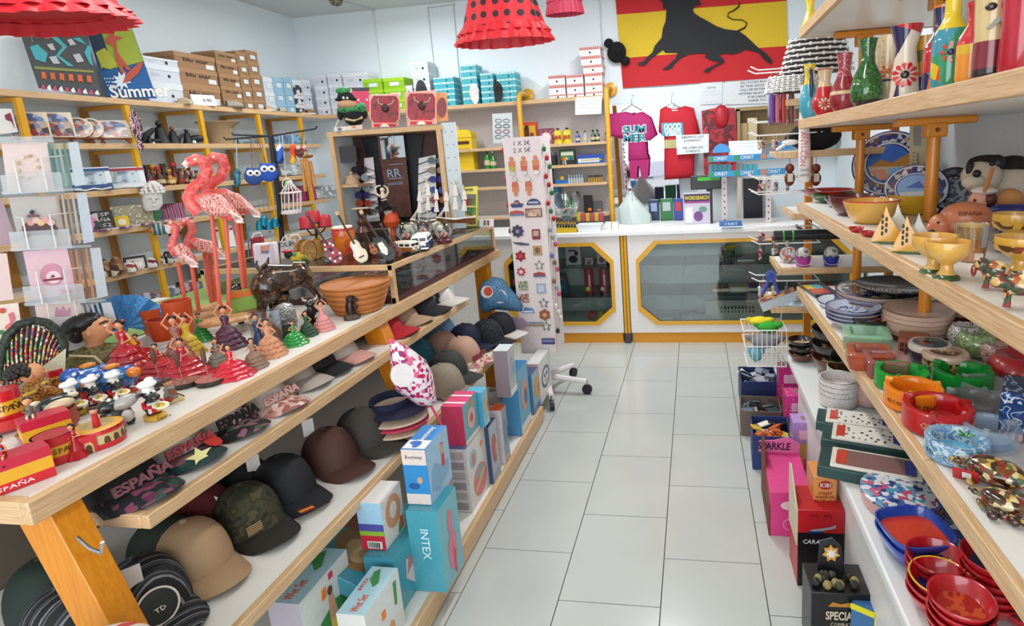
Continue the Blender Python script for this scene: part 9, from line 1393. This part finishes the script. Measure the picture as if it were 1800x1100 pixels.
piled('wavy_trivet','wavy edged trivet printed with flowers','trivet',4,1584,884,Z50,132,9,.0085,[(.97,0),(1,.3),(1,.9),(.98,1),(.0,1)],[FLW],'floral trivets',bd=(('pink_edge',[(1.004,.0),(1.008,.3),(1.004,.5)],C('c8948c')),))
for lb,px,py,rz,m in(('blue and white square trivet by the floral trivets',1618,905,.5,PM('scribble',['22408a','c8ccd4','3a5a9a'],14,.25,.4)),('blue, white and tan square trivet near the shelf edge',1660,935,.6,PM('patch',['c8ccd4','22408a','c8a878','d0d4d8','3a5a9a'],36,.25,.4))):f=Fr(at(px,py,z=Z50));T=TH('square_trivet',lb,'trivet',f.b,rz,'square trivets');PT(T,'tile',MB().box((0,0,.006),(.15,.15,.012),m),bev=.003);PT(T,'cork_base',MB().box((0,0,.001),(.145,.145,.002),M('8a6a44',.8)))
sqb=lambda r,n=28:[(r*math.copysign(abs(cos(a))**.55,cos(a)),r*math.copysign(abs(sin(a))**.55,sin(a)))for a in[2*PI*i/n for i in range(n)]]
for i in range(2):
 f=Fr(at(1606,972,z=Z50));T=TH('square_bowl',f'rounded square cobalt blue bowl, {["lower", "upper, painted red and yellow inside"][i]} of two','bowl',f.b+Vector((0,0,i*.022)),.2,'cobalt square bowls');r=56*f.k
 PT(T,'bowl',MB().lo([[(x*s*r,y*s*r,z)for x,y in sqb(1)]for s,z in((.62,0),(.82,.012),(1,.05),(1,.053),(.95,.053),(.78,.02),(.6,.012))],C('1f3f9a')))
 if i:PT(T,'red_picture',MB().lo([[(x*s*r,y*s*r,z)for x,y in sqb(1)]for s,z in((.84,.032),(.76,.021),(.3,.017))],C('c8381c')));flat(T,'yellow_picture',[([(.02,-.04),(.05,-.045),(.055,.045),(.01,.04)],C('d89c14')),(rect(-.03,-.02,.005,.02),C('5a4a2a')),(rect(-.052,-.04,-.036,.04),C('22308a'))],loc=(0,0,.0245))
RB=[(.5,0),(.78,.3),(1,.92),(1.01,1),(.95,1),(.74,.42),(.45,.16),(.0,.14)]
for lb,n,px,py,w,bd in(('red bowl of the far left pile',3,1642,1030,96,C('c8342a')),('yellow rimmed red bowl of the middle pile',3,1648,1068,100,C('1c2a6a')),('red bowl of the tall right pile',6,1738,1068,100,C('1a3a6a')),('orange red daisy bowl of the nearest pile',5,1684,1130,104,PM('cloud',['a82418','c8502a','b02a1c'],30,.2,.5))):
 piled('red_bowl',lb,'bowl',n,px,py,Z50,w,36,.017,RB,[C('b01620')],'red bowls on the bench',bd=inside(bd,.3,.8)+(('rim',[(.95,.99),(1.0,1.03),(1.02,.98)],C('d8b82a' if'yellow' in lb else'a81420')),('centre',[(.2,.2),(.0,.24)],C('d8a02a'))))
pot('pale_bowl','pale cream bowl with a red edge at the lower right corner','bowl',1800,1098,Z50,76,34,RB,C('a81824'),bd=inside(C('cfc0a4'),.5,.92))
# floor goods in front of the bench
def carton(name,lb,q0,z0,w,d,h,rz,m,ms=None,art=None,group=None,open_=None,top=0):
 p=at(*q0,z=z0+(h if top else 0))+Vector((0,d/2 if top else 0,0));p.z=z0;T=TH(name,lb,'box',p,rz,group)
 if open_:PT(T,'walls',MB().box((0,-d/2,h/2),(w,.006,h),m).box((0,d/2,h/2),(w,.006,h),m).box((-w/2,0,h/2),(.006,d,h),m).box((w/2,0,h/2),(.006,d,h),m).box((0,0,.004),(w,d,.008),m))
 else:PT(T,'carton',MB().box((0,0,h/2),(w,d,h),m,ms),bev=.002)
 if art:art(T,w,h,d)
 return T
def fill(cs,n,kind):
 def fn(T,w,h,d):
  random.seed(n);b=MB()
  for i in range(n):b.at((RU(-.4,.4)*w,RU(-.4,.4)*d,h*RU(.55,.98)),(RU(-.5,.5),RU(-.5,.5),RU(0,3))).box((0,0,0),(w*.3,d*.18,.006),M(random.choice(cs),.4))
  PT(T,kind,b)['kind']='stuff'
 return fn
carton('crate','navy blue open carton of grey wrapped souvenirs on the far floor',(1332,705),.0,.2,.22,.17,0,M('1c2a5a'),art=fill(['8a94a0','b8bcc4','5a6474','3a4454'],26,'contents'),open_=1)
carton('tray_box','grey brown open carton of silver trinkets in front of the navy one',(1336,752),.0,.2,.18,.14,-.05,M('6a5a4e',.6),art=fill(['6a7480','9aa0a4','3a4650'],22,'contents'),open_=1)
carton('tray_box','navy open carton of yellow and white leaf toys',(1354,806),.0,.17,.2,.17,-.05,M('22346a'),art=fill(['d8b82a','e0dccc','c8602a','2a2a24'],30,'contents'),open_=1)
def doll(T,w,h,d):flat(T,'window_print',[(rect(-w*.36,h*.12,w*.36,h*.62),M('b89a4a',.3)),(ell(w*.12,h*.12,12,0,h*.45),M('d88a70')),(rect(-w*.15,h*.14,w*.15,h*.34),M('c8386a')),(rect(-w*.3,h*.7,w*.3,h*.86),N('e0b0c8'))],FRONT,(0,-d/2-.0006,0));flat(T,'top_print',[(ell(w*.2,d*.25,12),N('8a6a5a'))],loc=(0,0,h+.0004))
for lb,q,h,c in(('pink spotted doll box with a window, far one beside the bench',(1388,730),.30,'c02a78'),('second pink doll box, in front of the far one',(1402,780),.28,'cc3080'),('lilac doll box with pale blue print, third from the far end',(1416,830),.27,'a88ac0')):carton('doll_box',lb,q,0,.13,.09,h,.0,PM('speck',['e0a0c8',c],60,.35,th=.2),art=doll,group='doll boxes beside the bench')
def spark(T,w,h,d):PT(T,'header',MB().lo([[(x*w,d*.45,h+z)for x,z in((-.62,.0),(.5,.0),(.52,.04),(.2,.07),(-.2,.055),(-.6,.05))],[(x*w,d*.47,h+z)for x,z in((-.62,.0),(.5,.0),(.52,.04),(.2,.07),(-.2,.055),(-.6,.05))]],N('d06a9a')));text(T,'SPARKLE',.045,M('3a1c3a'),(-.03,d*.45-.002,h+.028),UP,w=w*.9,bold=.001,shear=.1);PT(T,'side_wing',MB().lo([[(-w*.5-o,y*d,z)for y,z in((-.5,0),(.5,0),(.5,h),(.4,h+.1),(.2,h+.12),(0,h*.9),(-.5,h*.7))]for o in(0,.006)],M('6a3420',.7)));flat(T,'heart_print',[(ell(w*.25,h*.1,14,0,h*.7),N('e0c0cc')),(ell(w*.2,h*.14,16,0,h*.28),N('e070a8')),(ell(w*.16,h*.11,16,0,h*.28),N('cc3a7a'))],FRONT,(0,-d/2-.0006,0))
carton('sparkle_display','pink lettered cardboard display with a brown side wing, beside the bench',(1380,900),0,.15,.3,.19,-.02,M('cc3a7c',.45),art=spark)
def kib(T,w,h,d):flat(T,'front_print',[(rect(-w*.49,0,w*.49,h*.3),M('b8202a',.35)),(ell(w*.3,h*.09,16,0,h*.83),M('a8202a',.35))],FRONT,(0,-d/2-.0006,0));text(T,'KIBI',h*.12,WHITE,(0,-d/2-.003,h*.83),UP);text(T,'STREET\nWARRIORS\nMODEL GUN',h*.075,M('7a2418'),(0,-d/2-.002,h*.58),UP);text(T,'METAL',h*.09,WHITE,(w*.2,-d/2-.003,h*.12),UP);PT(T,'gun_print',MB().box((w*.05,-d/2-.001,h*.38),(w*.5,.002,h*.05),N('7a4a3a')).box((w*.2,-d/2-.001,h*.33),(w*.12,.002,h*.1),N('7a4a3a')))
carton('toy_carton','orange toy carton with a red oval logo, standing in the red one',(1450,838),.2,.075,.1,.18,.05,N('d08a4a'),art=kib,top=1)
def carb(T,w,h,d):
 H=h-.135;PT(T,'black_print',MB().box((0,-d/2-.0006,H/2+.025),(w*.99,.0012,H+.05),M('140a10',.35)));g=.135
 flat(T,'front_print',[([(-w*.25,H+g*.45),(w*.2,H+g*.55),(w*.32,H+g*.62),(w*.3,H+g*.52),(-w*.1,H+g*.4)],M('9a9aa4',.3)),([(-w*.28,H+g*.42),(w*.05,H+g*.44),(w*.05,H+g*.38),(-w*.26,H+g*.37)],M('22346a',.3))],FRONT,(0,-d/2-.0012,0));text(T,'CARABINA',g*.17,WHITE,(-w*.05,-d/2-.003,H+g*.13),UP,w=w*.7,shear=.2);text(T,'Nº2   Nº2',g*.13,M('5a1018'),(0,-d/2-.002,H+g*.84),UP);PT(T,'side_panel',MB().lo([[(-w*.5-o,y*d,z)for y,z in((-.5,H),(.5,H),(.5,h+.09),(.3,h+.1),(-.5,h))]for o in(0,.004)],M('c8bca0')))
carton('toy_carton','red and black display carton lettered for toy carbines',(1443,897),.0,.15,.14,.29,.02,M('b01820',.35),art=carb,top=1)
def spec(T,w,h,d):text(T,'SPECIAL',h*.17,N('c8b8a0'),(0,-d/2-.002,h*.66),UP,w=w*.52,bold=.001);text(T,'COMBAT',h*.085,N('b8a890'),(0,-d/2-.002,h*.53),UP,w=w*.36);flat(T,'wing_print',[([(-w*.22,h*.8),(w*.22,h*.8),(w*.14,h*.87),(0,h*.84),(-w*.14,h*.87)],N('b87a2a')),(rect(-w*.3,h*.1,-w*.05,h*.38),M('24324a',.3))],FRONT,(0,-d/2-.0006,0));PT(T,'header',MB().lo([[(x*w,d*.2+z*.2,h+z)for x,z in((-.28,0),(.2,0),(.15,.075),(.0,.1),(-.22,.09))],[(x*w,d*.2+z*.2+.004,h+z)for x,z in((-.28,0),(.2,0),(.15,.075),(.0,.1),(-.22,.09))]],N('15151a')));PT(T,'emblem',MB().at((-w*.04,d*.2+.008,h+.058),(PI/2-.2,0,0)).pz(star(.026,.017,7),.004,N('c8903a')).pz(star(.016,.009,7),.006,N('d8d0c8')));PT(T,'toy_soldiers',PMB(w,d,h))['kind']='stuff'
def PMB(w,d,h):
 b=MB();random.seed(4)
 for i in range(14):b.ba((RU(-.4,.4)*w,RU(-.4,.0)*d,h+.012),(.014,.012,.014),M(random.choice(['3a3c24','5a4a2a','1c1a18','8a7a4a']),.5),6,5)
 return b
carton('toy_carton','black display carton lettered special combat, nearest on the floor',(1478,1043),.0,.165,.12,.22,.03,M('141214',.35),art=spec,top=1);carton('toy_carton','black and pink open carton behind the special combat one',(1420,1000),.0,.1,.06,.24,.02,N('1c1418'),art=lambda T,w,h,d:PT(T,'pink_flap',MB().box((-w*.3,-d*.5,h*.96),(w*.5,.006,h*.1),M('c8706a'))))
carton('toy_carton','blue box with a bright yellow slanted edge at the bottom of the picture',(1528,1072),.0,.07,.05,.2,-.5,N('3a6a9a'),top=1,art=lambda T,w,h,d:PT(T,'yellow_edge',MB().box((0,-d/2-.002,h*.97),(w*1.02,.006,.014),N('d8d01c')).box((w*.48,-d/2-.002,h*.5),(.012,.006,h),N('d8d01c'))))
# end unit with hooks beyond the right shelves
T=EU=TH('hook_unit','white wire hook unit with small pine shelves at the far end of the right wall','shelves');EY0,EY1=3.06,3.42
EZ=[]
for z,x0 in((1.70,.47),(1.437,.435),(1.113,.505),(.818,.435),(.60,.40)):board('shelf',x0,1.15,EY0,EY1,z,.03,parent=EU,faces=('x0','y0'))
for x in(.66,1.12):PT(EU,'post',MB().box((x,EY1+.02,1.0),(.04,.04,1.98),OR2))
PT(EU,'base_board',MB().box((.79,3.24,.05),(.7,.34,.1),N('d8d2ca')))
for z in(1.86,1.6,1.53,1.30,1.22,1.02,.95,.74):
 for y in(EY0+.05,EY0+.2):PT(EU,'wire_hook',MB().tu([(.66,EY1,z),(.66,y,z),(.34,y,z),(.30,y,z+.02)],.004,WHITE,6))
random.seed(77);CHM=['8a8e94','b8bcc0','3a3c44','7a4a3a','c8a878','5a6a8a','a8a4a0','d0d0d4','8a2a2a','4a3a34'];CNM=['grey','silver','charcoal','rust','sand','slate blue','ash','pale silver','dark red','brown'];RNM=['upper','second','third','fourth','lowest']
for r,z in enumerate((1.53,1.30,1.02,.95,.74)):
 for j in range(5):
  i=random.randrange(10);S=TH('hanging_trinket',f'{CNM[i]} trinket on the {RNM[r]} hook row of the end unit, {NTH[j]} from the aisle','trinket',(.345+j*.036,EY0+.05+(.15 if j%2 else 0),z-.004),0,'trinkets on the wire hooks');h=random.uniform(.04,.075)
  PT(S,'cord',MB().tu([(0,0,0),(0,0,-.02)],.0015,M('c8c0b8'),4));PT(S,'charm',MB().la([(.001,-.02-h),(.011,-.02-h*.8),(.008,-.02-h*.4),(.013,-.02-h*.15),(.001,-.02)],PM('patch',[CHM[i],CHM[(i+3)%10],CHM[i]],90,.3),8))
def eg(name,lb,cat,px,py,z,fn,y=EY0+.09,group=None):b=at(px,py,y=y);b.z=z;S=TH(name,lb,cat,b,0,group);fn(S,mpp(b));return S
def lamp(S,k,w0=58,w1=44,hh=58):
 PT(S,'cone',MB().la([(w0*k,0),(w0*.96*k,hh*.4*k),(w1*k,hh*k)],M('2a2220',.7),24,sy=.5));
 for i in range(7):
  t=i/6;r=(w0+(w1-w0)*t)*k;PT(S,'white_cord',MB().tu([(r*1.03*cos(a),r*.53*sin(a),(3+t*(hh-6))*k)for a in[2*PI*j/30 for j in range(31)]],1.7*k,M('d8d4d0',.6),5));b=MB()
  for j in range(15):a=2*PI*(j+.5*(i%2))/15;b.ba((r*1.05*cos(a),r*.55*sin(a),(3+t*(hh-6))*k),3.2*k,M('e2dedb',.6),6,5)
  PT(S,'pompom_row',b)['kind']='stuff'
eg('pompom_basket','large dark basket shade ringed with white pompom cords, hanging by the flag','basket',1436,92,1.83,lamp);eg('pompom_basket','flatter second basket shade with white pompoms below the large one','basket',1396,136,1.735,lambda S,k:lamp(S,k,46,40,30),EY0+.05)
f=Fr(at(1413,330,y=2.98));f.b=at(1413,322,y=2.98);T=f.TH('toy_bat','white toy bat with red and black lettering hung at the end of the shelves','bat');k=f.k;PT(T,'bat',MB().tu([f(1414,320),f(1414,316),f(1414,250),f(1413,200),f(1413,150)],[8*k,10.5*k,10*k,7.5*k,5*k],M('e4dcd6',.3,coat=.4),16));text(T,'ANTI-CON',12*k,N('c01c24'),f(1411,262,-.037),(PI/2,PI/2,0),w=58*k);text(T,'SPECIAL',9*k,N('c01c24'),f(1419,258,-.035),(PI/2,PI/2,0),w=44*k);text(T,'100%',8*k,BLACK,f(1414,299,-.038),UP,w=15*k);text(T,'GARANTI',6*k,BLACK,f(1414,308,-.038),UP,w=17*k);PT(T,'loop',MB().tu([f(1413,150),f(1413,120,.03)],.002,BLACK,5))
eg('fur_hat','big black furry hat on the pine shelf of the end unit','hat',1436,262,1.438,lambda S,k:(PT(S,'crown',MB().ba((0,.06,24*k),(46*k,36*k,26*k),M('121013',.95,bump=.6,bs=400),16,10)),PT(S,'ear_flap',MB().ba((-40*k,.02,22*k),(14*k,12*k,12*k),M('121013',.95,bump=.6,bs=400),10,7))))
eg('white_spoon','white plastic spoon ornament lying before the furry hat','spoon',1388,255,1.438,lambda S,k:PT(S,'spoon',MB().ba((0,-.02,16*k),(15*k,5*k,5*k),WHITE,10,6).tu([(-8*k,-.02,14*k),(-24*k,-.02,4*k)],3*k,WHITE,6)),EY0+.06)
for i,(lb,px,c)in enumerate((('violet wrapped stick toy hanging beside the notices',1356,'6a4aa0'),('pink and clear wrapped toy hanging beside the violet one',1366,'c8607a'),('red wrapped toy hanging beside the brown figure',1377,'b8382a'),('brown wooden figure hanging at the end unit',1391,'7a3c24'))):eg('wrapped_toy',lb,'toy',px,216,at(px,216,y=EY0+.03).z,lambda S,k:(PT(S,'body',MB().tu([(0,0,0),(0,0,40*k),(0,0,66*k)],[4.5*k,5*k,3*k],N(c),8)),PT(S,'wrapper',MB().box((0,0,36*k),(13*k,.02,78*k),GLASS('f0ecf0',.1))),PT(S,'loop',MB().tu([(0,0,66*k),(0,0,84*k)],.002,CHROME,5))),EY0+.03,'wrapped toys by the hooks')
for i,px in enumerate((1388,1434)):eg('leather_figure',f'brown leather keyring figure with a pale label, {["left", "right"][i]} of the white bat','keyring',px,324,at(px,324,y=EY0+.01).z,lambda S,k:(PT(S,'body',MB().ba((0,0,10*k),(9*k,6*k,13*k),N('6a2a1c'),10,7)),PT(S,'head',MB().ba((0,0,28*k),(8*k,7*k,8*k),N('6a2a1c'),10,7)),PT(S,'label',MB().box((0,-6.5*k,12*k),(9*k,.003,14*k),M('c8bcb0'))),PT(S,'loop',MB().tu([(0,0,34*k),(0,0,50*k)],.002,CHROME,5))),EY0+.01,'leather figures')
for i,(px,c,n)in enumerate(((1411,'a83a8c','magenta'),(1460,'2a3a9c','cobalt blue'))):eg('toy_bucket',f'{n} toy bucket with clear wrapped shells on the low pine shelf','bucket',px,486,.819,lambda S,k:(PT(S,'bucket',MB().la([(11*k,0),(14*k,16*k),(13*k,16*k),(.0005,4*k)],M(c,.35),18)),PT(S,'handle',MB().tu([(14*k*cos(a),-14*k,12*k-9*k*sin(a))for a in[PI*j/8 for j in range(9)]],.003,N('c8a0d0'),5)),PT(S,'wrapped_shells',MB().ba((0,0,22*k),(12*k,11*k,11*k),PM('cloud',['b8b4b0','d8d0cc','8a7a70'],40,.15),10,7))),EY0+.07,'toy buckets')
eg('shell_bag','cellophane bag of red and white shells left of the magenta bucket','bag',1388,470,.819,lambda S,k:PT(S,'bag',MB().ba((0,.05,14*k),(16*k,14*k,14*k),PM('patch',['c8c4c4','b8584a','8a8a8c','d8d4d4'],50,.12),10,7)),EY0+.12)
eg('bracelet_roll','black velvet bracelet roll with green bands below the pine shelf','display stand',1420,448,1.0,lambda S,k:(PT(S,'roll',MB().tu([(-58*k,0,0),(52*k,0,0)],9*k,BLACK,12)),[PT(S,'bracelet',MB().at((x*k,0,0),(0,PI/2,0)).la([(9.6*k,-1.5*k),(10.4*k,0),(9.6*k,1.5*k)],N('3a9a3a'),14,cap=False))for x in(-42,-26)],PT(S,'support',MB().tu([(0,0,0),(0,.34,.0)],.01,BLACK,6))),EY0-.0)
eg('flat_box','white and blue board game box leaning out under the hooks','box',1372,552,.601,lambda S,k:(PT(S,'carton',MB().at((-4*k,0,10*k),(0,-.35,0)).box((0,0,0),(64*k,.08,16*k),N('b8c0c8'))),PT(S,'printed_top',MB().at((-7*k,0,18.5*k),(0,-.35,0)).box((0,0,0),(63*k,.078,1.5*k),PM('patch',['c8863a','8a3a5a','d8b04a','6a5a4a'],40,.4)))),EY0+.05)
eg('toy_clip','blue plastic letter shaped toy hanging at the hook ends','toy',1355,515,at(1355,515,y=EY0).z,lambda S,k:(PT(S,'legs',MB().tu([(-13*k,0,0),(0,0,34*k)],3.4*k,N('3a4ea8'),7).tu([(13*k,0,0),(0,0,34*k)],3.4*k,N('3a4ea8'),7)),PT(S,'ring',MB().at((0,0,32*k),(PI/2,0,0)).la([(5*k,-3*k),(9*k,-3*k),(9*k,3*k),(5*k,3*k)],N('3a4ea8'),14,cap=False))),EY0)
p=at(1345,634,y=2.98);T=TH('wire_basket','white wire basket of bright plush toys hung beside the end of the bench','basket',(p.x,3.0,p.z));w,d,h=.20,.2,.2
for z in(0,h*.55,h):PT(T,'rim_wire',MB().tu([(-w/2-z*.1,-d/2,z),(w/2,-d/2,z),(w/2,d/2,z),(-w/2-z*.1,d/2,z),(-w/2-z*.1,-d/2,z)],.0035,WHITE,5))
for i in range(9):PT(T,'upright_wire',MB().tu([(-w/2+w*i/8,-d/2,0),(-w/2+w*i/8-(.02 if i==0 else 0),-d/2,h)],.0022,WHITE,5).tu([(-w/2+w*i/8,d/2,0),(-w/2+w*i/8,d/2,h)],.0022,WHITE,5))
for i in range(8):PT(T,'floor_wire',MB().tu([(-w/2,-d/2+d*i/7,.002),(w/2,-d/2+d*i/7,.002)],.002,WHITE,5))
PT(T,'hanging_wire',MB().tu([(w/2,d/2,h),(.46-p.x,.07,.61-p.z)],.003,WHITE,5))
for lb,o,r,c in(('grey plush dolphin toy in the wire basket',(.0,-.03,.12),(.08,.06,.04),'77777c'),('bright green plush toy in the wire basket',(.02,.02,.18),(.06,.05,.035),'2f9a2a'),('yellow plush toy on top in the wire basket',(-.02,.05,.205),(.06,.04,.025),'d8c41c'),('light blue packet at the bottom of the wire basket',(-.05,-.04,.05),(.035,.04,.045),'6aa8b8')):S=TH('plush_toy',lb,'plush toy',Vector(T.location)+Vector(o),0,'plush toys in the basket');PT(S,'body',MB().ba((0,0,0),r,M(c,.85),12,8));PT(S,'head',MB().ba((r[0]*.8,-r[1]*.3,r[2]*.5),tuple(x*.5 for x in r),M(c,.85),10,7));PT(S,'fin',MB().ba((-r[0]*.9,0,r[2]*.4),(r[0]*.4,r[1]*.2,r[2]*.5),M(c,.85),8,5))
for i,(px,py)in enumerate(((1392,590),(1416,580),(1412,604),(1432,596),(1428,572))):f=Fr(at(px,py,z=.602));f.b.y=max(f.b.y,EY0+.04);f.b.z=.601;S=f.TH('boxed_sunglasses',f'clear box holding black sunglasses beyond the bench, {NTH[i]} counted from the aisle','sunglasses','boxed sunglasses');PT(S,'case',MB().box((0,0,.03),(.075,.05,.06),GLASS('eef2f4',.25)));[PT(S,'lens',MB().ba((x,-.01,.035),(.016,.004,.013),BLACK,10,6))for x in(-.018,.018)];PT(S,'bridge',MB().tu([(-.03,-.006,.04),(.03,-.006,.04)],.003,BLACK,5))
pot('red_scarf','bright red folded cloth lying at the far end of the bench','cloth',1446,612,Z50,46,20,[(1,0),(.95,.4),(.6,.9),(.0,1)],PM('cloud',['c8281c','a81c14','d8402a'],40,.7),n=14)
